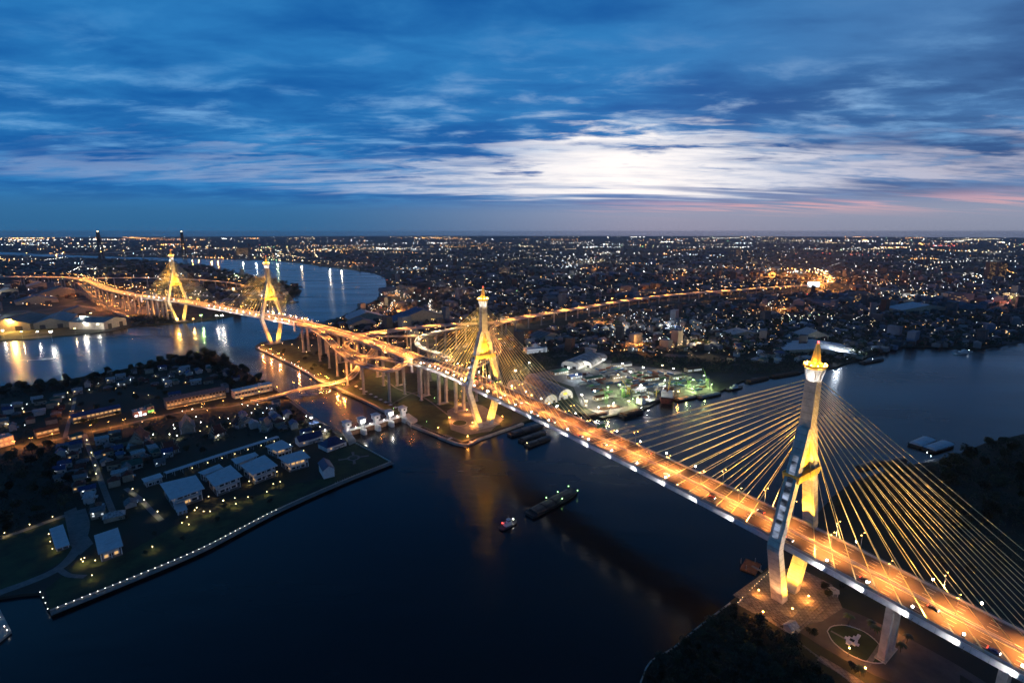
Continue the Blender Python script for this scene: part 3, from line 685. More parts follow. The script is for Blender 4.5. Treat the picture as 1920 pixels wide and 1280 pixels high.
# viaducts between and beyond the bridges
def pier_mesh(h, w=3.0, head=20, two=True, m=None):
    m = m or MB()
    if two:
        for s in (-1, 1): m.box((s * head * 0.22, 0, 0), (w, w, h - 4.6)); m.hexa([(s * head * 0.22 - w / 2, -w / 2, h - 4.6), (s * head * 0.22 + w / 2, -w / 2, h - 4.6), (s * head * 0.22 + w / 2, w / 2, h - 4.6), (s * head * 0.22 - w / 2, w / 2, h - 4.6)] + [(s * head * 0.4 - w * 0.5, -w / 2, h - 1.5), (s * head * 0.4 + w * 0.5, -w / 2, h - 1.5), (s * head * 0.4 + w * 0.5, w / 2, h - 1.5), (s * head * 0.4 - w * 0.5, w / 2, h - 1.5)])
        m.box((0, 0, h - 1.6), (head, w * 1.1, 1.6))
    else:
        m.box((0, 0, 0), (w, w, h - 2.4)); m.hexa([(-w / 2, -w / 2, h - 2.4), (w / 2, -w / 2, h - 2.4), (w / 2, w / 2, h - 2.4), (-w / 2, w / 2, h - 2.4), (-head / 2, -w / 2, h), (head / 2, -w / 2, h), (head / 2, w / 2, h), (-head / 2, w / 2, h)])
    m.box((0, 0, 0), (w * 1.6 + (head * 0.44 if two else 0), w * 1.6, 0.8)); return m
PIER_XY = []
def piers(parent, org, path, arc, arr, depth=3.3, **kw):
    for s in arr:
        p, r = at_arc(path, arc, s); h = p.z - depth - LZ + 0.1
        if h < 3: continue
        m = pier_mesh(h, **kw); me = m.mesh('pier', M['concrete']); o = bpy.data.objects.new('pier', me); col.objects.link(o); o.parent = parent
        o.location = V(p.x, p.y, LZ) - Vector(org); o.rotation_euler = (0, 0, math.atan2(r.y, r.x)); PIER_XY.append((p.x, p.y))
for (a, b, label) in ((B1B + 0.3, B2A - 0.3, 'elevated highway on tall concrete piers between the two cable stayed bridges'), (B2B + 0.3, ARC[-1], 'far elevated highway curving away to the left on the west bank'), (2.0, B1A - 0.3, 'elevated highway leaving the frame at the lower right corner')):
    og = tuple(at_arc(MAIN, ARC, a)[0].xy) + (0,); vi = empty('elevated_highway', og); tag(vi, label, 'viaduct')
    road_parts(vi, seg(a, b), a, b, 14.5, og, lanes=(5.2, 8.4))
    n = max(1, int((b - a) / 62)); piers(vi, og, MAIN, ARC, [a + 3 + (b - a - 6) * i / n for i in range(n + 1)] if n < 40 else [a + 3 + 85 * i for i in range(17)], head=24, w=3.2)
piers(br1, ORG1, MAIN, ARC, [S1 - 55, S1 - 100, S1 - 140, S2 + 60, S2 + 100, S2 + 143], w=3.4, head=26)
piers(br2, ORG2, MAIN, ARC, [S4 + 50, S4 + 95, S4 + 148], w=3.4, head=26)

for bb, og, ss in ((br1, ORG1, B1B), (br2, ORG2, B2B), (br2, ORG2, B2A)):
    for sd in (-1, 1):
        p, r = at_arc(MAIN, ARC, ss - 1.5); c = p + r * sd * 18.4
        MB().box((c.x, c.y, p.z - 13), (2.6, 2.6, 18), math.atan2(r.y, r.x)).box((c.x, c.y, p.z + 5), (3.4, 3.4, .8), math.atan2(r.y, r.x)).build('end_pillar', M['white'], bb, og)
        if sd < 0: light(c + r * sd * 5 + V(0, 0, -9), 6000, (1, .95, .88), .4, aim=c + V(0, 0, -2), cone=80); light(c + r * sd * 5 + V(0, 0, 6), 3000, (1, .95, .88), .4, aim=c + V(0, 0, 1), cone=90)
# ------------------------------------------------------------------ ramps of the interchange
RAMP_PATHS = []
def ramp(label, px, hw=5.2, lampn=0, group='', pstep=58, p0=24, power=20000, depth=2.2, cat='ramp', cap=None, world_pts=None, lane=True, lcol=SODIUM, lsc=1.0):
    P = world_pts or [tuple(q) if isinstance(q, Vector) else tuple(G(*q)) for q in px]
    pts = frame(catmull(P, 6.0)); arc = [0.0]
    for (a, _), (b, _) in zip(pts, pts[1:]): arc.append(arc[-1] + (b - a).length)
    og = (P[0][0], P[0][1], 0); e = empty('elevated_ramp', og); tag(e, label, cat)
    road_parts(e, pts, 0, arc[-1], hw, og, pts, arc, median=hw > 9, lanes=((0.0,) if hw < 9 else (4.4, 7.2)) if lane else (), depth=depth)
    if pstep: piers(e, og, pts, arc, np.arange(p0, arc[-1], pstep).tolist()[:cap], depth=depth - 0.2, two=False, w=2.6, head=hw * 1.3)
    RAMP_PATHS.append(([p for p, _ in pts], hw))
    if lampn:
        st = arc[-1] / lampn; o_ = hw - 0.4 if hw < 9 else 0
        lamp_row([st * (i + 0.5) for i in range(lampn)], o_, 0, f'sodium street lamp along the {group}', 'sodium lamps on the ramps', 'road', pts, arc, power=power * 2.0, light_c=lcol, sc=lsc, cone=138)
    return pts, arc
_pa, _ra = at_arc(MAIN, ARC, S2 + 152); _pb, _rb = at_arc(MAIN, ARC, S2 + 122)
END_A = _pa - _ra * 20.5 + V(0, 0, -.3); END_B = _pb - _rb * 12.5 + V(0, 0, -.02)
ramp('long outer ramp sweeping round in front of the elevated highway on single piers', [(588, 617, 56.5), (600, 624, 55.6), (614, 634, 54), (630, 650, 51), (647, 665, 48.5), (665, 677, 47), (701, 689, 46), (736, 693.5, 48), END_A, END_B], 6.2, 7, 'outer ramp, counted from its far end', power=70000)
ramp('inner loop ramp curling under the elevated highway and down to the canal bridge', [(771, 683, 51), (747, 677, 48), (712, 671, 44), (677, 667, 40), (658, 658, 37), (649, 651, 35), (650, 643, 32), (664, 639, 29), (690, 640, 26), (702, 651, 21), (692, 666, 15), (674, 687, 9), (659, 705, 7), (649, 711.5, 7), (628, 717, 8)], 5.8, 10, 'inner loop ramp, counted from the top', power=60000)
lowp, lowa = ramp('low road bridge crossing the canal between its two banks', None, 5.2, 5, 'low canal bridge, counted from the interchange', world_pts=[tuple(G(*q)) for q in [(628, 717, 8), (605, 722, 8.5), (560, 731, 8), (530, 739, 6.5), (508, 745, 4.2), (488, 750, 2.6), (470, 753, 2.3)]], pstep=24, power=45000, depth=1.6, cat='bridge')
ramp('far highway branch leaving behind the second pylon towards the city', None, 12.0, 32, 'far highway branch, counted from the interchange', world_pts=[(-262, 857, 55), (-245, 878, 53.5), (-212, 929, 50), (-182, 975, 46), (-132, 1030, 41), (-90, 1062, 37), (-38, 1104, 33), (60, 1222, 30), (204, 1372, 28), (395, 1556, 27), (612, 1708, 26), (793, 1800, 25), (960, 1900, 24), (1150, 1990, 23), (1290, 2080, 22), (1370, 2190, 21), (1380, 2330, 20)], pstep=50, p0=60, power=170000, lsc=1.2)
ramp('pale connecting ramp passing behind the interchange loop', [(700, 631, 51), (725, 630, 46), (756, 630, 41), (790, 629, 38), (815, 625, 37), (842, 618, 37.5), (870, 613, 37.5)], 4.6, 4, 'pale connecting ramp, counted from the left', power=45000)
ramp('white lit loop ramp curling back from the highway left of the second pylon', [(846, 676, 52.2), (825, 664, 51), (797, 655, 49), (783, 645, 47), (786, 634, 44.5), (804, 625.5, 42), (834, 619, 40), (862, 614, 38)], 4.8, 8, 'white lit loop ramp, counted from the highway', power=70000, lcol=(1.0, 0.74, 0.42))
ramp('S shaped ramp right behind the second pylon', None, 4.8, 9, 'S shaped ramp, counted from the highway', world_pts=[(-58, 640, 52.4), (-45, 672, 50.5), (-29, 730, 46), (-22, 789, 43), (-27, 859, 40), (-38, 950, 36.5), (-40, 1035, 33.5), (-24, 1095, 32.5), (0, 1140, 31.5)], power=70000)
ramp('slip road running down beside the west viaduct', None, 5.0, 8, 'west slip road, counted from the river', world_pts=[(-1010, 1330, 4), (-1120, 1420, 6), (-1230, 1520, 12), (-1370, 1650, 22), (-1500, 1780, 32), (-1640, 1915, 42)], power=90000, lsc=1.3)
ramp('far curved slip road looping right beyond the farthest pylon', None, 6.0, 10, 'far curved slip road, counted from the left', world_pts=[(-1760, 2030, 46), (-1660, 2070, 44), (-1500, 2120, 40), (-1300, 2120, 32), (-1150, 2080, 24), (-1060, 2020, 16)], power=110000, lsc=1.4)

# ------------------------------------------------------------------ trees
def make_crown(seed, r=4.4, h=4.0, n=420, lobes=8, leaf=0.68):
    rg = random.Random(seed); m = MB()
    cs = [(rg.uniform(-.55, .55) * r, rg.uniform(-.55, .55) * r, rg.uniform(-.35, .6) * h, rg.uniform(.42, .68)) for _ in range(lobes)]
    for i in range(n):
        cx, cy_, cz, q = rg.choice(cs); th = rg.uniform(0, 6.283); ph = math.acos(rg.uniform(-.8, 1)); rr = q * (0.72 + 0.33 * rg.random())
        c = V(cx + r * rr * math.sin(ph) * math.cos(th), cy_ + r * rr * math.sin(ph) * math.sin(th), cz + h * rr * math.cos(ph))
        for _ in range(3):
            a = V(rg.uniform(-1, 1), rg.uniform(-1, 1), rg.uniform(-.6, .6)).normalized(); b = a.orthogonal().normalized(); s = leaf * rg.uniform(.5, 1.0)
            d = c + V(rg.uniform(-.5, .5), rg.uniform(-.5, .5), rg.uniform(-.4, .4)) * leaf
            m.add([d - a * s, d - b * s * .7, d + a * s, d + b * s * .7], [(0, 1, 2, 3)])
    return m
def make_trunk(seed, h=5.0):
    rg = random.Random(seed); m = MB(); m.tube((0, 0, 0), (0.2, 0, h * .55), 0.34, 0.24, 7); m.tube((0.2, 0, h * .55), (0.1, 0.2, h), 0.24, 0.12, 6)
    for i in range(5):
        a = i * 1.25 + rg.random(); z = h * rg.uniform(.45, .75); m.tube((0.15, 0, z), (math.cos(a) * 2.2, math.sin(a) * 2.2, z + rg.uniform(1.4, 2.6)), 0.14, 0.05, 5)
    return m
TREE = []
for i in range(7):
    cm = make_crown(40 + i, r=(4.2, 4.8, 3.6, 5.2, 4.0, 3.4, 4.6)[i], h=(3.8, 3.2, 4.6, 3.6, 3.0, 5.0, 4.2)[i]).mesh('crown', [M['leaf'], M['leaf2'], M['leaf3']][i % 3])
    TREE.append((make_trunk(i).mesh('trunk', M['bark']), cm, 5.6))
TREES = []
def tree(loc, sc, label, group=None, k=None):
    k = random.randrange(7) if k is None else k; e = empty('tree', loc, random.uniform(0, 6.28), (sc, sc, sc * random.uniform(.85, 1.2))); tag(e, label, 'tree', group)
    o = bpy.data.objects.new('trunk', TREE[k][0]); col.objects.link(o); o.parent = e
    o = bpy.data.objects.new('crown', TREE[k][1]); col.objects.link(o); o.parent = e; o.location = (0, 0, TREE[k][2])
    TREES.append(tuple(loc)); return e
def palm_meshes(seed):
    rg = random.Random(seed); t = MB(); t.tube((0, 0, 0), (0.25, 0, 3.5), 0.24, 0.19, 7); t.tube((0.25, 0, 3.5), (0.1, 0.1, 7), 0.19, 0.15, 7)
    c = MB()
    for i in range(15):
        a = i * 2.4; up = rg.uniform(-.1, .9); d = V(math.cos(a), math.sin(a), 0); sd = V(-d.y, d.x, 0); p = V(.1, .1, 7); prev = [p - sd * .1, p + sd * .1]
        for k in range(1, 6):
            t_ = k / 5; q = V(.1, .1, 7) + d * 3.4 * t_ + V(0, 0, up * 2.2 * t_ - 2.6 * t_ * t_); w_ = 0.62 * math.sin(math.pi * min(1, t_ * .9 + .08))
            cur = [q - sd * w_ + V(0, 0, -.2), q + sd * w_ + V(0, 0, -.2)]; c.add([prev[0], prev[1], cur[1], cur[0]], [(0, 1, 2, 3)]); prev = cur
    return t.mesh('trunk', M['bark']), c.mesh('crown', M['palm_leaf'])
PALM = [palm_meshes(i) for i in range(3)]
def palm(loc, sc, label, group=None):
    k = random.randrange(3); e = empty('palm_tree', loc, random.uniform(0, 6), (sc,) * 3); tag(e, label, 'palm', group)
    for nm, me in zip(('trunk', 'crown'), PALM[k]): part(nm, me, e)
def scatter(px, n, mind, avoid=(), z=LZ, rg=random, ok=None, tries=40):
    """points inside a polygon traced on the ground"""
    poly = gp(px, z); xs = [p[0] for p in poly]; ys = [p[1] for p in poly]; out = []
    for _ in range(n * tries):
        if len(out) >= n: break
        p = (rg.uniform(min(xs), max(xs)), rg.uniform(min(ys), max(ys)))
        if not inside(p, poly) or any((p[0] - q[0]) ** 2 + (p[1] - q[1]) ** 2 < mind * mind for q in out): continue
        if any(dseg(p, a) < d for a, d in avoid) or (ok and not ok(p)): continue
        out.append(p)
    return out

# ------------------------------------------------------------------ houses
ROOFC = {'grey': mat('roof_grey', (0.13, 0.13, 0.14), 0.7, vary=0.5, vscale=0.8, detail=6), 'rust red': mat('roof_red', (0.10, 0.035, 0.025), 0.8, vary=0.5, vscale=0.8, detail=6),
         'blue': mat('roof_blue', (0.025, 0.055, 0.16), 0.6, vary=0.5, vscale=0.8, detail=6), 'green': mat('roof_green', (0.03, 0.09, 0.07), 0.6, vary=0.5, vscale=0.8, detail=6),
         'pale': mat('roof_pale', (0.34, 0.35, 0.37), 0.6, vary=0.5, vscale=0.8, detail=6), 'brown': mat('roof_brown', (0.07, 0.045, 0.03), 0.8, vary=0.5, vscale=0.8, detail=6)}
WALLC = [mat('wall_white', (0.45, 0.44, 0.42), 0.85, vary=0.2), mat('wall_cream', (0.36, 0.31, 0.23), 0.85, vary=0.2), mat('wall_wood', (0.11, 0.075, 0.05), 0.85, vary=0.3)]
def house_proto(w, d, h, rc, wc, style, lit, lampc=None):
    """returns [(name, mesh)]; origin at the middle of the base"""
    P = []; x, y = w / 2, d / 2; m = MB(); m.box((0, 0, 0), (w, d, h)); e = 0.7
    if style == 'gable':
        rh = d * 0.32
        m.add([(-x + .05, -y, h), (-x + .05, y, h), (-x + .05, 0, h + rh), (x - .05, -y, h), (x - .05, y, h), (x - .05, 0, h + rh)], [(0, 1, 2), (3, 5, 4)])
        r = MB(); t = 0.22
        for s in (-1, 1):
            a = [(-x - e, s * (y + e), h - rh * e / y), (x + e, s * (y + e), h - rh * e / y), (x + e, 0, h + rh), (-x - e, 0, h + rh)]
            r.hexa([(p[0], p[1], p[2] + .04) for p in a] + [(p[0], p[1], p[2] + t + .04) for p in a])
        r.bar((-x - e, 0, h + rh + .28), (x + e, 0, h + rh + .28), 0.4, 0.2)
    elif style == 'hip':
        rh = d * 0.34; r = MB(); k = x - y * 0.8 if x > y else 0.3
        r.add([(-x - e, -y - e, h - .1), (x + e, -y - e, h - .1), (x + e, y + e, h - .1), (-x - e, y + e, h - .1), (-k, 0, h + rh), (k, 0, h + rh)], [(0, 1, 5, 4), (1, 2, 5), (2, 3, 4, 5), (3, 0, 4), (3, 2, 1, 0)])
        r.bar((-k, 0, h + rh + .05), (k, 0, h + rh + .05), 0.4, 0.25)
    else:
        r = MB(); r.hexa([(-x - e, -y - e, h + .05), (x + e, -y - e, h + .05), (x + e, y + e, h + .9), (-x - e, y + e, h + .9), (-x - e, -y - e, h + .3), (x + e, -y - e, h + .3), (x + e, y + e, h + 1.15), (-x - e, y + e, h + 1.15)])
        for i in range(int(w / 2.4)): r.bar((-x + 1 + i * 2.4, -y - e, h + .36), (-x + 1 + i * 2.4, y + e, h + 1.2), 0.14, 0.12)
        m.hexa([(-x, -y, h - .05), (x, -y, h - .05), (x, y, h - .05), (-x, y, h - .05), (-x, -y, h + .05), (x, -y, h + .05), (x, y, h + .8), (-x, y, h + .8)])
    P.append(('wall', m.mesh('wall', wc))); P.append(('roof', r.mesh('roof', ROOFC[rc] if isinstance(rc, str) else rc)))
    P.append(('door', MB().box((0.1 * w, -y - .06, 0), (1.2, 0.14, 2.2)).mesh('door', M['bark'])))
    lm = E['window'] if lit == 1 else E['window_cool'] if lit == 2 else M['glass']
    for i, xx in enumerate((-0.3 * w, 0.34 * w)): P.append(('window', MB().box((xx, -y - .05, h * .45), (1.6, 0.12, 1.3)).bar((xx - .95, -y - .1, h * .45), (xx + .95, -y - .1, h * .45), .2, .12).mesh('window', [lm, M['glass']][0 if (i == 0 or lit != 1) else 1])))
    P.append(('window', MB().box((x + .05, 0, h * .45), (0.12, 1.6, 1.3)).mesh('window', M['glass'])))
    P.append(('porch', MB().hexa([(-0.15 * w, -y - 2.2, 2.45), (.35 * w, -y - 2.2, 2.45), (.35 * w, -y - .02, 2.9), (-0.15 * w, -y - .02, 2.9), (-0.15 * w, -y - 2.2, 2.55), (.35 * w, -y - 2.2, 2.55), (.35 * w, -y - .02, 3.0), (-0.15 * w, -y - .02, 3.0)]).tube((-.13 * w, -y - 2, 0), (-.13 * w, -y - 2, 2.5), .08, n=4).tube((.33 * w, -y - 2, 0), (.33 * w, -y - 2, 2.5), .08, n=4).mesh('porch', M['steel'])))
    if lampc: P.append(('porch_lamp', MB().octa((-.3 * w, -y - .5, h * .9), 0.33).mesh('porch_lamp', E[lampc])))
    return P
HP = []
_specs = [('grey', 0, 'gable', 0, None), ('rust red', 2, 'gable', 0, None), ('blue', 0, 'gable', 0, 'cool'), ('pale', 0, 'shed', 0, None), ('green', 1, 'hip', 0, None), ('brown', 2, 'hip', 1, 'warm'),
          ('grey', 1, 'shed', 2, 'cool'), ('rust red', 1, 'hip', 1, None), ('pale', 0, 'gable', 0, 'warm'), ('blue', 0, 'shed', 0, None), ('grey', 2, 'hip', 0, None), ('brown', 1, 'gable', 0, None), ('grey', 0, 'gable', 0, 'cool'), ('pale', 1, 'hip', 1, 'warm')]
for i, (rc, wi, st, lit, lc) in enumerate(_specs):
    rg = random.Random(i + 90); HP.append((rc, st, house_proto(rg.uniform(8, 13), rg.uniform(6.5, 9), rg.choice((3.2, 3.6, 6.2, 6.4)), rc, WALLC[wi], st, lit, lc)))
HOUSES = []
def house(loc, rz, sc=1.0, k=None):
    k = random.randrange(len(HP)) if k is None else k; rc, st, P = HP[k]
    e = empty('house', loc, rz, (sc * random.uniform(.9, 1.15), sc * random.uniform(.9, 1.1), sc * random.uniform(.85, 1.15)))
    for nm, me in P: part(nm, me, e)
    HOUSES.append((e, rc, st)); return e
def label_houses(lst, where, frm, group):
    lst.sort(key=lambda t: (t[0].location.xy - Vector(frm).xy).length); cnt = {}
    for e, rc, st in lst:
        i = cnt.get((rc, st), 0); cnt[(rc, st)] = i + 1
        tag(e, f'{nth(i)} {rc} {dict(gable="gable", hip="hipped", shed="lean-to")[st]} roofed house {where}', 'house', group)
# a plain larger building with storeys, strips of windows, parapet and roof plant
def block(name, label, a, b, depth, h, storeys, wallm, roofm, winm, cat='building', group=None, z=LZ, bays=None, awning=None, pitched=False):
    a = Vector(a); b = Vector(b); a.z = b.z = z; t = b - a; w = t.length; rz = math.atan2(t.y, t.x); og = (a + b) / 2
    e = empty(name, og, rz); tag(e, label, cat, group)       # local: x along the front, front at y=0, depth towards +y
    MB().box((0, depth / 2, 0), (w, depth, h)).build('wall', wallm, e)
    r = MB(); ov = 0.8
    if pitched:
        rh = depth * 0.22
        for s in (-1, 1):
            y0 = depth / 2 + s * (depth / 2 + ov); q = [(-w / 2 - ov, y0, h - .1), (w / 2 + ov, y0, h - .1), (w / 2 + ov, depth / 2, h + rh), (-w / 2 - ov, depth / 2, h + rh)]
            r.hexa(q + [(x, y, zz_ + .25) for x, y, zz_ in q])
        r.add([(-w / 2 + .1, 0, h), (-w / 2 + .1, depth, h), (-w / 2 + .1, depth / 2, h + rh), (w / 2 - .1, 0, h), (w / 2 - .1, depth, h), (w / 2 - .1, depth / 2, h + rh)], [(0, 1, 2), (3, 5, 4)])
    else:
        r.box((0, depth / 2, h), (w + ov, depth + ov, 0.35))
        r.box((w * .2, depth * .5, h + .35), (min(4, w * .3), min(3, depth * .4), 2.2)); r.box((-w * .25, depth * .6, h + .35), (min(3, w * .2), 2, 1.4))
    r.build('roof', roofm, e)
    bays = bays or max(2, int(w / 4)); sh = h / storeys
    for k in range(storeys):
        m = MB()
        for i in range(bays):
            if random.random() < .14: continue
            x = -w / 2 + (i + .5) * w / bays; m.box((x, -0.06, k * sh + sh * .28), (w / bays * .62, 0.16, sh * .5))
        if m.v: tag(m.build('window_row', winm if (k == 0 or random.random() < .7) else M['glass'], e), kind='stuff')
        MB().box((0, -0.2, (k + 1) * sh - .3), (w, 0.4, 0.22)).build('ledge', wallm, e)
    for sx in (-1, 1):
        m = MB()
        for k in range(storeys):
            for j in range(max(1, int(depth / 5))): m.box((sx * (w / 2 + .04), (j + .5) * depth / max(1, int(depth / 5)), k * sh + sh * .3), (0.14, 1.8, sh * .45))
        tag(m.build('window_row', M['glass'], e), kind='stuff')
    if awning: MB().hexa([(-w / 2, -2.6, 2.5), (w / 2, -2.6, 2.5), (w / 2, -.05, 3.1), (-w / 2, -.05, 3.1), (-w / 2, -2.6, 2.6), (w / 2, -2.6, 2.6), (w / 2, -.05, 3.2), (-w / 2, -.05, 3.2)]).build('awning', awning, e)
    return e

# ------------------------------------------------------------------ the peninsula: roads, lawns and walks
def sheet_path(name, px, w, m, z=LZ + 0.03, smooth=4.0, kind='structure'):
    pts = frame(catmull([tuple(G(a, b, z)) for a, b in px], smooth)); return tag(MB().sweep(pts, rect(-w / 2, w / 2, -0.2, 0)).build(name, m), kind=kind), [p for p, _ in pts]
_, STREET = sheet_path('village_street', [(470, 753), (430, 762), (400, 764), (340, 772), (270, 787), (200, 803), (120, 820), (40, 842), (-60, 868)], 6, M['asphalt'])
_, LANE = sheet_path('village_lane', [(158, 812), (166, 838), (176, 862), (185, 890), (200, 930), (212, 960)], 4.5, M['paving'])
_, LANE2 = sheet_path('village_back_lane', [(140, 745), (136, 768), (128, 795), (122, 818)], 4, M['paving'])
_, LANE3 = sheet_path('garden_lane', [(236, 915), (262, 934), (285, 958), (303, 975)], 4, M['paving'])
_, WALK1 = sheet_path('lawn_walk', [(-40, 1130), (0, 1110), (50, 1092), (105, 1068), (135, 1042), (150, 1015), (158, 985), (150, 955)], 7, M['paving'], LZ + .10)
_, WALK2 = sheet_path('lawn_path', [(110, 1066), (130, 1078), (160, 1080)], 3.5, M['paving'], LZ + .09)
_, WALK3 = sheet_path('field_walk', [(-40, 1022), (40, 995), (110, 970), (150, 957)], 5, M['paving'], LZ + .08)
tag(MB().prism(gp([(120, 960), (143, 950), (152, 985), (175, 1018), (150, 1040), (132, 1022)], LZ), LZ - .2, LZ + .06).build('forecourt', M['paving']), kind='structure')
tag(MB().prism(gp([(-60, 1030), (40, 998), (120, 972), (150, 1030), (60, 1085), (-60, 1130)], LZ), LZ - .2, LZ + .02).build('field_lawn', M['grass']), kind='structure')
tag(MB().prism(gp([(95, 1140), (85, 1105), (150, 1050), (230, 1040), (330, 985), (450, 940), (560, 905), (628, 893), (640, 898), (520, 951), (380, 1022), (250, 1077)], LZ), LZ - .2, LZ + .035).build('river_lawn', M['grass']), kind='structure')
tag(MB().prism(gp([(617, 848), (677, 830), (729, 866), (690, 880), (636, 900), (619, 903)], LZ), LZ - .2, LZ + .05).build('gate_lawn', M['grass']), kind='structure')
# riverside promenade and its wall, with the row of small lights
EDGE = [tuple(G(a, b, LZ)) for a, b in [(734, 866), (690, 883), (640, 903), (520, 956), (380, 1028), (250, 1083), (94, 1146)]]
ep = frame(catmull(EDGE, 5)); tag(MB().sweep(ep, rect(-4.5, 0.6, -0.3, 0.07)).build('promenade', M['paving']), kind='structure')
MB().sweep(ep, rect(0.3, 0.9, -3.5, 0.9)).build('river_wall', M['concrete']); o = bpy.data.objects['river_wall']; tag(o, 'low concrete river wall along the peninsula promenade', 'wall')
m = MB()
for p, r in ep[::2]: c = p + r * 1.4; m.tube((c.x, c.y, -2), (c.x, c.y, 1.6), 0.22, 0.2, 6)
tag(m.build('fender_pile', M['dark_steel']), 'row of dark fender piles standing in the river along the promenade', 'piles', kind='stuff')
ar = [0.0]
for (a, _), (b, _) in zip(ep, ep[1:]): ar.append(ar[-1] + (b - a).length)
pr_s = np.arange(118, ar[-1], 3.9).tolist()
for i, s_ in enumerate(pr_s):
    p, r = at_arc(ep, ar, s_); lamp('bollard', p + r * 0.0 + V(0, 0, 0.05), 0, f'{nth(i)} small white light along the river promenade, counted from the blue roofed hall', 'promenade lights', 'white', sc=0.9)
for i, q in enumerate([(90, 1143), (86, 1132), (81, 1122), (76, 1112)]):
    lamp('bollard', G(*q, LZ), 0, f'{nth(i)} white light on the short inlet wall, counted from its outer corner', 'inlet wall lights', 'white')
tag(MB().prism(gp([(-40, 1160), (-2, 1140), (22, 1186), (-20, 1220)]), -2, 1.7).build('landing_stage', M['concrete']), 'concrete landing stage at the lower left corner', 'jetty')
for i, q in enumerate([(0, 1160), (9, 1177), (14, 1184)]): lamp('bollard', G(*q, 1.7), 0, f'{nth(i)} small light on the landing stage at the lower left corner', 'landing stage lights', 'white', sc=1.3)

# pavilions with pale flat roofs beside the river
def pavilion(label, quad, zr, floors=2, ext=None, lit=None):
    q = [G(a, b, zr) for a, b in quad]; c = sum(q, V(0, 0, 0)) / 4; c.z = LZ; e = empty('pavilion', c); tag(e, label, 'pavilion', 'flat roofed pavilions by the river')
    f = lambda k: [(p - c) * k for p in q]
    def ring(k, z): return [V(p.x - c.x, p.y - c.y, 0) * k + V(0, 0, z) for p in q]
    h = zr - LZ
    MB().hexa(ring(1, h - .45) + ring(1, h)).build('roof', M['sheet_roof'], e)
    MB().hexa(ring(.30, h + .02) + ring(.30, h + .22)).build('roof_light', M['sheet_roof'], e)
    MB().hexa(ring(.86, 0) + ring(.86, .5)).build('terrace', M['paving'], e)
    MB().hexa(ring(.66, .5) + ring(.66, h - .4)).build('wall', M['white'], e)
    for k in range(1, floors): MB().hexa(ring(.84, h * k / floors - .15) + ring(.84, h * k / floors + .15)).build('gallery', M['white'], e)
    R_ = ring(.82, .5)
    for i in range(4):
        for t in (0, .5):
            p = R_[i].lerp(R_[(i + 1) % 4], t); MB().tube(p, p + V(0, 0, h - .9), .28, n=6).build('column', M['white'], e)
    for i in range(4):
        a, b = ring(.67, 0)[i], ring(.67, 0)[(i + 1) % 4]
        for k in range(floors):
            for t in (.2, .5, .8):
                p = a.lerp(b, t); d = (b - a).normalized(); z0 = h * k / floors + .9
                MB().bar(p - d * (b - a).length * .11 + V(0, 0, z0 + 1), p + d * (b - a).length * .11 + V(0, 0, z0 + 1), .16, 2.0).build('window', E['window'] if lit and random.random() < lit else M['glass'], e)
    return e
pavilion('small pale roofed pavilion standing alone on the dark lawn at far left', [(92, 991), (118, 982), (131, 1020), (104, 1029)], 6, 1)
pavilion('square pale roofed pavilion above the glowing garden lamps at lower left', [(176, 1003), (221, 988), (231, 1022), (184, 1039)], 10, 1, lit=.2)
pavilion('third pavilion from the left, largest pale roof with a canopy before it', [(299, 906), (367, 890), (384, 915), (320, 937)], 13, 2, lit=.12)
pavilion('fourth pavilion from the left, pale roof with a darker skylight', [(385, 892), (432, 871), (455, 892), (402, 912)], 13, 2, lit=.1)
pavilion('fifth pavilion from the left with white framed terrace towards the river', [(450, 872), (496, 852), (521, 872), (474, 890)], 13, 2, lit=.12)
pavilion('sixth pavilion, next to the blue roofed hall, lit yellow under its eaves', [(521, 857), (567, 843), (582, 857), (539, 869)], 12, 2, lit=.3)
pavilion('rear pale roofed pavilion behind the sixth, beside the long covered walk', [(497, 836), (528, 824), (550, 836), (518, 846)], 11, 2, lit=.1)
pavilion('narrow pale roof just behind the third pavilion', [(265, 897), (300, 886), (306, 893), (271, 904)], 8, 1)
pavilion('low pale wing behind the fourth pavilion', [(371, 885), (411, 869), (419, 876), (382, 890)], 10, 1)
pavilion('low pale wing behind the fifth pavilion', [(433, 860), (478, 847), (485, 853), (443, 870)], 10, 1)
pavilion('small entrance canopy in front of the third pavilion', [(324, 945), (346, 940), (352, 954), (332, 960)], 6, 1)
# long covered walk
cw = [G(a, b, 7) for a, b in [(309, 886), (355, 871), (400, 856), (460, 837), (521, 818)]]; og = cw[0].copy(); og.z = LZ
e = empty('covered_walk', og); tag(e, 'long narrow pale roof of the covered walk behind the pavilions', 'walkway')
pts = frame(catmull([tuple(p) for p in cw], 6)); MB().sweep(pts, [(-3.2, -.3), (-3.2, -.05), (0, .7), (3.2, -.05), (3.2, -.3)]).build('roof', M['sheet_roof'], e, og)
for p, r in pts:
    for s_ in (-1, 1): c = p + r * 2.8 * s_; MB().tube((c.x, c.y, LZ), (c.x, c.y, 6.8), .15, n=5).build('post', M['white'], e, og)
for i, (p, r) in enumerate(pts[3::2]):
    lamp('post', V(p.x, p.y, LZ) + r * 6.0, 0, f'{nth(i)} warm lamp in the row beside the covered walk, counted from the left', 'lamps beside the covered walk', 'warm', power=260 if i % 3 == 0 else 0, light_c=WARM, sc=.8)
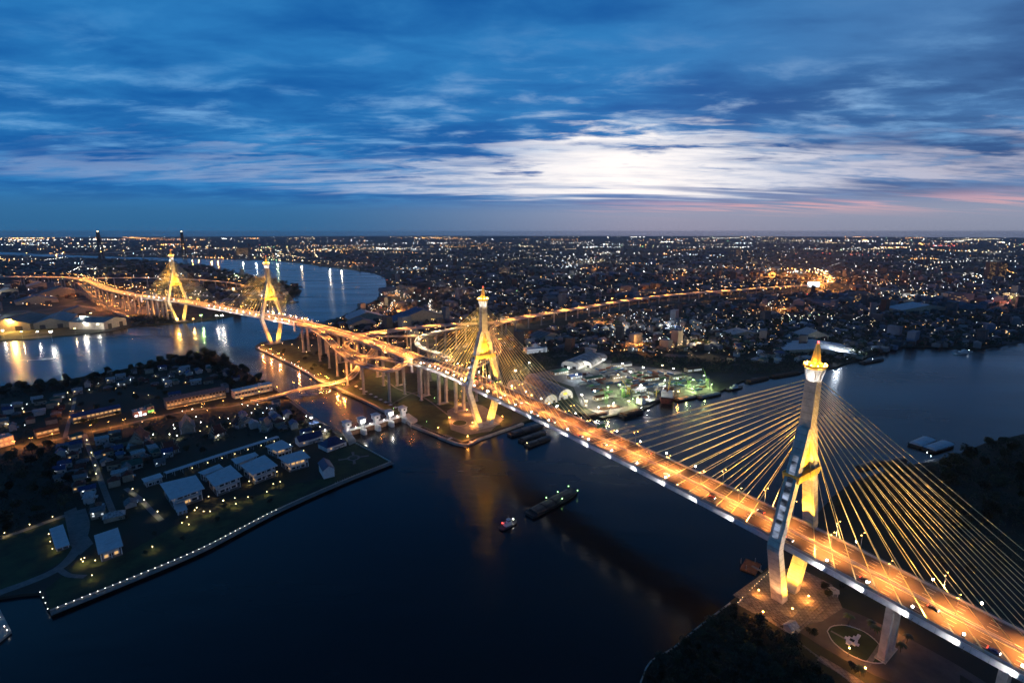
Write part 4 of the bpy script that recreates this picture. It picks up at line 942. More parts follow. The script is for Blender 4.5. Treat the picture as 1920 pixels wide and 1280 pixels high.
# blue roofed halls by the gate
def hall(label, a, b, depth, h, style, cat='hall'):
    a, b = G(*a, LZ), G(*b, LZ); t = b - a; w = t.length
    rc = M['blue_roof']; P = house_proto(w, depth, h, rc, M['white'], style, 1); c = (a + b) / 2; rz = math.atan2(t.y, t.x); c = c + V(-math.sin(rz), math.cos(rz), 0) * depth / 2
    e = empty('hall', c, rz); tag(e, label, cat)
    for nm, me in P: part(nm, me, e)
    return e
hall('long white hall with a dark blue gable roof near the sluice gate', (562, 838), (606, 826), 13, 6, 'gable')
hall('white hall with a dark blue hipped roof beside the gate lawn', (614, 848), (650, 835), 18, 5, 'hip')
hj = hall('white shrine with steep dark blue gable roof facing the river', (613, 898), (633, 893), 10, 8, 'gable')
hj.rotation_euler[2] += R(90); hj.location = G(613, 888, LZ); hj.scale = (1.9, 1.0, 1.1)
# lawn ornament: round bed with four paths
oc = G(663, 858, LZ); og = oc.copy(); e = empty('garden_cross', og); tag(e, 'pale cross shaped path round a dark flower bed on the gate lawn', 'path')
MB().lathe((0, 0, 0), [(6.5, .06), (6.5, .16), (4.0, .17)], 20).build('ring', M['paving'], e); MB().lathe((0, 0, .1), [(4.1, 0), (4.1, .6), (1.0, 1.0)], 14).build('flower_bed', M['leaf'], e)
for i in range(4):
    a = i * math.pi / 2 + .35; MB().hexa([(math.cos(a + s_) * r_, math.sin(a + s_) * r_, z_) for z_ in (.04, .14) for r_, s_ in ((5.8, -.2), (15, -.10), (15, .10), (5.8, .2))]).build('arm', M['paving'], e)
# gate lawn wall
gw = frame(catmull([tuple(G(a, b, LZ)) for a, b in [(652, 824), (690, 843), (732, 866)]], 5)); tag(MB().sweep(gw, rect(-.2, .2, -3, 1.3)).build('lawn_wall', M['pale_concrete']), 'pale wall between the gate lawn and the river', 'wall')
gw2 = [G(a, b, LZ) for a, b in [(733, 866), (700, 879), (660, 894), (625, 908)]]
for i in range(3):
    pass
k_ = 0
for a, b in zip(gw2, gw2[1:]):
    n = int((b - a).length / 2.2)
    for j in range(n):
        k_ += 1
m = MB()
for a, b in zip(gw2, gw2[1:]):
    n = int((b - a).length / 2.4)
    for j in range(n): p = a.lerp(b, j / n); m.tube((p.x - .6, p.y + .8, LZ), (p.x - .6, p.y + .8, LZ + 1.1), .25, .2, 6)
tag(m.build('balustrade', M['pale_concrete']), 'pale balustrade posts along the river edge of the gate lawn', 'balustrade', kind='stuff')

# ------------------------------------------------------------------ sluice gate across the canal mouth
tw = [G(652, 818), G(679.5, 811), G(706, 804), G(731, 796.5), G(756, 789)]; og = tw[0].copy(); sg = empty('sluice_gate', og); tag(sg, 'white sluice gate with five roofed towers across the canal mouth', 'sluice gate')
gd = (tw[-1] - tw[0]).normalized(); gn = V(-gd.y, gd.x, 0); rzg = math.atan2(gd.y, gd.x)
for i, p in enumerate(tw):
    m = MB(); m.hexa(quad_ring(p - V(0, 0, 3), gd, gn, 2.6, 7) + quad_ring(p + V(0, 0, 6), gd, gn, 2.4, 6)); m.lathe(p + gn * -6.5 - V(0, 0, 3), [(2.6, 0), (2.4, 8.5)], 10); m.build('gate_pier', M['white'], sg, og)
    m = MB()
    for a in (-1, 1):
        for b in (-1, 1): m.bar(p + gd * 1.9 * a + gn * 2.6 * b + V(0, 0, 6), p + gd * 1.9 * a + gn * 2.6 * b + V(0, 0, 13), .8, .8)
    m.hexa(quad_ring(p + V(0, 0, 6), gd, gn, 1.5, 2.0) + quad_ring(p + V(0, 0, 13), gd, gn, 1.5, 2.0))
    m.build('tower_shaft', M['white'], sg, og)
    tb = MB(); tb.hexa(quad_ring(p + V(0, 0, 13), gd, gn, 3.6, 4.2) + quad_ring(p + V(0, 0, 18), gd, gn, 3.6, 4.2)); tb = tb.build('machine_room', M['white'], sg, og)
    for s_ in (-1, 1):
        MB().hexa(quad_ring(p + V(0, 0, 14.6) + gn * 4.22 * s_, gd, gn, 1.1, .06) + quad_ring(p + V(0, 0, 16.4) + gn * 4.22 * s_, gd, gn, 1.1, .06)).build('window', M['glass'], tb, (0, 0, 0) if False else og)
        MB().hexa(quad_ring(p + V(0, 0, 14.6) + gd * 3.62 * s_, gd, gn, .06, 1.1) + quad_ring(p + V(0, 0, 16.4) + gd * 3.62 * s_, gd, gn, .06, 1.1)).build('window', M['glass'], tb, og)
    m = MB(); A = quad_ring(p + V(0, 0, 18), gd, gn, 4.4, 5.0); m.hexa(A + quad_ring(p + V(0, 0, 18.5), gd, gn, 4.4, 5.0)); B = quad_ring(p + V(0, 0, 18.52), gd, gn, 4.1, 4.7); C = [p + V(0, 0, 20.3) - gn * 1.5, p + V(0, 0, 20.3) + gn * 1.5]
    m.add(B + C, [(0, 1, 4), (1, 2, 5, 4), (2, 3, 5), (3, 0, 4, 5)]); m.build('roof', M['sheet_roof'], sg, og)
for i in range(4):
    a, b = tw[i] + gd * 2.4, tw[i + 1] - gd * 2.4
    MB().bar(a + V(0, 0, 7.4), b + V(0, 0, 7.4), 5, 1.2).build('walkway', M['white'], sg, og)
    m = MB()
    for s_ in (-1, 1):
        m.bar(a + gn * 2.4 * s_ + V(0, 0, 9.2), b + gn * 2.4 * s_ + V(0, 0, 9.2), .12, .12)
        for j in range(9): q = a.lerp(b, j / 8) + gn * 2.4 * s_; m.tube(q + V(0, 0, 8), q + V(0, 0, 9.2), .07, n=4)
    tag(m.build('railing', M['white'], sg, og), kind='stuff')
    MB().bar(a + V(0, 0, 3.0), b + V(0, 0, 3.0), .8, 5.5).build('gate_leaf', M['rust'], sg, og)
    light((a + b) / 2 + gn * -7 + V(0, 0, 4), 1500, (1.0, 0.94, 0.84), .3, aim=(a + b) / 2 + V(0, 0, 8), cone=140)
    MB().octa((a + b) / 2 + gn * -3.0 + V(0, 0, 10), .4).build('gate_lamp', E['white'], sg, og)
for i in (1, 3): light(tw[i] + gn * -6 + V(0, 0, 15.5), 2600, WHITE, .4); MB().octa(tw[i] + gn * -5.2 + V(0, 0, 15.5), .85).build('gate_lamp', E['white'], sg, og)
for i in (0, 2, 4): light(tw[i] + gn * -9 + V(0, 0, 9.5), 1400, WHITE, .3, aim=tw[i] + V(0, 0, 14), cone=110)
# approach jetties beside the gate
tag(MB().prism(gp([(642, 814), (652, 811), (668, 832), (655, 838)]), -2, 5).build('gate_abutment', M['concrete']), 'concrete abutment of the sluice gate on the village side', 'abutment')
tag(MB().prism(gp([(755, 786), (766, 781), (783, 793), (770, 800)]), -2, 5).build('gate_abutment', M['pale_concrete']), 'pale concrete abutment of the sluice gate on the park side', 'abutment')

# ------------------------------------------------------------------ village houses, shops and temple
STREET_A = math.atan2(STREET[8].y - STREET[40].y, STREET[8].x - STREET[40].x)
AV = [(STREET, 13), (LANE, 8), (LANE2, 8), (LANE3, 8), ([p for p in cw], 12), (lowp_xy := [p for p, _ in lowp], 12)]
def clear_of(rects):
    return lambda p: not any(inside(p, r) for r in rects)
KEEP = [gp(q, LZ) for q in ([(255, 880), (310, 870), (530, 800), (660, 800), (740, 870), (630, 915), (330, 990), (260, 930)], [(120, 740), (440, 715), (520, 720), (530, 745), (430, 775), (120, 812)], [(230, 795), (420, 765), (445, 800), (420, 850), (300, 860), (235, 830)])]
vl = []
for p in scatter([(0, 770), (110, 740), (250, 700), (330, 690), (420, 690), (470, 740), (250, 775), (120, 800), (0, 815)], 60, 14, AV, ok=clear_of(KEEP[1:])):
    vl.append(house((p[0], p[1], LZ), STREET_A + random.choice((0, 0, math.pi / 2, math.pi)) + random.uniform(-.15, .15)))
for p in scatter([(110, 840), (230, 815), (330, 850), (310, 880), (260, 900), (235, 985), (190, 985), (150, 945), (110, 900)], 58, 11.5, AV, ok=clear_of(KEEP[:1])):
    vl.append(house((p[0], p[1], LZ), STREET_A + random.choice((0, 0, math.pi / 2, math.pi)) + random.uniform(-.15, .15), .95))
for p in scatter([(450, 770), (520, 760), (600, 800), (640, 820), (560, 815), (500, 812), (440, 800)], 22, 12, AV, ok=None):
    vl.append(house((p[0], p[1], LZ), STREET_A + random.choice((0, math.pi / 2)) + random.uniform(-.2, .2)))
HOUSES_V = [h for h in HOUSES]
label_houses(HOUSES_V, 'in the canal village, counted from the sluice gate', tw[0], 'village houses')
# shop rows along the street
block('shop_row', 'long shop row with a blue roof and orange lit shop fronts on the village street', G(138, 795, LZ), G(228, 775, LZ), 14, 8, 2, WALLC[1], ROOFC['blue'], E['window'], awning=M['rust'], pitched=True)
block('shop_row', 'shop row with a dark roof and rows of lit orange windows near the low bridge', G(314, 768, LZ), G(424, 745, LZ), 16, 11, 3, WALLC[1], ROOFC['grey'], E['window'], awning=M['rust'], pitched=True)
block('school_building', 'pale three storey building with lit open corridors left of the low bridge', G(441, 748, LZ), G(512, 732, LZ), 12, 11, 3, WALLC[0], M['sheet_roof'], E['window'])
block('town_house', 'pink lit white building at the left edge above the dark field', G(-20, 845, LZ), G(28, 832, LZ), 14, 10, 2, M['pink_lit_wall'], ROOFC['pale'], E['window'])
block('shop_house', 'shop with a brightly lit white front in the middle of the village street', G(252, 783, LZ), G(276, 778, LZ), 12, 7, 2, M['pink_lit_wall'], ROOFC['pale'], E['screen'])
block('shop_house', 'shop with a glowing green sign beside the bright white shop', G(277, 775, LZ), G(290, 772, LZ), 10, 8, 2, WALLC[0], ROOFC['green'], E['sign_green'])
block('shop_house', 'low shop with a blue-grey roof behind the village street, above the lit shop row', G(318, 748, LZ), G(340, 744, LZ), 10, 6, 1, WALLC[0], ROOFC['blue'], M['glass'], pitched=True)
block('storehouse', 'grey store with pale roof edge behind the three storey building', G(430, 735, LZ), G(428, 726, LZ), 9, 7, 2, WALLC[0], ROOFC['grey'], M['glass'])
block('market_shed', 'long blue roofed market shed between the lane and the temple', G(182, 860, LZ), G(232, 845, LZ), 10, 4, 1, WALLC[0], ROOFC['blue'], M['glass'], pitched=True)
block('market_shed', 'green roofed shed at the top of the village lane', G(133, 826, LZ), G(156, 820, LZ), 9, 4, 1, WALLC[0], ROOFC['green'], E['window'], pitched=True)
block('market_shed', 'pale green roofed hall right of the village lane', G(234, 885, LZ), G(268, 876, LZ), 14, 5, 1, WALLC[0], ROOFC['green'], M['glass'], pitched=True)
block('shop_row', 'dim shop row behind the orange street lamps at the left', G(70, 822, LZ), G(112, 812, LZ), 12, 7, 2, WALLC[1], ROOFC['brown'], E['window'], awning=M['rust'], pitched=True)
# temple with tiered roofs
def temple(label, px, rz, L_=20, W_=11, h=6, steep=1.0, rc=None):
    c = G(*px, LZ); e = empty('temple_hall', c, rz); tag(e, label, 'temple')
    MB().box((0, 0, 0), (L_ + 3, W_ + 3, .9)).build('terrace', M['paving'], e); MB().box((0, 0, .9), (L_ - 2, W_ - 2, h)).build('wall', WALLC[1], e)
    for i, (l, w_, z0, rh) in enumerate(((L_ + 2, W_ + 3, h - .4, W_ * .35 * steep), (L_ - 1, W_ - 1, h + 1.4, W_ * .48 * steep), (L_ - 4, W_ - 4.5, h + 3.8, W_ * .5 * steep))):
        m = MB(); x, y = l / 2, w_ / 2
        for s_ in (-1, 1):
            q = [(-x, s_ * y, z0), (x, s_ * y, z0), (x, 0, z0 + rh), (-x, 0, z0 + rh)]; m.hexa(q + [(a, b, c_ + .25) for a, b, c_ in q])
        m.build('roof_tier', rc or ROOFC['rust red'], e)
        g = MB()
        for s_ in (-1, 1):
            g.add([(s_ * (x - .3), -y + .3, z0), (s_ * (x - .3), y - .3, z0), (s_ * (x - .3), 0, z0 + rh - .1)], [(0, 1, 2)])
            for t in (-1, 1): g.bar((s_ * x, t * y, z0 + .2), (s_ * x, 0, z0 + rh + .3), .3, .3)
            g.tube((s_ * x, 0, z0 + rh), (s_ * (x + .9), 0, z0 + rh + 2.0), .22, .04, 5)
        g.build('gable', WALLC[1], e)
    for s_ in (-1, 1):
        for i in range(5): MB().tube((-L_ / 2 + i * L_ / 4, s_ * W_ / 2, .9), (-L_ / 2 + i * L_ / 4, s_ * W_ / 2, h + .3), .3, n=6).build('column', M['white'], e)
    MB().box((L_ / 2 - .95, 0, .9), (.15, 1.8, 3)).build('door', M['bark'], e)
    return e
temple('temple hall with tiered rust red roof and upswept finials at the middle of the village', (262, 832), STREET_A + 1.3, 24, 13, 7)
temple('temple hall with tiered dark roof right behind the first temple hall', (352, 806), STREET_A + 1.5, 24, 13, 7, rc=ROOFC['grey'])
temple('smaller white gabled temple chapel right of the tiered halls', (408, 818), STREET_A + .5, 14, 9, 5)
temple('temple chapel with steep grey gable near the canal side trees', (500, 806), STREET_A + .9, 13, 8, 6, 1.3, rc=ROOFC['grey'])
temple('temple library with rust roof between the chapels and the covered walk', (318, 850), STREET_A + .2, 14, 9, 5)
temple('temple pavilion with pointed roof left of the car park', (448, 800), STREET_A + 1.9, 12, 8, 5, 1.2)
che = empty('stupa', G(455, 790, LZ)); tag(che, 'slim pointed stupa among the temple roofs', 'stupa'); MB().lathe((0, 0, 0), [(4, 0), (4, 1.2), (3.2, 1.4), (3.0, 3), (2.2, 4.6), (1.2, 6), (.9, 6.6), (.5, 9), (.08, 13)], 14).build('spire', M['pylon'], che); MB().box((0, 0, -.2), (9, 9, .9)).build('base', M['paving'], che)
# street lamps of the village
def place(px, kind, label, group, colr, power, lc, sc=1.0, z=LZ, cone=150):
    return lamp(kind, G(px[0], px[1], z), random.uniform(0, 3), label, group, colr, power, lc, sc, cone)
for i, q in enumerate([(28, 838), (100, 824), (172, 807), (234, 796), (290, 783), (350, 770), (382, 766), (420, 760), (455, 756), (136, 780), (60, 832), (205, 801)]):
    place(q, 'road', f'{["sodium street lamp at the pink building", "sodium lamp left of the lane mouth", "sodium lamp before the blue roofed shop row", "bright sodium lamp right of the blue roofed shop row", "sodium lamp by the bright white shop", "sodium lamp at the left of the lit shop row", "sodium lamp at the middle of the lit shop row", "sodium lamp at the right of the lit shop row", "sodium lamp where the street climbs to the low bridge", "sodium lamp at the back lane corner", "sodium lamp by the dim shop row", "sodium lamp at the end of the blue roofed shop row"][i]}', 'village street lamps', 'sodium', 9000, SODIUM, .62, cone=176)
for i, q in enumerate([(164, 832), (173, 856), (180, 880), (182, 896), (250, 925), (272, 946), (297, 968), (133, 755), (128, 742)]):
    place(q, 'post', f'{nth(i)} yellow lane lamp in the village, counted downwards from the street', 'village lane lamps', 'warm', 700, (1.0, .85, .45), 1.1)
for i, q in enumerate([(333, 823), (410, 822), (500, 826), (545, 840), (560, 828), (610, 822), (628, 826), (640, 828), (585, 800), (533, 790), (600, 806), (575, 786)]):
    place(q, 'flood' if i in (5, 8) else 'post', f'{["white lamp left of the first chapel", "white lamp beside the small chapel", "white lamp behind the rear pavilion", "white lamp beside the sixth pavilion", "white lamp at the gable hall", "brilliant yellow-white floodlight behind the blue halls", "lamp at the left of the sluice gate path", "lamp at the sluice gate abutment", "brilliant white floodlight on the canal bank", "white lamp in the village car park", "lamp on the canal walk by the gate", "lamp on the canal walk"][i]}', 'lamps around temple and gate', 'white', (900, 900, 500, 700, 1200, 15000, 2500, 2500, 9000, 900, 900, 900)[i], (1.0, .92, .65), (1, 1, .9, 1, 1, .7, 1, 1, .8, 1, 1, 1)[i])
gl = [(93, 1008), (96, 1022), (100, 1036), (100, 975), (57, 990), (10, 1006), (154, 1056), (160, 1053), (157, 1060), (180, 1058), (174, 1086), (287, 1032), (342, 987), (352, 976), (366, 963), (370, 958), (395, 965), (420, 948), (441, 940), (443, 951), (466, 938), (501, 928), (513, 913), (526, 909), (355, 990), (392, 937), (468, 908), (560, 868), (310, 923), (570, 850), (520, 890), (383, 965)]
glt = ['beside the small lone pavilion, nearest its top', 'beside the small lone pavilion, in the middle', 'beside the small lone pavilion, lowest', 'along the field walk, nearest the forecourt', 'along the field walk, in the middle', 'along the field walk, nearest the left edge', 'left of the trio below the square pavilion', 'top of the trio below the square pavilion', 'lowest of the trio below the square pavilion', 'under the right corner of the square pavilion', 'at the end of the lawn path', 'alone on the lawn right of the square pavilion', 'first of the cluster below the third pavilion', 'second of the cluster below the third pavilion', 'third of the cluster below the third pavilion', 'highest of the cluster below the third pavilion', 'between the third and fourth pavilions', 'brightest, below the fourth pavilion', 'right of the brightest, upper one', 'right of the brightest, lower one', 'below the gap of the fourth and fifth pavilions', 'below the fifth pavilion', 'right of the fifth pavilion, left of a pair', 'right of the fifth pavilion, right of a pair', 'lowest below the third pavilion', 'at the corner of the fourth pavilion', 'at the foot of the fifth pavilion', 'under the eaves of the sixth pavilion', 'at the corner of the third pavilion', 'behind the sixth pavilion', 'between the fifth and sixth pavilions', 'left of the brightest garden lamp']
for i, (q, t) in enumerate(zip(gl, glt)):
    place(q, 'post', f'warm garden lamp on the river lawn, {t}', 'garden lamps', 'warm', 420 if i != 17 else 1500, (1.0, .66, .22), .8 if i != 17 else 1.2, cone=170)

vlp = scatter([(250, 800), (290, 785), (400, 762), (470, 758), (520, 770), (480, 800), (380, 815), (300, 830)], 34, 7) + scatter([(0, 770), (120, 735), (260, 705), (370, 690), (300, 745), (120, 790), (0, 812)], 16, 16)
vlp.sort(key=lambda p: p[0] - p[1] * .2)
for i, p in enumerate(vlp):
    c_ = random.choice(('white', 'warm', 'warm', 'cool')); lamp('post', (p[0], p[1], LZ), 0, f'{nth(i)} small yard lamp among the village roofs, counted from the left', 'village yard lamps', c_, 500 if i % 3 == 0 else 0, WARM, .8, cone=180)
# ------------------------------------------------------------------ trees of the peninsula and the parks
def grove(px, n, mind, label, group, sc=(.8, 1.4), avoid=(), ok=None, z=LZ):
    for p in scatter(px, n, mind, avoid, ok=ok): tree((p[0], p[1], z), random.uniform(*sc), label, group)
notrib = lambda p: all((p[0] - h[0].location.x) ** 2 + (p[1] - h[0].location.y) ** 2 > 60 for h in HOUSES)
grove([(290, 682), (385, 662), (420, 676), (455, 695), (505, 726), (440, 738), (400, 700), (330, 690)], 52, 8.5, 'dark tree in the dense grove on the headland beside the canal', 'headland grove trees', (1.0, 1.6))
grove([(0, 730), (120, 717), (250, 692), (330, 675), (345, 684), (250, 708), (110, 735), (0, 752)], 38, 9, 'dark shore tree along the far edge of the canal village', 'village shore trees', (.9, 1.5), ok=notrib)
grove([(0, 860), (110, 830), (150, 945), (60, 985), (0, 1010)], 24, 14, 'dark tree in the unlit field left of the village', 'dark field trees', (.7, 1.3), AV)
grove([(110, 760), (300, 715), (420, 800), (460, 830), (300, 900), (140, 960)], 24, 14, 'dark tree between the roofs of the canal village', 'village garden trees', (.6, 1.1), AV, ok=notrib)
grove([(520, 765), (640, 818), (600, 812), (510, 790)], 10, 9, 'small tree on the canal bank walk near the sluice gate', 'canal bank trees', (.5, .8), AV, ok=notrib)
grove([(300, 990), (560, 905), (600, 905), (540, 930), (400, 1000), (250, 1060)], 8, 13, 'small clipped tree on the river lawn before the pavilions', 'river lawn trees', (.3, .55))

# ------------------------------------------------------------------ park, quay and point under the interchange
tag(MB().prism(gp([(640, 735), (700, 700), (860, 700), (960, 760), (960, 795), (868, 826), (745, 778)], LZ), LZ - .2, LZ + .03).build('interchange_lawn', M['grass']), kind='structure')
tag(MB().prism(gp([(490, 652), (560, 645), (640, 670), (660, 715), (640, 728), (560, 686)], LZ), LZ - .2, LZ + .03).build('point_lawn', M['grass']), kind='structure')
for nm, q, w_ in (('park_path', [(722, 712), (745, 728), (775, 738), (800, 748), (830, 770), (850, 785)], 2.4), ('park_path', [(735, 757), (770, 738), (800, 733)], 2.2), ('canal_walk', [(480, 651), (562, 689), (600, 713), (650, 734), (740, 778), (790, 800)], 4.5), ('canal_walk', [(545, 752), (598, 792), (642, 817)], 4)):
    sheet_path(nm, q, w_, M['paving'], LZ + .09)
for nm, q in (('canal_wall', [(479, 651), (560, 690.5), (600, 715.5), (650, 735.5), (740, 780.5), (775, 796)]), ('canal_wall', [(424, 676), (450, 691), (500, 721), (545, 749), (600, 791), (645, 816)])):
    pts = frame(catmull([tuple(G(a, b, LZ)) for a, b in q], 6)); tag(MB().sweep(pts, rect(-.35, .35, -3.5, .9)).build(nm, M['concrete']), 'concrete canal wall along the ' + ('park' if nm and q[0][0] > 450 else 'village') + ' bank', 'wall')
for i, q in enumerate([(486, 655), (500, 661), (512, 667), (527, 674.5), (534, 678), (547, 684), (553, 687), (560, 690), (566, 694), (573, 698), (579, 702), (590, 708)]):
    lamp('post', G(*q, LZ), 0, f'{nth(i)} white lamp on the park side canal wall, counted from the point', 'canal wall lamps', 'cool', 0, WHITE, .9)
for i, q in enumerate([(495, 651), (530, 648), (560, 656), (585, 652), (600, 660), (620, 655), (640, 668), (575, 665), (610, 645), (548, 650)]):
    place(q, 'post', f'{nth(i)} warm lamp in the small park behind the third pylon, counted from the point', 'point park lamps', 'warm', 2600, SODIUM, 1.2, cone=180)
for i, q in enumerate([(492, 656), (508, 664), (524, 672), (560, 689), (600, 713), (616, 721), (632, 728), (645, 733)]):  # lamps added at the water's edge to draw orange streaks on the canal
    place(q, 'road', f'{nth(i)} added tall sodium lamp along the park side of the canal, counted from the point', 'added canal bank sodium lamps', 'sodium', 75000, SODIUM, .9, cone=180)
# plaza under the second pylon
pc = G(862, 793, LZ); tag(MB().prism(gp([(838, 770), (870, 752), (905, 760), (945, 785), (920, 808), (875, 815), (845, 805)], LZ), LZ - .2, LZ + .06).build('pylon_plaza', M['paving']), kind='structure')
e = empty('round_garden', V(pc.x, pc.y, LZ + .06)); tag(e, 'oval planted island glowing orange under the second pylon', 'garden'); MB().lathe((0, 0, 0), [(9, 0), (9, .3), (8.5, .3), (8.5, .1)], 24).build('kerb', M['pale_concrete'], e); MB().lathe((0, 0, .05), [(8.5, 0), (8.4, .35), (1, .6)], 20).build('planting', M['grass'], e)
for i, (q, pw, c, cl) in enumerate([((818, 828), 0, 0, 0)][:0] + [((822, 810), 5000, SODIUM, 'sodium'), ((942, 788), 12000, SODIUM, 'sodium'), ((877, 826), 12000, SODIUM, 'sodium'), ((886, 800), 9000, SODIUM, 'sodium'), ((843, 790), 9000, SODIUM, 'sodium'), ((876, 776), 12000, SODIUM, 'sodium'), ((858, 757), 14000, SODIUM, 'sodium'), ((866, 740), 14000, SODIUM, 'sodium')]):
    place(q, 'post', f'orange lamp on the plaza under the second pylon, {["left of the steps", "right of the pylon", "at the quay corner", "at the foot of the pylon", "left of the oval garden", "above the oval garden", "by the highway piers", "farthest back by the piers"][i]}', 'plaza lamps', cl, pw, c, 1.3, cone=180)
for i, q in enumerate([(815, 750), (800, 795), (756, 769), (738, 770)]): place(q, 'post', f'small green-white park lamp, {["mid lawn", "near the quay steps", "beside the park side abutment", "beside the covered stalls"][i]}', 'park lawn lamps', 'green', 300, (.6, 1, .4), .8)
quay = frame(catmull([tuple(G(a, b, LZ)) for a, b in [(775, 796), (800, 806), (866, 831), (900, 820), (979, 792)]], 5)); tag(MB().sweep(quay, rect(-.2, 3.2, -4, .25)).build('quay', M['concrete']), 'concrete quay in front of the second pylon', 'quay')
# covered pontoons by the quay
def pontoon(label, px, rz, L_, W_):
    c = G(*px, 0); e = empty('pontoon', c, rz); tag(e, label, 'pontoon'); MB().box((0, 0, -.4), (L_, W_, 1.4)).build('float', M['dark_steel'], e)
    m = MB()
    for i in range(int(L_ / 3) + 1):
        x = -L_ / 2 + i * L_ / int(L_ / 3); m.bar((x, -W_ / 2, 1), (x, -W_ / 2, 3.4), .15, .15); m.bar((x, W_ / 2, 1), (x, W_ / 2, 3.4), .15, .15); m.bar((x, -W_ / 2, 3.4), (x, 0, 4.3), .15, .15); m.bar((x, 0, 4.3), (x, W_ / 2, 3.4), .15, .15)
    tag(m.build('frame', M['steel'], e), kind='stuff'); MB().box((L_ / 2 - 1.5, 0, 3.5), (3, W_, .2)).build('canopy', M['white'], e)
qa = math.atan2(*(G(866, 831) - G(775, 796)).yx)
pontoon('long framed landing pontoon along the quay left of the second pylon', (820, 818), qa, 46, 6)
pontoon('short landing pontoon off the quay corner', (878, 836), qa + 1.57, 12, 5)
# stalls on the canal bank
for i in range(9):
    q = G(668 + i * 9.2, 727 + i * 5.0, LZ); e = empty('bank_stall', q, qa); tag(e, f'{nth(i)} small pale awning in the row on the park bank, counted from the low bridge', 'stall', 'awnings on the park bank')
    MB().hexa([(-2.6, -1.8, 2.4), (2.6, -1.8, 2.4), (2.6, 1.8, 2.9), (-2.6, 1.8, 2.9), (-2.6, -1.8, 2.5), (2.6, -1.8, 2.5), (2.6, 1.8, 3.0), (-2.6, 1.8, 3.0)]).build('awning', M['sheet_roof'], e)
    for x in (-2.4, 2.4):
        for y in (-1.6, 1.6): MB().tube((x, y, 0), (x, y, 2.5), .07, n=4).build('post', M['steel'], e)
    MB().box((0, .6, 0), (4.4, .7, .9)).build('counter', M['bark'], e)
grove([(490, 655), (560, 650), (650, 690), (650, 726), (590, 706)], 14, 9, 'dark tree in the small park behind the third pylon', 'point park trees', (.6, 1.1), [([p for p in r_[0]], 8) for r_ in RAMP_PATHS])
grove([(690, 705), (860, 705), (900, 735), (780, 770), (740, 765)], 6, 12, 'small tree on the lawn under the ramps', 'interchange lawn trees', (.5, .8), [([p for p in r_[0]], 8) for r_ in RAMP_PATHS])

# ------------------------------------------------------------------ shipyard side of the river
def vault(label, ax_a, ax_b, w, h, ribs=9, wallm=None, roofm=None, lit=False, spring=4.0, sign=False):
    a, b = G(*ax_a, LZ), G(*ax_b, LZ); t = (b - a); L_ = t.length; t.normalize(); n = V(t.y, -t.x, 0); e = empty('arched_warehouse', a); tag(e, label, 'warehouse')
    K = 14; prof = [(math.cos(math.pi * i / K) * w / 2, spring + math.sin(math.pi * i / K) * h) for i in range(K + 1)]
    m = MB(); pts = [(V(0, 0, 0), n), (t * L_, n)]
    m.sweep(pts, prof + [(x * .985, z - .3) for x, z in prof[::-1]]); m.build('roof', roofm or M['cargo'], e, None)
    for i in range(ribs):
        p = t * L_ * (i + .5) / ribs; MB().sweep([(p - t * .25, n), (p + t * .25, n)], [(x * 1.008, z + .18) for x, z in prof] + [(x * .99, z - .1) for x, z in prof[::-1]]).build('roof_rib', M['sheet_roof'], e)
    for s_ in (-1, 1): MB().hexa([n * s_ * w / 2 * q for q in (.975, .995)] + [t * L_ + n * s_ * w / 2 * q for q in (.995, .975)] + [n * s_ * w / 2 * q + V(0, 0, spring) for q in (.975, .995)] + [t * L_ + n * s_ * w / 2 * q + V(0, 0, spring) for q in (.995, .975)]).build('side_wall', wallm or M['white'], e)
    for end, sg_ in ((t * .6, -1), (t * (L_ - .6), 1)):
        arcp = [end + n * x * .985 + V(0, 0, z - .2) for x, z in prof]; base = [end + n * w * .49 + V(0, 0, 0), end - n * w * .49 + V(0, 0, 0)]
        g = MB(); g.add(arcp + [base[1], base[0]], [tuple(range(len(arcp) + 2))]); g.build('end_wall', wallm or M['white'], e)
        for x in (-.25, .25): c = end + t * sg_ * .12 + n * w * x; MB().hexa(quad_ring(c, t, n, .08, w * .1) + quad_ring(c + V(0, 0, spring * .95), t, n, .08, w * .1)).build('door', M['dark_steel'], e)
    if sign:
        c = n * w * -.05 - t * .2 + V(0, 0, spring + h * .25); MB().hexa(quad_ring(c, t, n, .15, w * .13) + quad_ring(c + V(0, 0, h * .32), t, n, .15, w * .13)).build('sign_board', SIGN, e)
    return e
SIGN = emit('lit_yellow_sign', (1.0, 0.85, 0.08), 1.5)
vault('left hangar of the twin arched warehouse beside the second pylon', (1033, 757), (962, 727), 24, 9, 9, sign=False)
vault('right hangar of the twin arched warehouse, with lit yellow signs', (1061, 748), (995, 716), 24, 10, 9, sign=True)
vault('wide arched shed with a pale lit front behind the cargo yard', (1068, 690), (1110, 672), 34, 8, 5, roofm=M['cargo'])
vault('second arched shed right of the pale lit front', (1096, 688), (1126, 672), 26, 7, 4, roofm=M['cargo'])
tag(MB().prism(gp([(1000, 700), (1050, 690), (1130, 680), (1230, 690), (1330, 705), (1335, 735), (1240, 747), (1195, 767), (1130, 780), (1090, 760), (1075, 725)], LZ), LZ - .2, LZ + .03).build('cargo_yard', M['paving']), kind='structure')
# domed hall
dh = block('domed_hall', 'white domed hall among the trees right of the second pylon', G(988, 664, LZ), G(1026, 660, LZ), 18, 9, 2, M['white'], M['white'], E['window_cool'])
m = MB(); m.lathe((0, 9, 9.4), [(5, 0), (5, 2), (4.7, 4), (3.6, 6), (2, 7.3), (.5, 8), (.15, 10.5)], 14); m.build('dome', M['white'], dh)
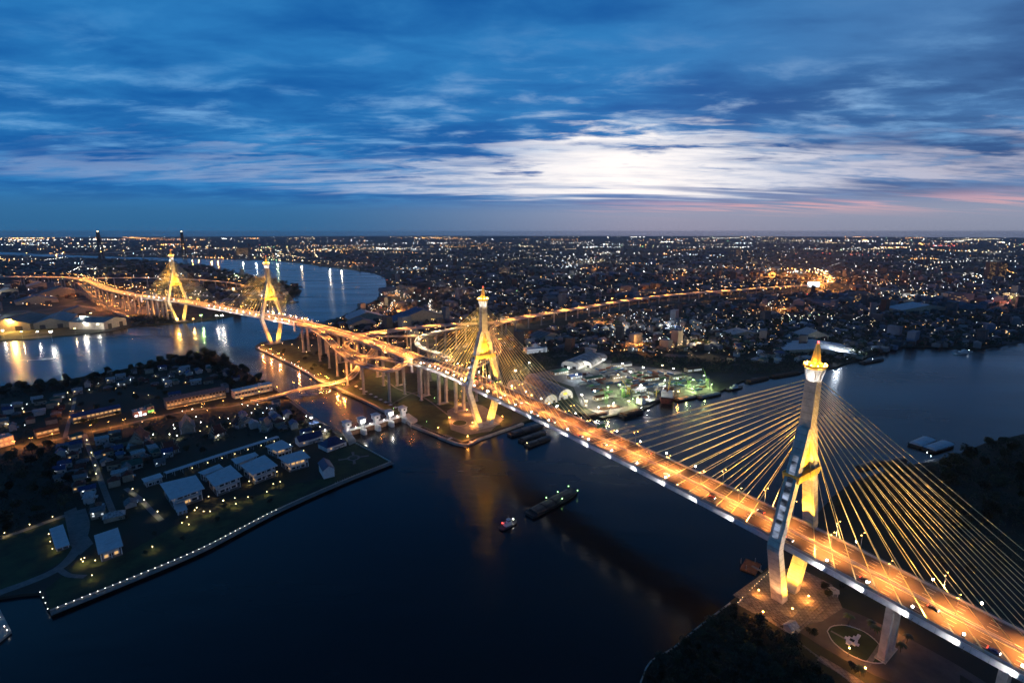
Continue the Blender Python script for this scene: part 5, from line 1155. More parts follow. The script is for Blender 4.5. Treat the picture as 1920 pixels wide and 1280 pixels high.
# containers
def container_mesh(mt):
    m = MB(); m.box((0, 0, .1), (12, 2.4, 2.5))
    for i in range(16):
        for s_ in (-1, 1): m.box((-5.6 + i * .75, s_ * 1.22, .2), (.3, .1, 2.3))
    for x in (-5.95, 5.95):
        for y in (-1.17, 1.17): m.box((x, y, 0), (.25, .25, 2.7))
    return m.mesh('body', mt)
CONT = [(n_, container_mesh(mat('container_' + n_, c, .6, vary=.25))) for n_, c in (('rust red', (.16, .05, .03)), ('blue', (.04, .09, .2)), ('grey', (.25, .25, .25)), ('green', (.05, .14, .07)), ('white', (.5, .5, .48)))]
cdoor = MB().box((6.03, .6, .25), (.06, 1.1, 2.3)).box((6.03, -.6, .25), (.06, 1.1, 2.3)).mesh('door', M['steel'])
cn = {}
yp = scatter([(1085, 705), (1130, 688), (1225, 696), (1320, 712), (1322, 730), (1235, 742), (1180, 752), (1120, 740), (1090, 725)], 120, 7.0)
yp.sort(key=lambda p: p[0])
for p in yp:
    nm, me = random.choice(CONT); e = empty('shipping_container', (p[0], p[1], LZ + .03), .5 + random.choice((0, 0, 1.57)) + random.uniform(-.06, .06)); i = cn.get(nm, 0); cn[nm] = i + 1
    tag(e, f'{nm} shipping container in the cargo yard, {nth(i)} {nm} one counted from the left', 'container', 'containers in the cargo yard'); part('body', me, e); part('door', cdoor, e)
yl = [(992, 680, 'white'), (1132, 674, 'white'), (1167, 682, 'white'), (1206, 689, 'white'), (1242, 685, 'warm'), (1263, 691, 'white'), (1081, 702, 'cool'), (1066, 690, 'white'), (1098, 681, 'white'), (1182, 697, 'white'), (1159, 703, 'warm'), (1247, 713, 'white'), (1271, 710, 'green'), (1202, 722, 'white'), (1162, 721, 'green'), (1115, 733, 'white'), (1140, 726, 'green'), (1179, 752, 'warm'), (1141, 761, 'warm'), (1272, 734, 'sodium'), (1044, 762, 'white'), (1029, 757, 'warm'), (967, 695, 'white'), (1091, 740, 'white'), (1320, 704, 'green'), (1300, 712, 'green')]
for i, (a, b, c) in enumerate(yl):
    q = G(a, b, LZ + 10); lamp('flood', (q.x, q.y, LZ), math.atan2(q.y, q.x) - math.pi / 2, f'{nth(i) if i else "first"} floodlight mast of the shipyard side, in order of distance from the left warehouse door' if False else f'{c} floodlight mast in the shipyard, {["left of the domed hall", "behind the pale lit shed", "at the back, first right of the shed", "at the back, second right of the shed", "at the back right of the yard, yellowish", "at the back right corner", "beside the open lawn", "at the left of the pale lit shed", "over the second arched shed", "in the middle of the yard, back", "in the middle of the yard, centre", "behind the red hulled ship", "right of the red hulled ship mast", "in the middle of the yard, front", "over the first green crane", "left of the front jetties", "over the crane at the water", "at the river edge, middle", "at the river edge, left", "beside the red hulled ship", "before the twin hangars, right", "before the twin hangars, left", "left behind the twin hangars", "right of the twin hangars", "at the far cranes", "left of the far cranes"][i]}', 'shipyard floodlights', c, 15000 if c != 'green' else 12000, {'white': (1, .95, .78), 'warm': WARM, 'cool': COOL, 'green': (.75, 1, .4), 'sodium': SODIUM}[c], .72, cone=180)
for i, (a, b, dp, rm, t) in enumerate([((1100, 716), (1130, 711), 9, 'green', 'low green roofed shed left in the cargo yard'), ((1150, 712), (1176, 708), 9, 'grey', 'low grey roofed shed in the middle of the cargo yard'), ((1210, 716), (1236, 712), 9, 'rust red', 'rust roofed shed behind the dark ship in the yard'), ((1262, 712), (1290, 708), 9, 'grey', 'low grey shed behind the red hulled ship'), ((1070, 712), (1092, 708), 10, 'blue', 'blue roofed shed between the hangars and the yard'), ((1190, 738), (1212, 734), 8, 'pale', 'pale roofed shed at the water behind the dark ship'), ((1118, 752), (1142, 747), 8, 'rust red', 'rust roofed shed beside the left jetties'), ((1040, 704), (1066, 699), 12, 'green', 'green roofed shed behind the right hangar'), ((1150, 690), (1185, 686), 10, 'grey', 'long grey shed at the back of the cargo yard'), ((1290, 698), (1316, 695), 10, 'brown', 'brown shed at the back right of the cargo yard')]):
    block('work_shed', t, G(*a, LZ), G(*b, LZ), dp, 4.5, 1, WALLC[1], ROOFC[rm], E['window_cool'], 'shed', pitched=True)
for i, (a, b, c) in enumerate([(1150, 764, 'white'), (1186, 756, 'green'), (1216, 752, 'white'), (1262, 741, 'warm'), (1300, 733, 'green'), (1334, 728, 'green'), (1122, 772, 'white'), (1098, 768, 'warm')]):
    q = G(a, b, LZ); lamp('post', q, 0, f'{c} quay lamp at the shipyard edge, {nth(i)} in the row above the moored barges', 'shipyard quay lamps', c, 16000, {'white': (1, .95, .78), 'warm': WARM, 'green': (.75, 1, .35)}[c], 1.5, cone=180)
# cranes and masts in the yard
def crane(label, px, h, mt, rz, rake=.5):
    c = G(*px, LZ); e = empty('harbour_crane', c, rz); tag(e, label, 'crane')
    m = MB()
    for x in (-2, 2):
        for y in (-2, 2): m.bar((x, y, 0), (x * .6, y * .6, h * .45), .45, .45)
    for i in range(4): z = h * .1 * (i + .5); m.bar((-2, -2, z), (2, 2, z + 1.5), .2, .2); m.bar((2, -2, z), (-2, 2, z + 1.5), .2, .2)
    m.build('tower', mt, e); MB().box((0, -.5, h * .45), (3.4, 4.5, 2.8)).build('cab', mt, e)
    b = MB(); A, B = V(0, 1, h * .48), V(0, h * rake, h)
    for s_ in (-.6, .6): b.bar(A + V(s_, 0, 0), B, .3, .3); b.bar(A + V(s_, 0, 1.4), B, .2, .2)
    for i in range(1, 8): p = A.lerp(B, i / 8); b.bar(p + V(-.5, 0, 0), p + V(.5, 0, .9), .12, .12)
    b.build('boom', mt, e); MB().tube(B, (B.x, B.y, h * .35), .08, n=4).build('hoist_rope', M['dark_steel'], e)
    return e
for i, (q, h, mt, rz, t) in enumerate([((1136, 757), 24, M['green_steel'], .4, 'green harbour crane at the water left of the middle jetties'), ((1168, 747), 26, M['green_steel'], -.5, 'green harbour crane right of the middle jetties'), ((1178, 742), 22, M['yellow_steel'], 1.0, 'yellow harbour crane beside the green one'), ((1252, 737), 20, M['steel'], .3, 'grey ship crane over the red hulled ship'), ((1290, 730), 26, M['green_steel'], .8, 'green crane at the right end of the yard, left of two'), ((1325, 727), 28, M['green_steel'], .2, 'tall green crane at the far right end of the yard'), ((1098, 763), 18, M['steel'], 1.3, 'pale derrick right of the twin hangars')]): crane(t, q, h, mt, rz)
for i, q in enumerate([(1134, 745), (1166, 735), (1290, 722), (1324, 718)]): light(G(*q, 14), 6500, (.8, 1, .35), .4)
# ships and barges
def vessel(label, a, b, beam, free, mt, deckm, kind='barge', z=0.0, cat='barge', group=None, lampc=None):
    a, b = G(*a, z), G(*b, z); t = b - a; L_ = t.length; rz = math.atan2(t.y, t.x); e = empty('barge' if kind == 'barge' else 'ship' if kind == 'ship' else 'tug_boat', (a + b) / 2, rz); tag(e, label, cat, group)
    st = [(-.5, .75, .2), (-.46, .95, 0), (-.2, 1, 0), (.25, 1, 0), (.42, .72, .15), (.5, .12 if kind != 'barge' else .45, .55)]
    m = MB(); rings = []
    for x, wd, sh in st: y = beam / 2 * wd; rings.append([V(x * L_, -y, free + sh), V(x * L_, -y * .78, -.8), V(x * L_, y * .78, -.8), V(x * L_, y, free + sh)])
    vs = [p for r_ in rings for p in r_]; fs = []
    for i in range(len(st) - 1):
        for j in range(3): fs.append((i * 4 + j, i * 4 + j + 1, i * 4 + j + 5, i * 4 + j + 4))
    fs += [(0, 1, 2, 3), tuple(range(len(vs) - 4, len(vs)))[::-1]]; m.add(vs, fs); m.build('hull', mt, e)
    d = MB(); vs = [p + V(0, 0, -.25) for r_ in rings for p in (r_[0], r_[3])]; d.add(vs, [(2 * i, 2 * i + 1, 2 * i + 3, 2 * i + 2) for i in range(len(st) - 1)]); d.build('deck', M['dark_steel'], e)
    if kind == 'barge':
        n = max(1, int(L_ / 14))
        for i in range(n):
            x0 = -L_ * .42 + i * L_ * .82 / n; x1 = x0 + L_ * .82 / n * .93; k = MB(); y = beam * .4
            sec = [(-y, free - .2), (-y * .95, free + 1.0), (-y * .45, free + 1.9), (y * .45, free + 1.9), (y * .95, free + 1.0), (y, free - .2)]
            k.sweep([(V(x0, 0, 0), V(0, 1, 0)), (V(x1, 0, 0), V(0, 1, 0))], sec); k.build('hatch_cover', deckm, e)
    elif kind == 'ship':
        for x, w_, h_, z0 in ((-.36, .16, 3, free), (-.37, .13, 2.8, free + 3), (-.38, .09, 2.6, free + 5.8)):
            hs = MB().box((x * L_, 0, z0 - .2), (w_ * L_, beam * .74, h_)).build('deck_house', M['white'], e)
            MB().box(((x + w_ / 2) * L_ + .05, 0, z0 + .9), (.14, beam * .6, 1.0)).build('window', E['window_cool'], hs)
        MB().lathe((-.42 * L_, 0, free + 8), [(1.3, 0), (1.1, 3.6)], 10).build('funnel', M['rust'], e)
        for x in (-.05, .3):
            k = MB(); k.tube((x * L_, 0, free), (x * L_, 0, free + 15), .4, .22, 6); k.bar((x * L_, 0, free + 4), (x * L_ + 9, 1.5, free + 12), .3, .3); k.bar((x * L_, 0, free + 4), (x * L_ - 9, -1.5, free + 12), .3, .3); k.build('mast', M['yellow_steel'], e)
        for x in (-.18, .02, .22): MB().box((x * L_, 0, free - .1), (L_ * .15, beam * .66, 1.3)).build('hatch_cover', deckm, e)
    else:
        hs = MB().box((-.05 * L_, 0, free - .2), (L_ * .36, beam * .6, 2.5)).box((.02 * L_, 0, free + 2.3), (L_ * .18, beam * .5, 2.2)).build('deck_house', M['white'], e)
        MB().box((.02 * L_, 0, free + 3.1), (L_ * .19, beam * .52, .8)).build('window', M['glass'], e); MB().lathe((-.2 * L_, 0, free + 2), [(.5, 0), (.4, 2)], 8).build('funnel', M['rust'], e); MB().tube((0, 0, free + 4.4), (0, 0, free + 8), .1, .06, 5).build('mast', M['steel'], e)
    if lampc:
        for x, y, cc in lampc: MB().octa((x * L_, y * beam / 2, free + 2.6), .5).build('deck_lamp', E[cc], e)
    return e
vessel('long dark barge moored nearest the quay right of the second pylon', (955, 818), (1018, 798), 12, 2.2, M['hull'], M['dark_steel'])
vessel('dark covered barge in the middle of the moored group under the bridge', (975, 829), (1022, 812), 10, 2, M['hull'], M['hull'])
vessel('dark covered barge lowest of the moored group under the bridge, with a pale lamp', (986, 838), (1030, 822), 10, 2, M['hull'], M['hull'], lampc=[(-.46, 0, 'warm')])
vessel('red hulled cargo ship at the cargo yard', (1249, 757), (1256, 730), 20, 8, M['red_hull'], M['rust'], 'ship', cat='ship')
vessel('barge heaped with pale cargo right of the red hulled ship', (1267, 752), (1305, 744), 11, 2, M['hull'], M['cargo'])
vessel('second barge heaped with pale cargo at the right end of the yard', (1308, 747), (1350, 738), 12, 2, M['hull'], M['cargo'])
vessel('dark ship with a pale deck moored left of the red hulled ship', (1195, 762), (1238, 748), 13, 3, M['hull'], M['cargo'], 'ship', cat='ship')
vessel('dark hulled vessel moored at the middle jetties with a lit stern', (1165, 783), (1203, 772), 14, 3.5, M['hull'], M['rust'], lampc=[(.48, 0, 'white')])
vessel('dark pontoon barge at the left jetties below the shipyard', (1095, 784), (1140, 776), 12, 2, M['hull'], M['rust'])
vessel('dark barge between the left jetties and the lit vessel', (1120, 770), (1165, 764), 11, 2, M['hull'], M['rust'])
vessel('small tug at the far right of the shipyard', (1362, 732), (1392, 726), 8, 2, M['hull'], M['hull'], 'tug', cat='boat')
vessel('pair of low barges beyond the far cranes, left one', (1400, 718), (1440, 709), 11, 2, M['hull'], M['rust'])
vessel('pair of low barges beyond the far cranes, right one', (1445, 708), (1500, 699), 12, 2, M['hull'], M['rust'])
vessel('dark boat moored near the far sheds on the right shore', (1615, 682), (1655, 674), 12, 2.4, M['hull'], M['hull'], lampc=[(0, 0, 'cool')])
vessel('pale boat at the far right shore', (1790, 664), (1822, 660), 10, 2.4, M['white'], M['white'], 'tug', cat='boat', lampc=[(.3, 0, 'cool')])
vessel('left one of the two roofed barges floating mid river at right', (1713, 838), (1746, 824), 15, 2.4, M['hull'], M['sheet_roof'])
vessel('right one of the two roofed barges floating mid river at right', (1738, 846), (1782, 832), 15, 2.4, M['hull'], M['sheet_roof'])
vessel('dim barge moored under the trees behind the nearest pylon cables', (1610, 880), (1650, 866), 9, 1.6, M['hull'], M['hull'])
vessel('second dim barge near the right bank behind the cables', (1655, 872), (1698, 862), 9, 1.6, M['hull'], M['hull'])
vessel('long dark barge travelling in the middle of the near river', (992, 968), (1078, 922), 13, 2.2, M['hull'], M['hull'], lampc=[(.2, .8, 'green'), (.45, .8, 'green'), (-.05, .8, 'green'), (.45, -.8, 'green'), (.1, -.8, 'green')])
vessel('small tug with a red and white lamp towing the dark barge', (938, 993), (968, 978), 6, 1.4, M['hull'], M['hull'], 'tug', cat='boat', lampc=[(.3, 0, 'white'), (-.3, .5, 'red')])
vessel('small white boat far up the river', (559, 537), (568, 539), 9, 2, M['white'], M['white'], 'tug', cat='boat')
vessel('boat moored at the dark point right of the third pylon', (538, 568), (560, 566), 9, 2, M['hull'], M['hull'], 'tug', cat='boat')
# docks with light at the right end of the moored pair
for i, (q, t) in enumerate([((1737, 855), 'small lamp on the landing below the roofed barges, upper'), ((1744, 862), 'small lamp on the landing below the roofed barges, lower'), ((1768, 971), 'single white lamp among the dark trees right of the nearest pylon')]): place(q, 'post', t, 'right bank lamps', 'cool', 500, COOL, 1.0)
tag(MB().prism(gp([(1735, 866), (1765, 858), (1772, 866), (1742, 876)]), -1, 1.2).build('landing_stage', M['paving']), 'pale landing stage on the right bank below the roofed barges', 'jetty')

# ------------------------------------------------------------------ steps, garden and park round the nearest pylon
n1_ = V(U1.y, -U1.x, 0)
pl = gp([(1382, 1132), (1440, 1078), (1490, 1060), (1560, 1095), (1580, 1140), (1540, 1165), (1485, 1172), (1455, 1172)], LZ); tag(MB().prism(pl, LZ - .4, LZ + .08).build('pylon_terrace', M['tiled']), kind='structure')
e = empty('stairway', P1 + V(0, 0, LZ)); tag(e, 'pale steps round the base of the nearest pylon', 'steps')
for i in range(6):
    a, b = 11 + (6 - i) * 1.5, 17 + (6 - i) * 1.5; MB().hexa(quad_ring(V(0, 0, .1 + i * .28), U1, n1_, a, b) + quad_ring(V(0, 0, .1 + (i + 1) * .28), U1, n1_, a, b)).build('step', M['tiled'], e)
g_c = G(1597, 1203, LZ)
tag(MB().prism(gp([(1505, 1165), (1560, 1140), (1640, 1165), (1720, 1210), (1800, 1255), (1800, 1300), (1700, 1290), (1640, 1265), (1590, 1240), (1530, 1205), (1500, 1185)], LZ), LZ - .2, LZ + .05).build('park_drive', M['asphalt']), kind='structure')
oval = [(1551, 1183), (1560, 1174), (1585, 1172), (1620, 1184), (1645, 1204), (1660, 1228), (1655, 1242), (1625, 1240), (1590, 1225), (1562, 1203)]
tag(MB().prism(gp(oval, LZ), LZ - .1, LZ + .2).build('oval_lawn', M['grass']), kind='structure')
kb = frame(catmull([tuple(G(a, b, LZ)) for a, b in oval + oval[:1]], 2)); tag(MB().sweep(kb, rect(-.25, .25, -.1, .34)).build('oval_kerb', M['pale_concrete']), 'striped pale kerb round the oval lawn by the nearest pylon', 'kerb')
m = MB()
for i, (p, r) in enumerate(kb[::2]): m.tube((p.x, p.y, LZ), (p.x, p.y, LZ + .9), .16, .12, 6)
tag(m.build('oval_bollards', M['pale_concrete']), 'pale bollards standing along the oval kerb', 'bollards', kind='stuff')
e = empty('garden_emblem', g_c, .7); tag(e, 'white stepped emblem laid on the oval lawn', 'monument')
for i, (x, y, w_, d) in enumerate(((0, 0, 4.6, 4.6), (3.6, -.6, 3.2, 2.6), (6.4, -1.2, 4.0, 1.5), (-3.0, .8, 2.2, 2.0), (.4, 2.9, 1.6, 1.4), (-.4, -2.9, 1.6, 1.4))): MB().box((x, y, .1), (w_, d, .9 + .25 * (i == 0))).build('block', M['white'], e)
MB().box((0, 0, 1.26), (2.2, 2.2, .12)).build('inset', M['leaf2'], e)
sheet_path('lawn_path', [(1558, 1182), (1580, 1194), (1596, 1203)], 1.3, M['paving'], LZ + .26); sheet_path('lawn_path', [(1652, 1208), (1640, 1226), (1624, 1248)], 2.4, M['paving'], LZ + .26)
sheet_path('park_walk', [(1535, 1232), (1565, 1250), (1600, 1272), (1640, 1300)], 5, M['tiled'], LZ + .08); sheet_path('park_road', [(1570, 1140), (1620, 1160), (1676, 1188), (1740, 1222), (1800, 1256), (1870, 1300)], 6, M['asphalt'], LZ + .07)
fence = frame(catmull([tuple(G(a, b, LZ)) for a, b in [(1455, 1173), (1476, 1187), (1510, 1215), (1550, 1245), (1590, 1276), (1620, 1300)]], 2.5)); og = fence[0][0]
e = empty('park_fence', og); tag(e, 'pale post and rail fence between the park walk and the dark trees', 'fence')
for h in (.5, 1.1): MB().sweep(fence, rect(-.06, .06, h, h + .12)).build('rail', M['pale_concrete'], e, og)
for p, r in fence: MB().tube(p, p + V(0, 0, 1.3), .1, n=5).build('post', M['pale_concrete'], e, og)
sw = frame(catmull([tuple(G(a, b, LZ)) for a, b in [(1201, 1280), (1219, 1242), (1263, 1215), (1311, 1175), (1369, 1131)]], 4)); tag(MB().sweep(sw, rect(-.3, .3, -4, .8)).build('shore_wall', M['pale_concrete']), 'pale shore wall along the dark park at the bottom', 'wall')
qy = frame(catmull([tuple(G(a, b, LZ)) for a, b in [(1383, 1131), (1410, 1104), (1441, 1075)]], 3)); m = MB(); m.sweep(qy, rect(-.3, .5, -4, .4)); tag(m.build('quay', M['pale_concrete']), 'pale quay edge beside the nearest pylon', 'quay')
for i, (p, r) in enumerate(qy[::1]): lamp('bollard', p + V(0, 0, .4), 0, f'{nth(i)} mooring bollard on the quay by the nearest pylon, counted from below', 'quay bollards', 'warm', sc=.6)
# jetty, gazebo, kiosk
jp = frame(catmull([tuple(G(a, b, 1.5)) for a, b in [(1440, 1080), (1425, 1068), (1410, 1060)]], 4)); e = empty('jetty', jp[0][0]); tag(e, 'dim jetty with a floating landing left of the nearest pylon', 'jetty'); og = jp[0][0]
MB().sweep(jp, rect(-1, 1, -.3, 0)).build('gangway', M['paving'], e, og); jc = G(1407, 1063, 0); MB().box((jc.x, jc.y, -.5), (14, 10, 1.6), .9).build('float', M['rust'], e, og)
for a in (-1, 1):
    for b in (-1, 1): MB().tube((jc.x + a * 5, jc.y + b * 4, -2), (jc.x + a * 5, jc.y + b * 4, 4.5), .25, n=6).build('pile', M['steel'], e, og)
def gazebo(label, px, n, r, m_roof):
    c = G(*px, LZ); e = empty('gazebo', c); tag(e, label, 'gazebo'); MB().lathe((0, 0, 0), [(r * .95, 0), (r * .95, .4)], n).build('floor', M['paving'], e); MB().lathe((0, 0, 3), [(r * 1.1, 0), (r * 1.1, .15), (.3, 1.9), (.1, 2.4)], n).build('roof', m_roof, e)
    for i in range(n): a = 2 * math.pi * i / n; MB().tube((math.cos(a) * r * .85, math.sin(a) * r * .85, .4), (math.cos(a) * r * .85, math.sin(a) * r * .85, 3.1), .12, n=5).build('post', M['white'], e)
gazebo('small orange lit gazebo under the trees right of the nearest pylon', (1561, 1114), 6, 3.6, M['pylon'])
kq = G(1482, 1180, LZ); e = empty('kiosk', kq, .5); tag(e, 'small kiosk with a pale blue-grey roof at the foot of the steps', 'kiosk')
for nm, me in house_proto(6, 5, 3, 'pale', WALLC[0], 'gable', 1): part(nm, me, e)
for i, (q, t, pw) in enumerate([((1421, 1120), 'left of the pylon foot by the quay', 3600), ((1500, 1094), 'right of the pylon legs, under the deck', 6000), ((1514, 1131), 'on the steps right of the pylon', 6000), ((1429, 1161), 'below the steps at the left', 3600), ((1679, 1185), 'on the park road under the bridge', 4000), ((1590, 1230), 'beside the oval lawn', 2000), ((1620, 1268), 'on the paved walk at the bottom edge', 6000), ((1484, 1155), 'low at the foot of the steps', 800)]):
    place(q, 'post', f'orange lamp {t}', 'lamps round the nearest pylon', 'sodium', pw, SODIUM, 1.3, cone=180)
for i, q in enumerate([(1640, 1192), (1688, 1222), (1612, 1268), (1590, 1170), (1632, 1180), (1700, 1205)]): palm(G(*q, LZ), random.uniform(.8, 1.1), f'palm in the park below the bridge, {["above the oval lawn", "below the park road at the right", "at the bottom edge of the frame", "at the top of the oval lawn", "right of the oval lawn top", "between lawn and bridge pier"][i]}', 'park palms')
avP = [([P1 + U1 * s_ for s_ in (-250, 30)], 24), ([p for p, _ in fence], 4)]
grove([(1215, 1262), (1262, 1226), (1365, 1142), (1390, 1148), (1450, 1182), (1560, 1275), (1600, 1330), (1200, 1330)], 50, 7.2, 'dark tree in the unlit park at the bottom of the picture', 'bottom park trees', (.5, .9), [([p for p, _ in fence], 5)])
grove([(1600, 912), (1720, 880), (1770, 872), (1860, 835), (1960, 812), (1990, 900), (1960, 1010), (1800, 1000), (1650, 965)], 54, 11.5, 'dark tree in the unlit wood right of the nearest pylon', 'right bank wood trees', (.9, 1.6), avP)
grove([(1520, 1010), (1580, 985), (1680, 1020), (1900, 1120), (1990, 1180), (1990, 1080), (1700, 970), (1590, 930), (1530, 975)], 16, 11, 'dark tree close behind the nearest bridge deck', 'trees behind the nearest deck', (.6, 1.0), avP)
for i, q in enumerate([(1545, 1108), (1552, 1118), (1528, 1192), (1518, 1188), (1603, 1262), (1596, 1255), (1575, 1105)]): tree(G(*q, LZ), random.uniform(.45, .6), f'small dark tree {["left of the gazebo", "below the gazebo", "right of the kiosk, larger", "right of the kiosk, smaller", "at the end of the paved walk, right", "at the end of the paved walk, left", "behind the gazebo"][i]}', 'small park trees')

# ------------------------------------------------------------------ west bank warehouses
def warehouse(label, a, b, depth, h, roofm, rise=.16, wallm=None):
    a, b = G(*a, LZ), G(*b, LZ); t = b - a; w_ = t.length; rz = math.atan2(t.y, t.x); e = empty('warehouse', (a + b) / 2, rz); tag(e, label, 'warehouse')
    MB().box((0, depth / 2, 0), (w_, depth, h)).build('wall', wallm or WALLC[1], e); rh = w_ * rise; ov = 1
    for s_ in (-1, 1):
        q = [(s_ * (w_ / 2 + ov), -ov, h - .15), (s_ * (w_ / 2 + ov), depth + ov, h - .15), (0, depth + ov, h + rh), (0, -ov, h + rh)]; MB().hexa(q + [(x, y, z + .3) for x, y, z in q]).build('roof', roofm, e)
        n = max(3, int(depth / 14))
        for i in range(n): y = (i + .5) * depth / n; MB().bar((s_ * (w_ / 2 + ov), y, h + .32), (0, y, h + rh + .45), .8, .25).build('roof_rib', M['steel'], e)
    for yy in (-.05, depth + .05): MB().add([(-w_ / 2, yy, h - .1), (w_ / 2, yy, h - .1), (0, yy, h + rh)], [(0, 1, 2)]).build('gable', wallm or WALLC[1], e)
    MB().box((0, depth / 2, h + rh + .2), (3, depth * .9, 1.2)).build('ridge_vent', roofm, e)
    for x in (-.25, .25): MB().box((x * w_, -.1, 0), (w_ * .16, .2, h * .7)).build('door', M['dark_steel'], e)
    return e
TEAL = mat('teal_sheet_roof', (.06, .14, .20), .5, vary=.2, vscale=.1); TAN = mat('tan_sheet_roof', (.20, .17, .15), .7, vary=.2, vscale=.1)
warehouse('large tan roofed warehouse at the left edge glowing orange', (-30, 624), (58, 619), 120, 16, TAN)
warehouse('long warehouse with a teal and pale roof left of the pale arched store', (64, 618), (130, 613), 130, 14, TEAL)
warehouse('small pale warehouse on the riverside behind the white floodlights', (140, 612), (168, 609), 60, 9, M['sheet_roof'])
w2_ = warehouse('pale walled store with a teal roof nearest the farthest pylon', (196, 618), (238, 609), 90, 17, TEAL, .12, wallm=M['pylon'])
for i, (a, b, dp, h, rm, t) in enumerate([((30, 572), (110, 566), 60, 9, ROOFC['blue'], 'long blue roofed shed behind the tan warehouse'), ((60, 560), (165, 553), 70, 9, ROOFC['grey'], 'long grey roofed shed left of the west slip road'), ((50, 545), (110, 541), 70, 14, WALLC[0], 'pale blocky works beyond the long sheds'), ((120, 590), (180, 585), 50, 8, ROOFC['grey'], 'grey shed behind the teal roofed warehouse'), ((0, 552), (40, 549), 60, 10, ROOFC['pale'], 'pale shed at the far left edge')]): warehouse(t, a, b, dp, h, rm)
wl = [((18, 600), 'sodium', 900000, 1.9, 'huge orange floodlight before the tan warehouse'), ((95, 622), 'white', 70000, 1.5, 'white floodlight on the river bank left of the teal roofed warehouse'), ((153, 594), 'white', 90000, 1.8, 'brilliant white floodlight between the teal warehouse and the pale store'), ((158, 606), 'white', 14000, 1.1, 'white lamp below the brilliant one'), ((172, 603), 'white', 14000, 1.1, 'white lamp left of the pale store'), ((183, 608), 'white', 16000, 1.1, 'white lamp at the corner of the pale store'), ((170, 587), 'warm', 9000, 1.1, 'warm lamp behind the pale store'), ((140, 616), 'warm', 9000, 1.0, 'low lamp on the bank below the teal warehouse'), ((40, 622), 'warm', 16000, 1.1, 'warm lamp at the tan warehouse door'), ((5, 620), 'white', 16000, 1.1, 'white lamp at the left edge of the west bank'), ((70, 622), 'white', 12000, 1.1, 'white lamp before the teal warehouse wall'), ((116, 629), 'red', 0, 1, ''), ((377, 591), 'green', 40000, 1.4, 'green lamp right of the farthest pylon'), ((406, 592), 'white', 60000, 1.3, 'left one of two white lamps on the bank between the far pylons'), ((416, 592), 'white', 60000, 1.3, 'right one of two white lamps on the bank between the far pylons'), ((332, 598), 'sodium', 120000, 1.3, 'orange lamp at the foot of the farthest pylon'), ((362, 598), 'sodium', 60000, 1.0, 'small orange lamp right of the farthest pylon')]
for q, c, pw, s_, t in wl:
    if c == 'red': continue
    g = G(q[0], q[1], LZ + 14 * s_); lamp('flood', (g.x, g.y, LZ), math.atan2(g.y, g.x) - math.pi / 2, t, 'west bank floodlights', c, pw, {'white': (1, .95, .8), 'warm': WARM, 'sodium': (1, .52, .1), 'green': (.6, 1, .3)}[c], s_, cone=180)
# orange lit road junction under the west viaduct
tag(MB().prism(gp([(150, 588), (185, 572), (230, 560), (300, 578), (335, 592), (300, 597), (250, 590), (200, 582)], LZ), LZ - .2, LZ + .05).build('junction_road', M['asphalt']), kind='structure')
for i, q in enumerate([(196, 566), (208, 570), (222, 576), (240, 574), (262, 582), (285, 588), (250, 563), (186, 578), (300, 592), (318, 590), (200, 560), (232, 566), (272, 572)]):
    g = G(q[0], q[1], LZ); lamp('road', g, .3, f'{nth(i)} sodium street lamp in the orange junction under the west viaduct, counted from the left', 'junction street lamps', 'sodium', 70000, SODIUM, 1.1, cone=180)

# ------------------------------------------------------------------ the city beyond
LAND2, LAND4 = L2, L4
rg = random.Random(11)
def on_city(p): return inside(p, LAND2) or inside(p, LAND4)
hw_keep = [([p for p in r_[0]], 14 if r_[1] < 11 else 46) for r_ in RAMP_PATHS] + [([p for p, _ in MAIN], 26)]
YARD = [gp([(940, 690), (1130, 660), (1340, 690), (1340, 760), (1100, 800), (940, 760)], LZ), gp([(0, 560), (245, 560), (250, 640), (0, 650)], LZ), gp([(478, 640), (700, 640), (960, 730), (980, 800), (866, 840)], LZ), gp([(240, 580), (300, 570), (440, 585), (440, 602), (340, 612), (240, 618)], LZ)]
CELLS = set()
for a_, d_ in hw_keep:
    k_ = int(d_ / 8) + 1
    for q, q2 in zip(a_, a_[1:]):
        for t_ in range(max(1, int((q2 - q).length / 8)) + 1):
            c_ = q.lerp(q2, t_ / max(1, int((q2 - q).length / 8))); cx, cy_ = int(c_.x // 8), int(c_.y // 8)
            for i_ in range(-k_, k_ + 1):
                for j_ in range(-k_, k_ + 1):
                    if i_ * i_ + j_ * j_ <= (d_ / 8 + .5) ** 2: CELLS.add((cx + i_, cy_ + j_))
def free(p): return (int(p.x // 8), int(p.y // 8)) not in CELLS and not (p.y < 2200 and any(inside(p, y) for y in YARD))
# nearest houses of the city, one by one
hs0 = len(HOUSES); cand = []
for _ in range(6000):
    if len(cand) >= 150: break
    px, py = rg.uniform(940, 1640), rg.uniform(606, 684); p = G(px, py, LZ)
    if py > 662 and px < 1345: continue
    if not inside(p, LAND2) or not free(p) or any((p.x - q.x) ** 2 + (p.y - q.y) ** 2 < 240 for q in cand): continue
    cand.append(p)
for p in cand: house(p, .6 + rg.choice((0, 1.57, 3.14)) + rg.uniform(-.2, .2), rg.uniform(1.0, 1.5))
for p in [G(rg.uniform(420, 545), rg.uniform(546, 575), LZ) for _ in range(60)]:
    if inside(p, LAND4) and free(p): house(p, rg.uniform(0, 6), rg.uniform(1.2, 1.8))
label_houses(HOUSES[hs0:], 'in the dark town, counted from the second pylon', P2, 'town houses beyond the bridge')
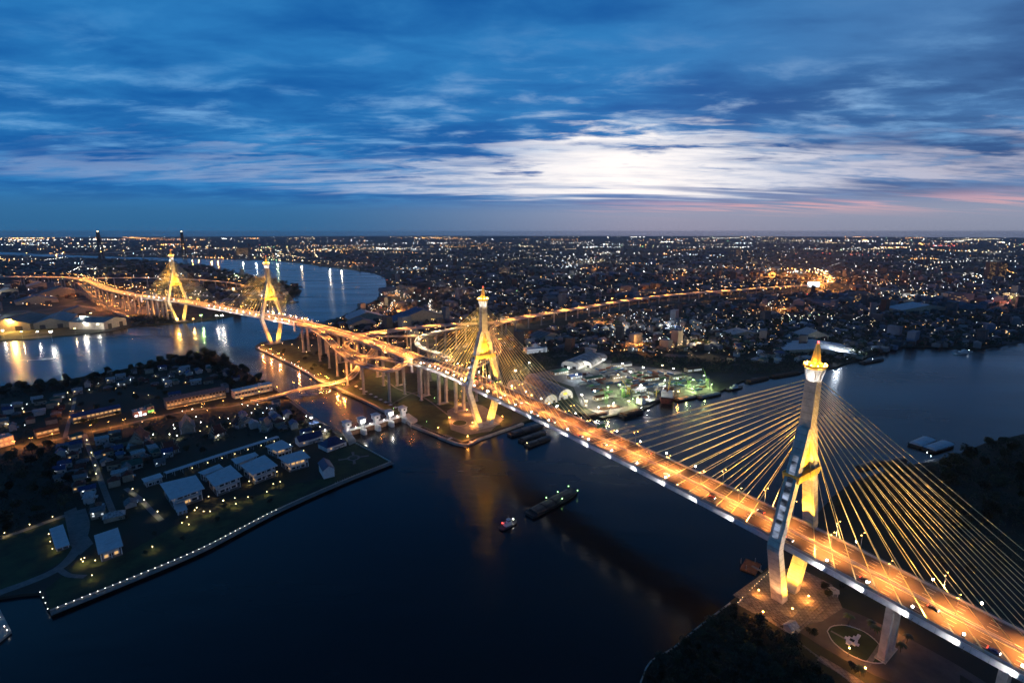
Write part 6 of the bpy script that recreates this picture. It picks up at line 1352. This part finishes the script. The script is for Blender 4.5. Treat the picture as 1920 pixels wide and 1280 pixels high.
# farther buildings, one mass
cols = [mat('city_wall_pale', (.17, .17, .175), .8, vary=.3, vscale=.02), mat('city_wall_dark', (.07, .07, .075), .85, vary=.3, vscale=.02), mat('city_roof_blue', (.10, .13, .18), .6, vary=.3, vscale=.02), mat('city_roof_rust', (.09, .05, .04), .8, vary=.3, vscale=.02)]
m = MB(); cnt = 0
while cnt < 8500:
    px, py = rg.uniform(-40, 1960), 445 + 215 * rg.random() ** 1.35; p = G(px, py, LZ)
    if not on_city(p) or not free(p) or any((p.x - q.x) ** 2 + (p.y - q.y) ** 2 < 200 for q in (cand if p.y < 1600 else ())): continue
    D = p.y; big = rg.random() < .10
    w_, d_ = rg.uniform(8, 16), rg.uniform(8, 14); h = rg.choice((4, 5, 7, 7, 10))
    if D > 1700: w_ *= rg.uniform(1, 2.2); h *= rg.uniform(1, 1.5)
    if big and D > 1500: w_, d_, h = rg.uniform(25, 70), rg.uniform(16, 32), rg.uniform(7, 14)
    if rg.random() < .025: w_, d_, h = rg.uniform(14, 30), 14, rg.uniform(18, 42)
    rz = rg.choice((.6, .6 + 1.57, 1.0)) + rg.uniform(-.1, .1); ci = rg.choice((0, 1, 1, 1, 2, 3)) if not big else rg.choice((0, 2, 1)); x, y = w_ / 2, d_ / 2; c_, s_ = math.cos(rz), math.sin(rz)
    f = lambda a, b, z: (p.x + a * c_ - b * s_, p.y + a * s_ + b * c_, LZ + z)
    rh = 0 if h > 14 else d_ * .22
    m.add([f(-x, -y, 0), f(x, -y, 0), f(x, y, 0), f(-x, y, 0), f(-x, -y, h), f(x, -y, h), f(x, y, h), f(-x, y, h), f(-x, 0, h + rh), f(x, 0, h + rh)],
          [(0, 1, 5, 4), (1, 2, 6, 9, 5), (2, 3, 7, 6), (3, 0, 4, 8, 7), (4, 5, 9, 8), (6, 7, 8, 9)], ci); cnt += 1
tag(m.build('distant_town_buildings', cols), 'mass of low buildings of the distant town reaching to the horizon', 'buildings', kind='stuff')
# distant woods
m = MB(); cnt = 0
while cnt < 3600:
    z_ = rg.random()
    if z_ < .16: px, py = rg.uniform(380, 560), rg.uniform(520, 572)
    elif z_ < .26: px, py = rg.uniform(200, 480), rg.uniform(488, 515)
    elif z_ < .44: px, py = rg.uniform(1350, 1960), rg.uniform(585, 672)
    elif z_ < .52: px, py = rg.uniform(230, 330), rg.uniform(585, 612)
    else: px, py = rg.uniform(-40, 1960), 450 + 215 * rg.random() ** .9
    p = G(px, py, LZ)
    if not on_city(p) or not free(p): continue
    s_ = rg.uniform(3.5, 6.5) * (1 if p.y < 2000 else 1.5)
    for k in range(26):
        th, ph = rg.uniform(0, 6.28), math.acos(rg.uniform(-.6, 1)); rr = s_ * rg.uniform(.6, 1.0); c = V(p.x + rr * math.sin(ph) * math.cos(th), p.y + rr * math.sin(ph) * math.sin(th), LZ + s_ * 1.1 + rr * .8 * math.cos(ph))
        a = V(rg.uniform(-1, 1), rg.uniform(-1, 1), rg.uniform(-.5, .5)).normalized(); b = a.orthogonal().normalized(); q = s_ * rg.uniform(.22, .42)
        m.add([c - a * q, c - b * q * .8, c + a * q, c + b * q * .8], [(0, 1, 2, 3)], k % 2)
    cnt += 1
tag(m.build('distant_woods', [M['leaf'], M['leaf2']]), 'dark tree masses scattered through the distant town', 'woods', kind='stuff')
def leaf_heap(m, p, s_, n=24, rgm=rg):
    for k in range(n):
        th, ph = rgm.uniform(0, 6.28), math.acos(rgm.uniform(-.4, 1)); rr = s_ * rgm.uniform(.5, 1.0); c = V(p[0] + rr * math.sin(ph) * math.cos(th), p[1] + rr * math.sin(ph) * math.sin(th), LZ + s_ * .4 + rr * .8 * math.cos(ph))
        a = V(rgm.uniform(-1, 1), rgm.uniform(-1, 1), rgm.uniform(-.5, .5)).normalized(); b = a.orthogonal().normalized(); q = s_ * rgm.uniform(.16, .3)
        m.add([c - a * q, c - b * q * .8, c + a * q, c + b * q * .8], [(0, 1, 2, 3)], k % 2)
m = MB()
for px, n_, d_, s0, s1 in (([(1212, 1268), (1262, 1222), (1365, 1138), (1390, 1145), (1450, 1180), (1560, 1275), (1600, 1330), (1200, 1330)], 330, 2.6, 1.4, 3.2), ([(1560, 950), (1600, 910), (1720, 876), (1770, 870), (1860, 835), (1960, 812), (1990, 900), (1990, 1110), (1800, 1010), (1640, 965)], 520, 4.0, 2, 4.5),
        ([(290, 682), (385, 662), (420, 676), (455, 695), (505, 726), (440, 738), (400, 700), (330, 690)], 260, 5, 2.5, 4.5), ([(0, 730), (120, 717), (250, 692), (330, 675), (345, 684), (250, 708), (110, 735), (0, 752)], 200, 5, 2, 4), ([(0, 860), (110, 830), (150, 945), (60, 985), (0, 1010)], 300, 4, 1.2, 3), ([(600, 608), (650, 592), (690, 572), (714, 562), (700, 588), (655, 606), (615, 617)], 220, 7, 4, 7), ([(1130, 676), (1140, 664), (1340, 676), (1480, 672), (1640, 662), (1560, 686), (1440, 702), (1345, 700)], 420, 6, 3, 6), ([(950, 712), (960, 665), (1060, 652), (1062, 682), (1000, 700)], 200, 6, 2.5, 5), ([(242, 592), (330, 590), (330, 604), (250, 612)], 160, 6, 3, 5.5), ([(390, 596), (470, 582), (540, 560), (555, 548), (500, 560), (430, 582)], 260, 8, 4, 8)):
    for p in scatter(px, n_, d_, rg=rg, tries=6, avoid=[([q for q, _ in fence], 3)]): leaf_heap(m, p, rg.uniform(s0, s1))
for p in scatter([(0, 765), (120, 735), (260, 705), (400, 690), (470, 735), (560, 770), (620, 805), (480, 815), (320, 850), (240, 980), (150, 945), (110, 850), (0, 815)], 420, 5.5, avoid=AV, rg=rg, tries=6, ok=lambda p: notrib(p) and clear_of(KEEP[:1] + KEEP[1:2])(p)): leaf_heap(m, p, rg.uniform(1.2, 3.4))
tag(m.build('undergrowth', [M['leaf2'], M['leaf']]), 'dark undergrowth filling the unlit banks and groves', 'undergrowth', kind='stuff')
# distant lights of the town
LC = [emit('town_light_white', (1.0, .95, .85), 26), emit('town_light_cool', (.72, .88, 1.0), 18), emit('town_light_warm', (1.0, .72, .38), 20), emit('town_light_orange', (1.0, .42, .10), 26), emit('town_light_green', (.45, 1.0, .45), 14), emit('town_light_red', (1.0, .12, .08), 14), emit('town_light_dim', (.9, .9, .85), 5), emit('town_light_dim_warm', (1.0, .6, .3), 6)]
m = MB(); cnt = 0
def town_light(p, ci, k=1.0, z=None):
    D = math.hypot(p.x, p.y); r_ = (0.00017 + .00015 * rg.random()) * D * k; m.octa((p.x, p.y, LZ + (z if z else rg.uniform(3, 9))), max(.28, r_), ci)
def town_px(): return rg.uniform(-20, 1940), 444.5 + 225 * rg.random() ** 1.35
def pick(px, py):
    left = px < 720 and py < 500
    return rg.choices(range(8), (16, 12, 14 + 14 * left, 8 + 18 * left, 1.5, 1.5, 34, 24))[0]
while cnt < 2600:        # thinly spread lights
    px, py = town_px()
    if py > 560 and px > 1450 and rg.random() < .75: continue
    p = G(px, py, LZ)
    if not on_city(p) or not free(p): continue
    town_light(p, pick(px, py), rg.choice((.6, .7, .8, 1.0, 1.4))); cnt += 1
GLOW = []
nc = 0
while nc < 150:          # clusters: works, markets, junctions
    px, py = town_px()
    if py > 575 and px > 1420 and rg.random() < .8: continue
    c = G(px, py, LZ)
    if not on_city(c) or not free(c): continue
    nc += 1; sx = rg.uniform(30, 110) * (1 + c.y / 5000); base = pick(px, py); base = base if base < 6 else rg.choice((0, 2, 3))
    for _ in range(rg.randint(8, 30)):
        p = V(rg.gauss(c.x, sx), rg.gauss(c.y, sx * .8), 0)
        if on_city(p) and free(p): town_light(p, base if rg.random() < .6 else pick(px, py), rg.choice((.7, .9, 1.1, 1.5)))
    if nc % 2 == 0 and 900 < c.y < 7000: GLOW.append((c, base))
ns = 0
while ns < 150:          # streets
    px, py = town_px(); c = G(px, py, LZ)
    if not on_city(c): continue
    ns += 1; a_ = rg.choice((.55, 2.1, .9, 2.5)) + rg.uniform(-.15, .15); ln = rg.uniform(150, 600) * (1 + c.y / 3500); st = rg.uniform(22, 34) * (1 + c.y / 6000); col_i = rg.choice((3, 3, 2, 2, 0, 6))
    for i in range(int(ln / st)):
        p = V(c.x + math.cos(a_) * i * st + rg.uniform(-3, 3), c.y + math.sin(a_) * i * st + rg.uniform(-3, 3), 0)
        if rg.random() < .85 and on_city(p) and free(p): town_light(p, col_i, rg.uniform(.7, 1.1), 9)
GC = {0: (1, .93, .8), 1: (.8, .9, 1), 2: (1, .68, .32), 3: SODIUM, 4: (.7, 1, .5), 5: (1, .4, .3)}
for c, b_ in GLOW: light(V(c.x, c.y, LZ + 16), 90000 * (1 + (c.y / 2500) ** 2), GC[b_], 2.0)  # unseen point lights added over the clusters to brighten the buildings
def light_line(px, step, ci, jit=1.0, k=1.0, z=9):
    pts = catmull([tuple(G(a, b, LZ)) for a, b in px], step)
    for p in pts:
        if rg.random() < .88: town_light(V(p.x + rg.uniform(-jit, jit), p.y + rg.uniform(-jit, jit), 0), ci if isinstance(ci, int) else rg.choice(ci), k * rg.uniform(.7, 1.2), z)
light_line([(700, 622), (718, 604), (740, 582), (760, 568), (776, 556)], 14, (3, 2, 3), 4, .9)
light_line([(728, 588), (735, 575), (744, 562), (742, 548)], 10, (2, 3, 0), 5, 1.1)
light_line([(690, 592), (712, 577), (728, 565)], 12, (0, 2), 10, 1.0)
light_line([(650, 603), (680, 592), (705, 585)], 16, (0, 2, 3), 8, .8)
light_line([(806, 590), (806, 575), (807, 566)], 10, 0, 3, 1.0)
light_line([(1445, 508), (1480, 506), (1520, 512), (1545, 520), (1556, 530), (1540, 537), (1500, 541), (1440, 546)], 30, 3, 10, 2.4)
light_line([(1530, 505), (1548, 515), (1560, 525)], 26, (3, 2), 20, 2.2)
light_line([(1452, 590), (1462, 578), (1475, 562)], 18, (3, 2), 12, 1.1); light_line([(1275, 525), (1282, 515), (1285, 508)], 30, 3, 14, 1.1)
light_line([(480, 484), (560, 477), (640, 471), (760, 466), (960, 456), (1200, 453)], 90, (3, 2), 20, .8)
light_line([(520, 475), (580, 472), (640, 468), (690, 466)], 40, (3, 2, 0), 160, 1.2)
light_line([(1200, 451), (1350, 447.5), (1560, 449), (1800, 453), (1960, 456)], 160, (2, 3), 40, .9)
light_line([(0, 470), (120, 467), (260, 468), (420, 466), (520, 466)], 110, (3, 2, 0), 200, 1.1)
light_line([(340, 482), (420, 485), (500, 486), (560, 491), (610, 496), (660, 503)], 60, (2, 0, 3), 20, 1.1)
light_line([(388, 484), (404, 485), (420, 486)], 22, 3, 8, 1.5); light_line([(505, 489), (530, 491)], 22, (4, 2), 10, 1.3)
light_line([(0, 535), (40, 540), (70, 552), (100, 560)], 24, (2, 0), 10, 1.1)
light_line([(0, 574), (30, 572), (60, 575), (95, 578)], 16, (0, 2, 3), 10, 1.1)
light_line([(530, 590), (500, 575), (470, 560), (430, 545)], 40, (0, 2), 25, 1.0); light_line([(360, 545), (390, 560), (415, 570)], 22, (0, 0, 2), 25, 1.2)
for c_, n_, sx, sy, ci in (((1505, 600), 50, 60, 6, (0, 2, 4, 1)), ((1545, 598), 26, 25, 5, (0, 2)), ((200, 527), 40, 70, 8, (3, 2, 2)), ((600, 470), 60, 60, 6, (3, 2, 0)), ((1060, 500), 40, 50, 5, (0, 1)), ((1300, 480), 30, 60, 8, (0, 1)), ((1660, 540), 40, 70, 12, (3, 2, 0)), ((870, 540), 30, 40, 12, (2, 3, 0)), ((815, 590), 30, 25, 8, (2, 2, 0)), ((1230, 640), 30, 50, 10, (0, 1, 1)), ((1200, 600), 40, 90, 20, (0, 1, 6)), ((270, 540), 40, 50, 12, (3, 2)), ((1080, 480), 40, 130, 14, (0, 1)), ((480, 470), 40, 60, 4, (3, 2, 0))):
    for _ in range(n_):
        q = (rg.gauss(c_[0], sx * .5), rg.gauss(c_[1], sy * .5)); p = G(q[0], max(446, q[1]), LZ)
        if on_city(p): town_light(p, rg.choice(ci), rg.choice((.8, 1, 1.4)))
tag(m.build('distant_town_lights', LC), 'countless small lights of the distant town', 'lights', kind='stuff')
# a few bare point lights added on the far bank so that the river mirrors them
for q, c, pw in (((396, 486), SODIUM, 220000), (((408, 486)), SODIUM, 220000), ((360, 484), SODIUM, 160000), ((372, 484), SODIUM, 160000), ((318, 484), (1, 1, .7), 200000), ((455, 488), (.8, 1, .7), 130000), ((520, 490), (.9, 1, .5), 220000), ((618, 500), (1, .9, .7), 240000), ((640, 502), (1, .85, .6), 100000), ((480, 489), (.8, .9, 1), 120000), ((565, 494), WARM, 120000), ((735, 566), WARM, 60000)):
    g = G(q[0], q[1], LZ + 12); light(g, pw * 1.2, c, 3.0)
for q in ((1450, 510), (1480, 508), (1510, 512), (1535, 518), (1552, 526), (1545, 534), (1560, 516)): light(G(*q, LZ + 22), 1100000, SODIUM, 2.0)  # bare sodium lights added to make the far junction glow
for q in ((850, 545), (880, 560), (745, 570), (755, 580), (1282, 516), (1465, 575)): light(G(*q, LZ + 15), 260000, SODIUM, 2.0)
# highrise blocks that stand out
def tower_block(label, px, w_, d_, h, lit, wall):
    c = G(*px, LZ); e = empty('apartment_block', c, rg.uniform(-.3, .3)); tag(e, label, 'building'); MB().box((0, 0, 0), (w_, d_, h)).build('wall', wall, e); MB().box((0, 0, h), (w_ * .5, d_ * .6, 3.5)).box((0, 0, h - .1), (w_ + .8, d_ + .8, .8)).build('roof', cols[0], e)
    mm = MB(); nf = int(h / 3.2); nb = int(w_ / 4)
    for k in range(nf):
        for i in range(nb):
            if rg.random() < lit: mm.box((-w_ / 2 + (i + .5) * w_ / nb, -d_ / 2 - .05, k * 3.2 + 1), (w_ / nb * .6, .2, 1.8))
    if mm.v: tag(mm.build('lit_window', E['window'], e), kind='stuff')
    mm = MB()
    for k in range(nf): mm.box((0, -d_ / 2 - .3, k * 3.2 + .2), (w_ * .96, .6, .5))
    tag(mm.build('balcony', cols[0], e), kind='stuff'); return e
tower_block('left one of the twin tower blocks near the right edge', (1853, 524), 34, 24, 84, .16, cols[1])
tower_block('right one of the twin tower blocks near the right edge', (1873, 523), 34, 24, 82, .16, cols[1])
tower_block('long pale hospital block in the town right of the highway branch', (1612, 563), 70, 20, 26, .2, cols[0])
tower_block('pale block far right beyond the dark trees', (1795, 566), 80, 22, 28, .12, cols[0])
tower_block('pale mid-rise block at the bend of the highway branch', (1215, 556), 60, 18, 22, .2, cols[0])
tower_block('grey mid-rise block left of the highway bend', (1175, 548), 50, 16, 22, .15, cols[0])
tower_block('orange lit block on the far bank between the far pylons', (457, 478), 110, 60, 70, .3, cols[1])
tower_block('pale tall block in the middle of the distant town', (1382, 478), 60, 40, 60, .2, cols[0])
tower_block('grey block behind the second pylon spire', (946, 512), 60, 30, 30, .2, cols[0])
tower_block('slim block left of the second pylon', (772, 548), 40, 16, 20, .2, cols[0])
tower_block('white terrace block by the river bank street', (752, 545), 50, 16, 16, .4, cols[0])
warehouse('pale roofed riverside warehouse beyond the ramps', (655, 606), (722, 600), 60, 10, M['sheet_roof'])
warehouse('dark roofed riverside warehouse beside the lit street', (655, 616), (706, 612), 50, 9, ROOFC['grey'])
warehouse('long dark blue roofed warehouse behind the pale ramp', (735, 612), (850, 602), 60, 10, ROOFC['blue'])
warehouse('wide pale blue sheet roofed shed on the right shore', (1470, 664), (1605, 672), 46, 8, M['sheet_roof'], .06)
warehouse('second pale blue sheet roofed shed behind the first', (1480, 655), (1590, 660), 40, 8, M['sheet_roof'], .06)
warehouse('small gabled shed behind the pale blue sheds', (1506, 640), (1553, 640), 40, 12, ROOFC['pale'], .2)
warehouse('low pale shed left of the pale blue sheds', (1375, 634), (1425, 632), 40, 8, ROOFC['pale'], .1)
warehouse('pale roofed works shed far right of the highway branch', (1690, 588), (1790, 586), 60, 10, M['sheet_roof'], .08)
warehouse('large grey roofed hall right of the domed hall', (1012, 642), (1052, 636), 40, 9, ROOFC['grey'], .14)
# lit billboard
bq = G(1524, 544, LZ); e = empty('billboard', bq, -.35); tag(e, 'glowing white billboard beside the far orange junction', 'billboard'); MB().box((0, 0, 14), (40, 1, 18)).build('panel', E['screen'], e); MB().box((0, .7, 13), (42, .6, 20)).build('frame', M['dark_steel'], e)
for x in (-14, 0, 14): MB().tube((x, 1.2, 0), (x, 1.2, 16), .7, n=6).build('post', M['steel'], e)
# the long far bridge on the left horizon
fa, fb, f0, f1 = G(192, 488, 0), G(346, 478, 0), G(-60, 492, 0), G(700, 469, 0); fz = 60
e = empty('distant_cable_bridge', fa); tag(e, 'distant cable stayed bridge with two dark pylons on the left horizon', 'bridge')
pth = frame(catmull([(f0.x, f0.y, 30), (fa.x * 1.25, fa.y * 1.0, 45), (fa.x, fa.y, fz), (fb.x, fb.y, fz), (fb.x * .4 + f1.x * .6, fb.y * .4 + f1.y * .6, 40), (f1.x, f1.y, 25)], 120))
MB().sweep(pth, rect(-14, 14, -4, 0)).build('deck', M['concrete'], e, fa)
d_ = (fb - fa).normalized(); fn = V(d_.y, -d_.x, 0)
for P_, ht in ((fa, 226), (fb, 224)):
    py_ = MB()
    for s_ in (-1, 1): py_.hexa(quad_ring(P_ + fn * s_ * 20, d_, fn, 7, 5) + quad_ring(P_ + fn * s_ * 8 + V(0, 0, ht * .72), d_, fn, 6, 5)); py_.hexa(quad_ring(P_ + fn * s_ * 8 + V(0, 0, ht * .72), d_, fn, 6, 5) + quad_ring(P_ + fn * s_ * 7 + V(0, 0, ht), d_, fn, 5, 4))
    py_.bar(P_ - fn * 16 + V(0, 0, fz - 8), P_ + fn * 16 + V(0, 0, fz - 8), 8, 6); py_.bar(P_ - fn * 9 + V(0, 0, ht * .74), P_ + fn * 9 + V(0, 0, ht * .74), 8, 6); py_.bar(P_ - fn * 9 + V(0, 0, ht * .93), P_ + fn * 9 + V(0, 0, ht * .93), 8, 6)
    py_.build('pylon', M['dark_steel'], e, fa); MB().octa(P_ + V(0, 0, ht + 4), 5).build('beacon', E['warm'], e, fa)
    mm = MB()
    for sg_ in (-1, 1):
        for i in range(8): mm.tube(P_ + V(0, 0, ht * (.74 + .03 * i)), P_ + d_ * sg_ * (60 + 42 * i) + V(0, 0, fz), .5, n=4, cap=False)
    tag(mm.build('cable', M['dark_steel'], e, fa), kind='stuff')
for i, (p, r) in enumerate(pth[::2]):
    mm = MB().octa(p + V(0, 0, 9), 2.0); mm.build('deck_lamp', E['sodium'], e, fa)
    if p.z > 20: MB().box((p.x, p.y, 0), (8, 8, p.z - 3)).build('pier', M['concrete'], e, fa)

# ------------------------------------------------------------------ cars on the elevated road
def car_meshes(body):
    b = MB(); sec = [(-2.15, .35), (-2.2, .75), (-1.9, .95), (-1.15, 1.02), (-.55, 1.45), (.85, 1.48), (1.55, 1.0), (2.1, .9), (2.2, .5), (2.1, .3)]
    n = len(sec); vs = []
    for y, k in ((-.86, 1), (.86, 1)):
        for x, z in sec: vs.append((x, y * (.86 if z > 1.1 else 1), z))
    b.add(vs, [(i, (i + 1) % n, n + (i + 1) % n, n + i) for i in range(n)] + [tuple(range(n))[::-1], tuple(range(n, 2 * n))])
    g = MB()
    for s_ in (-1, 1): g.add([(-1.0, s_ * .875, 1.0), (1.4, s_ * .875, 1.0), (.8, s_ * .77, 1.42), (-.5, s_ * .77, 1.42)], [(0, 1, 2, 3)])
    w_ = MB().tube((0, -.11, 0), (0, .11, 0), .33, n=10)
    return b.mesh('body', body), g.mesh('window', M['glass']), w_.mesh('wheel', M['rubber'])
CARM = [(nm, car_meshes(mat('car_' + nm, c, .3, .3))) for nm, c in (('white', (.6, .6, .6)), ('silver', (.35, .36, .37)), ('black', (.03, .03, .03)), ('red', (.3, .03, .02)), ('blue', (.03, .06, .2)))]
hl = MB().octa((0, 0, 0), .26).mesh('headlight', E['head']); tlm = MB().octa((0, 0, 0), .24).mesh('taillight', E['tail'])
def car(p, rz, pitch, label, group, full, k):
    nm, (b, g, w_) = CARM[k]; e = empty('car', p, rz); e.rotation_euler = (0, pitch, rz); tag(e, label, 'car', group); part('body', b, e); part('window', g, e)
    for y in (-.6, .6):
        o = part('headlight', hl, e); o.location = (2.18, y, .68); o = part('taillight', tlm, e); o.location = (-2.16, y, .8)
    if full:
        for x in (-1.35, 1.35):
            for y in (-.78, .78): o = part('wheel', w_, e); o.location = (x, y, .33)
spots = []
for i in range(20): spots.append((S1 - 160 + i * 31 + rg.uniform(-8, 8), rg.choice((-12.0, -10.5, -7.2, -3.8, 3.8, 7.2, 10.5)), 1))
for i in range(40): spots.append((S2 + 30 + i * 36 + rg.uniform(-8, 8), rg.choice((-10.2, -6.8, -3.6, 3.6, 6.8, 10.2)), 0))
spots.sort(); cc = {}
for s_, off, full in spots:
    p, r = at_arc(MAIN, ARC, s_); q, _ = at_arc(MAIN, ARC, s_ + 3); t = q - p; a = math.atan2(t.y, t.x); pit = -math.atan2(t.z, math.hypot(t.x, t.y)); k = rg.randrange(5)
    fw = off > 0
    key = (CARM[k][0], full); i = cc.get(key, 0); cc[key] = i + 1
    car(p + r * off + V(0, 0, .02), a if fw else a + math.pi, pit if fw else -pit, f'{CARM[k][0]} car on the {"nearer bridge" if full else "highway past the second pylon"}, {nth(i)} {CARM[k][0]} one counted from the right', 'cars on the highway', full, k)

# ------------------------------------------------------------------ evening haze over the plain
hm = bpy.data.materials.new('evening_haze'); hm.use_nodes = True; hn = hm.node_tree; hn.nodes.remove(hn.nodes['Principled BSDF'])
pv = hn.nodes.new('ShaderNodeVolumePrincipled'); pv.inputs['Density'].default_value = 0.00002; pv.inputs['Color'].default_value = (0.80, 0.88, 1.0, 1); pv.inputs['Anisotropy'].default_value = 0.0
hn.links.new(pv.outputs[0], hn.nodes['Material Output'].inputs['Volume'])
hz_ = MB().box((0, 0, -8), (2.06 * FAR, 2.06 * FAR, 252)); tag(hz_.build('haze', hm), kind='stuff')
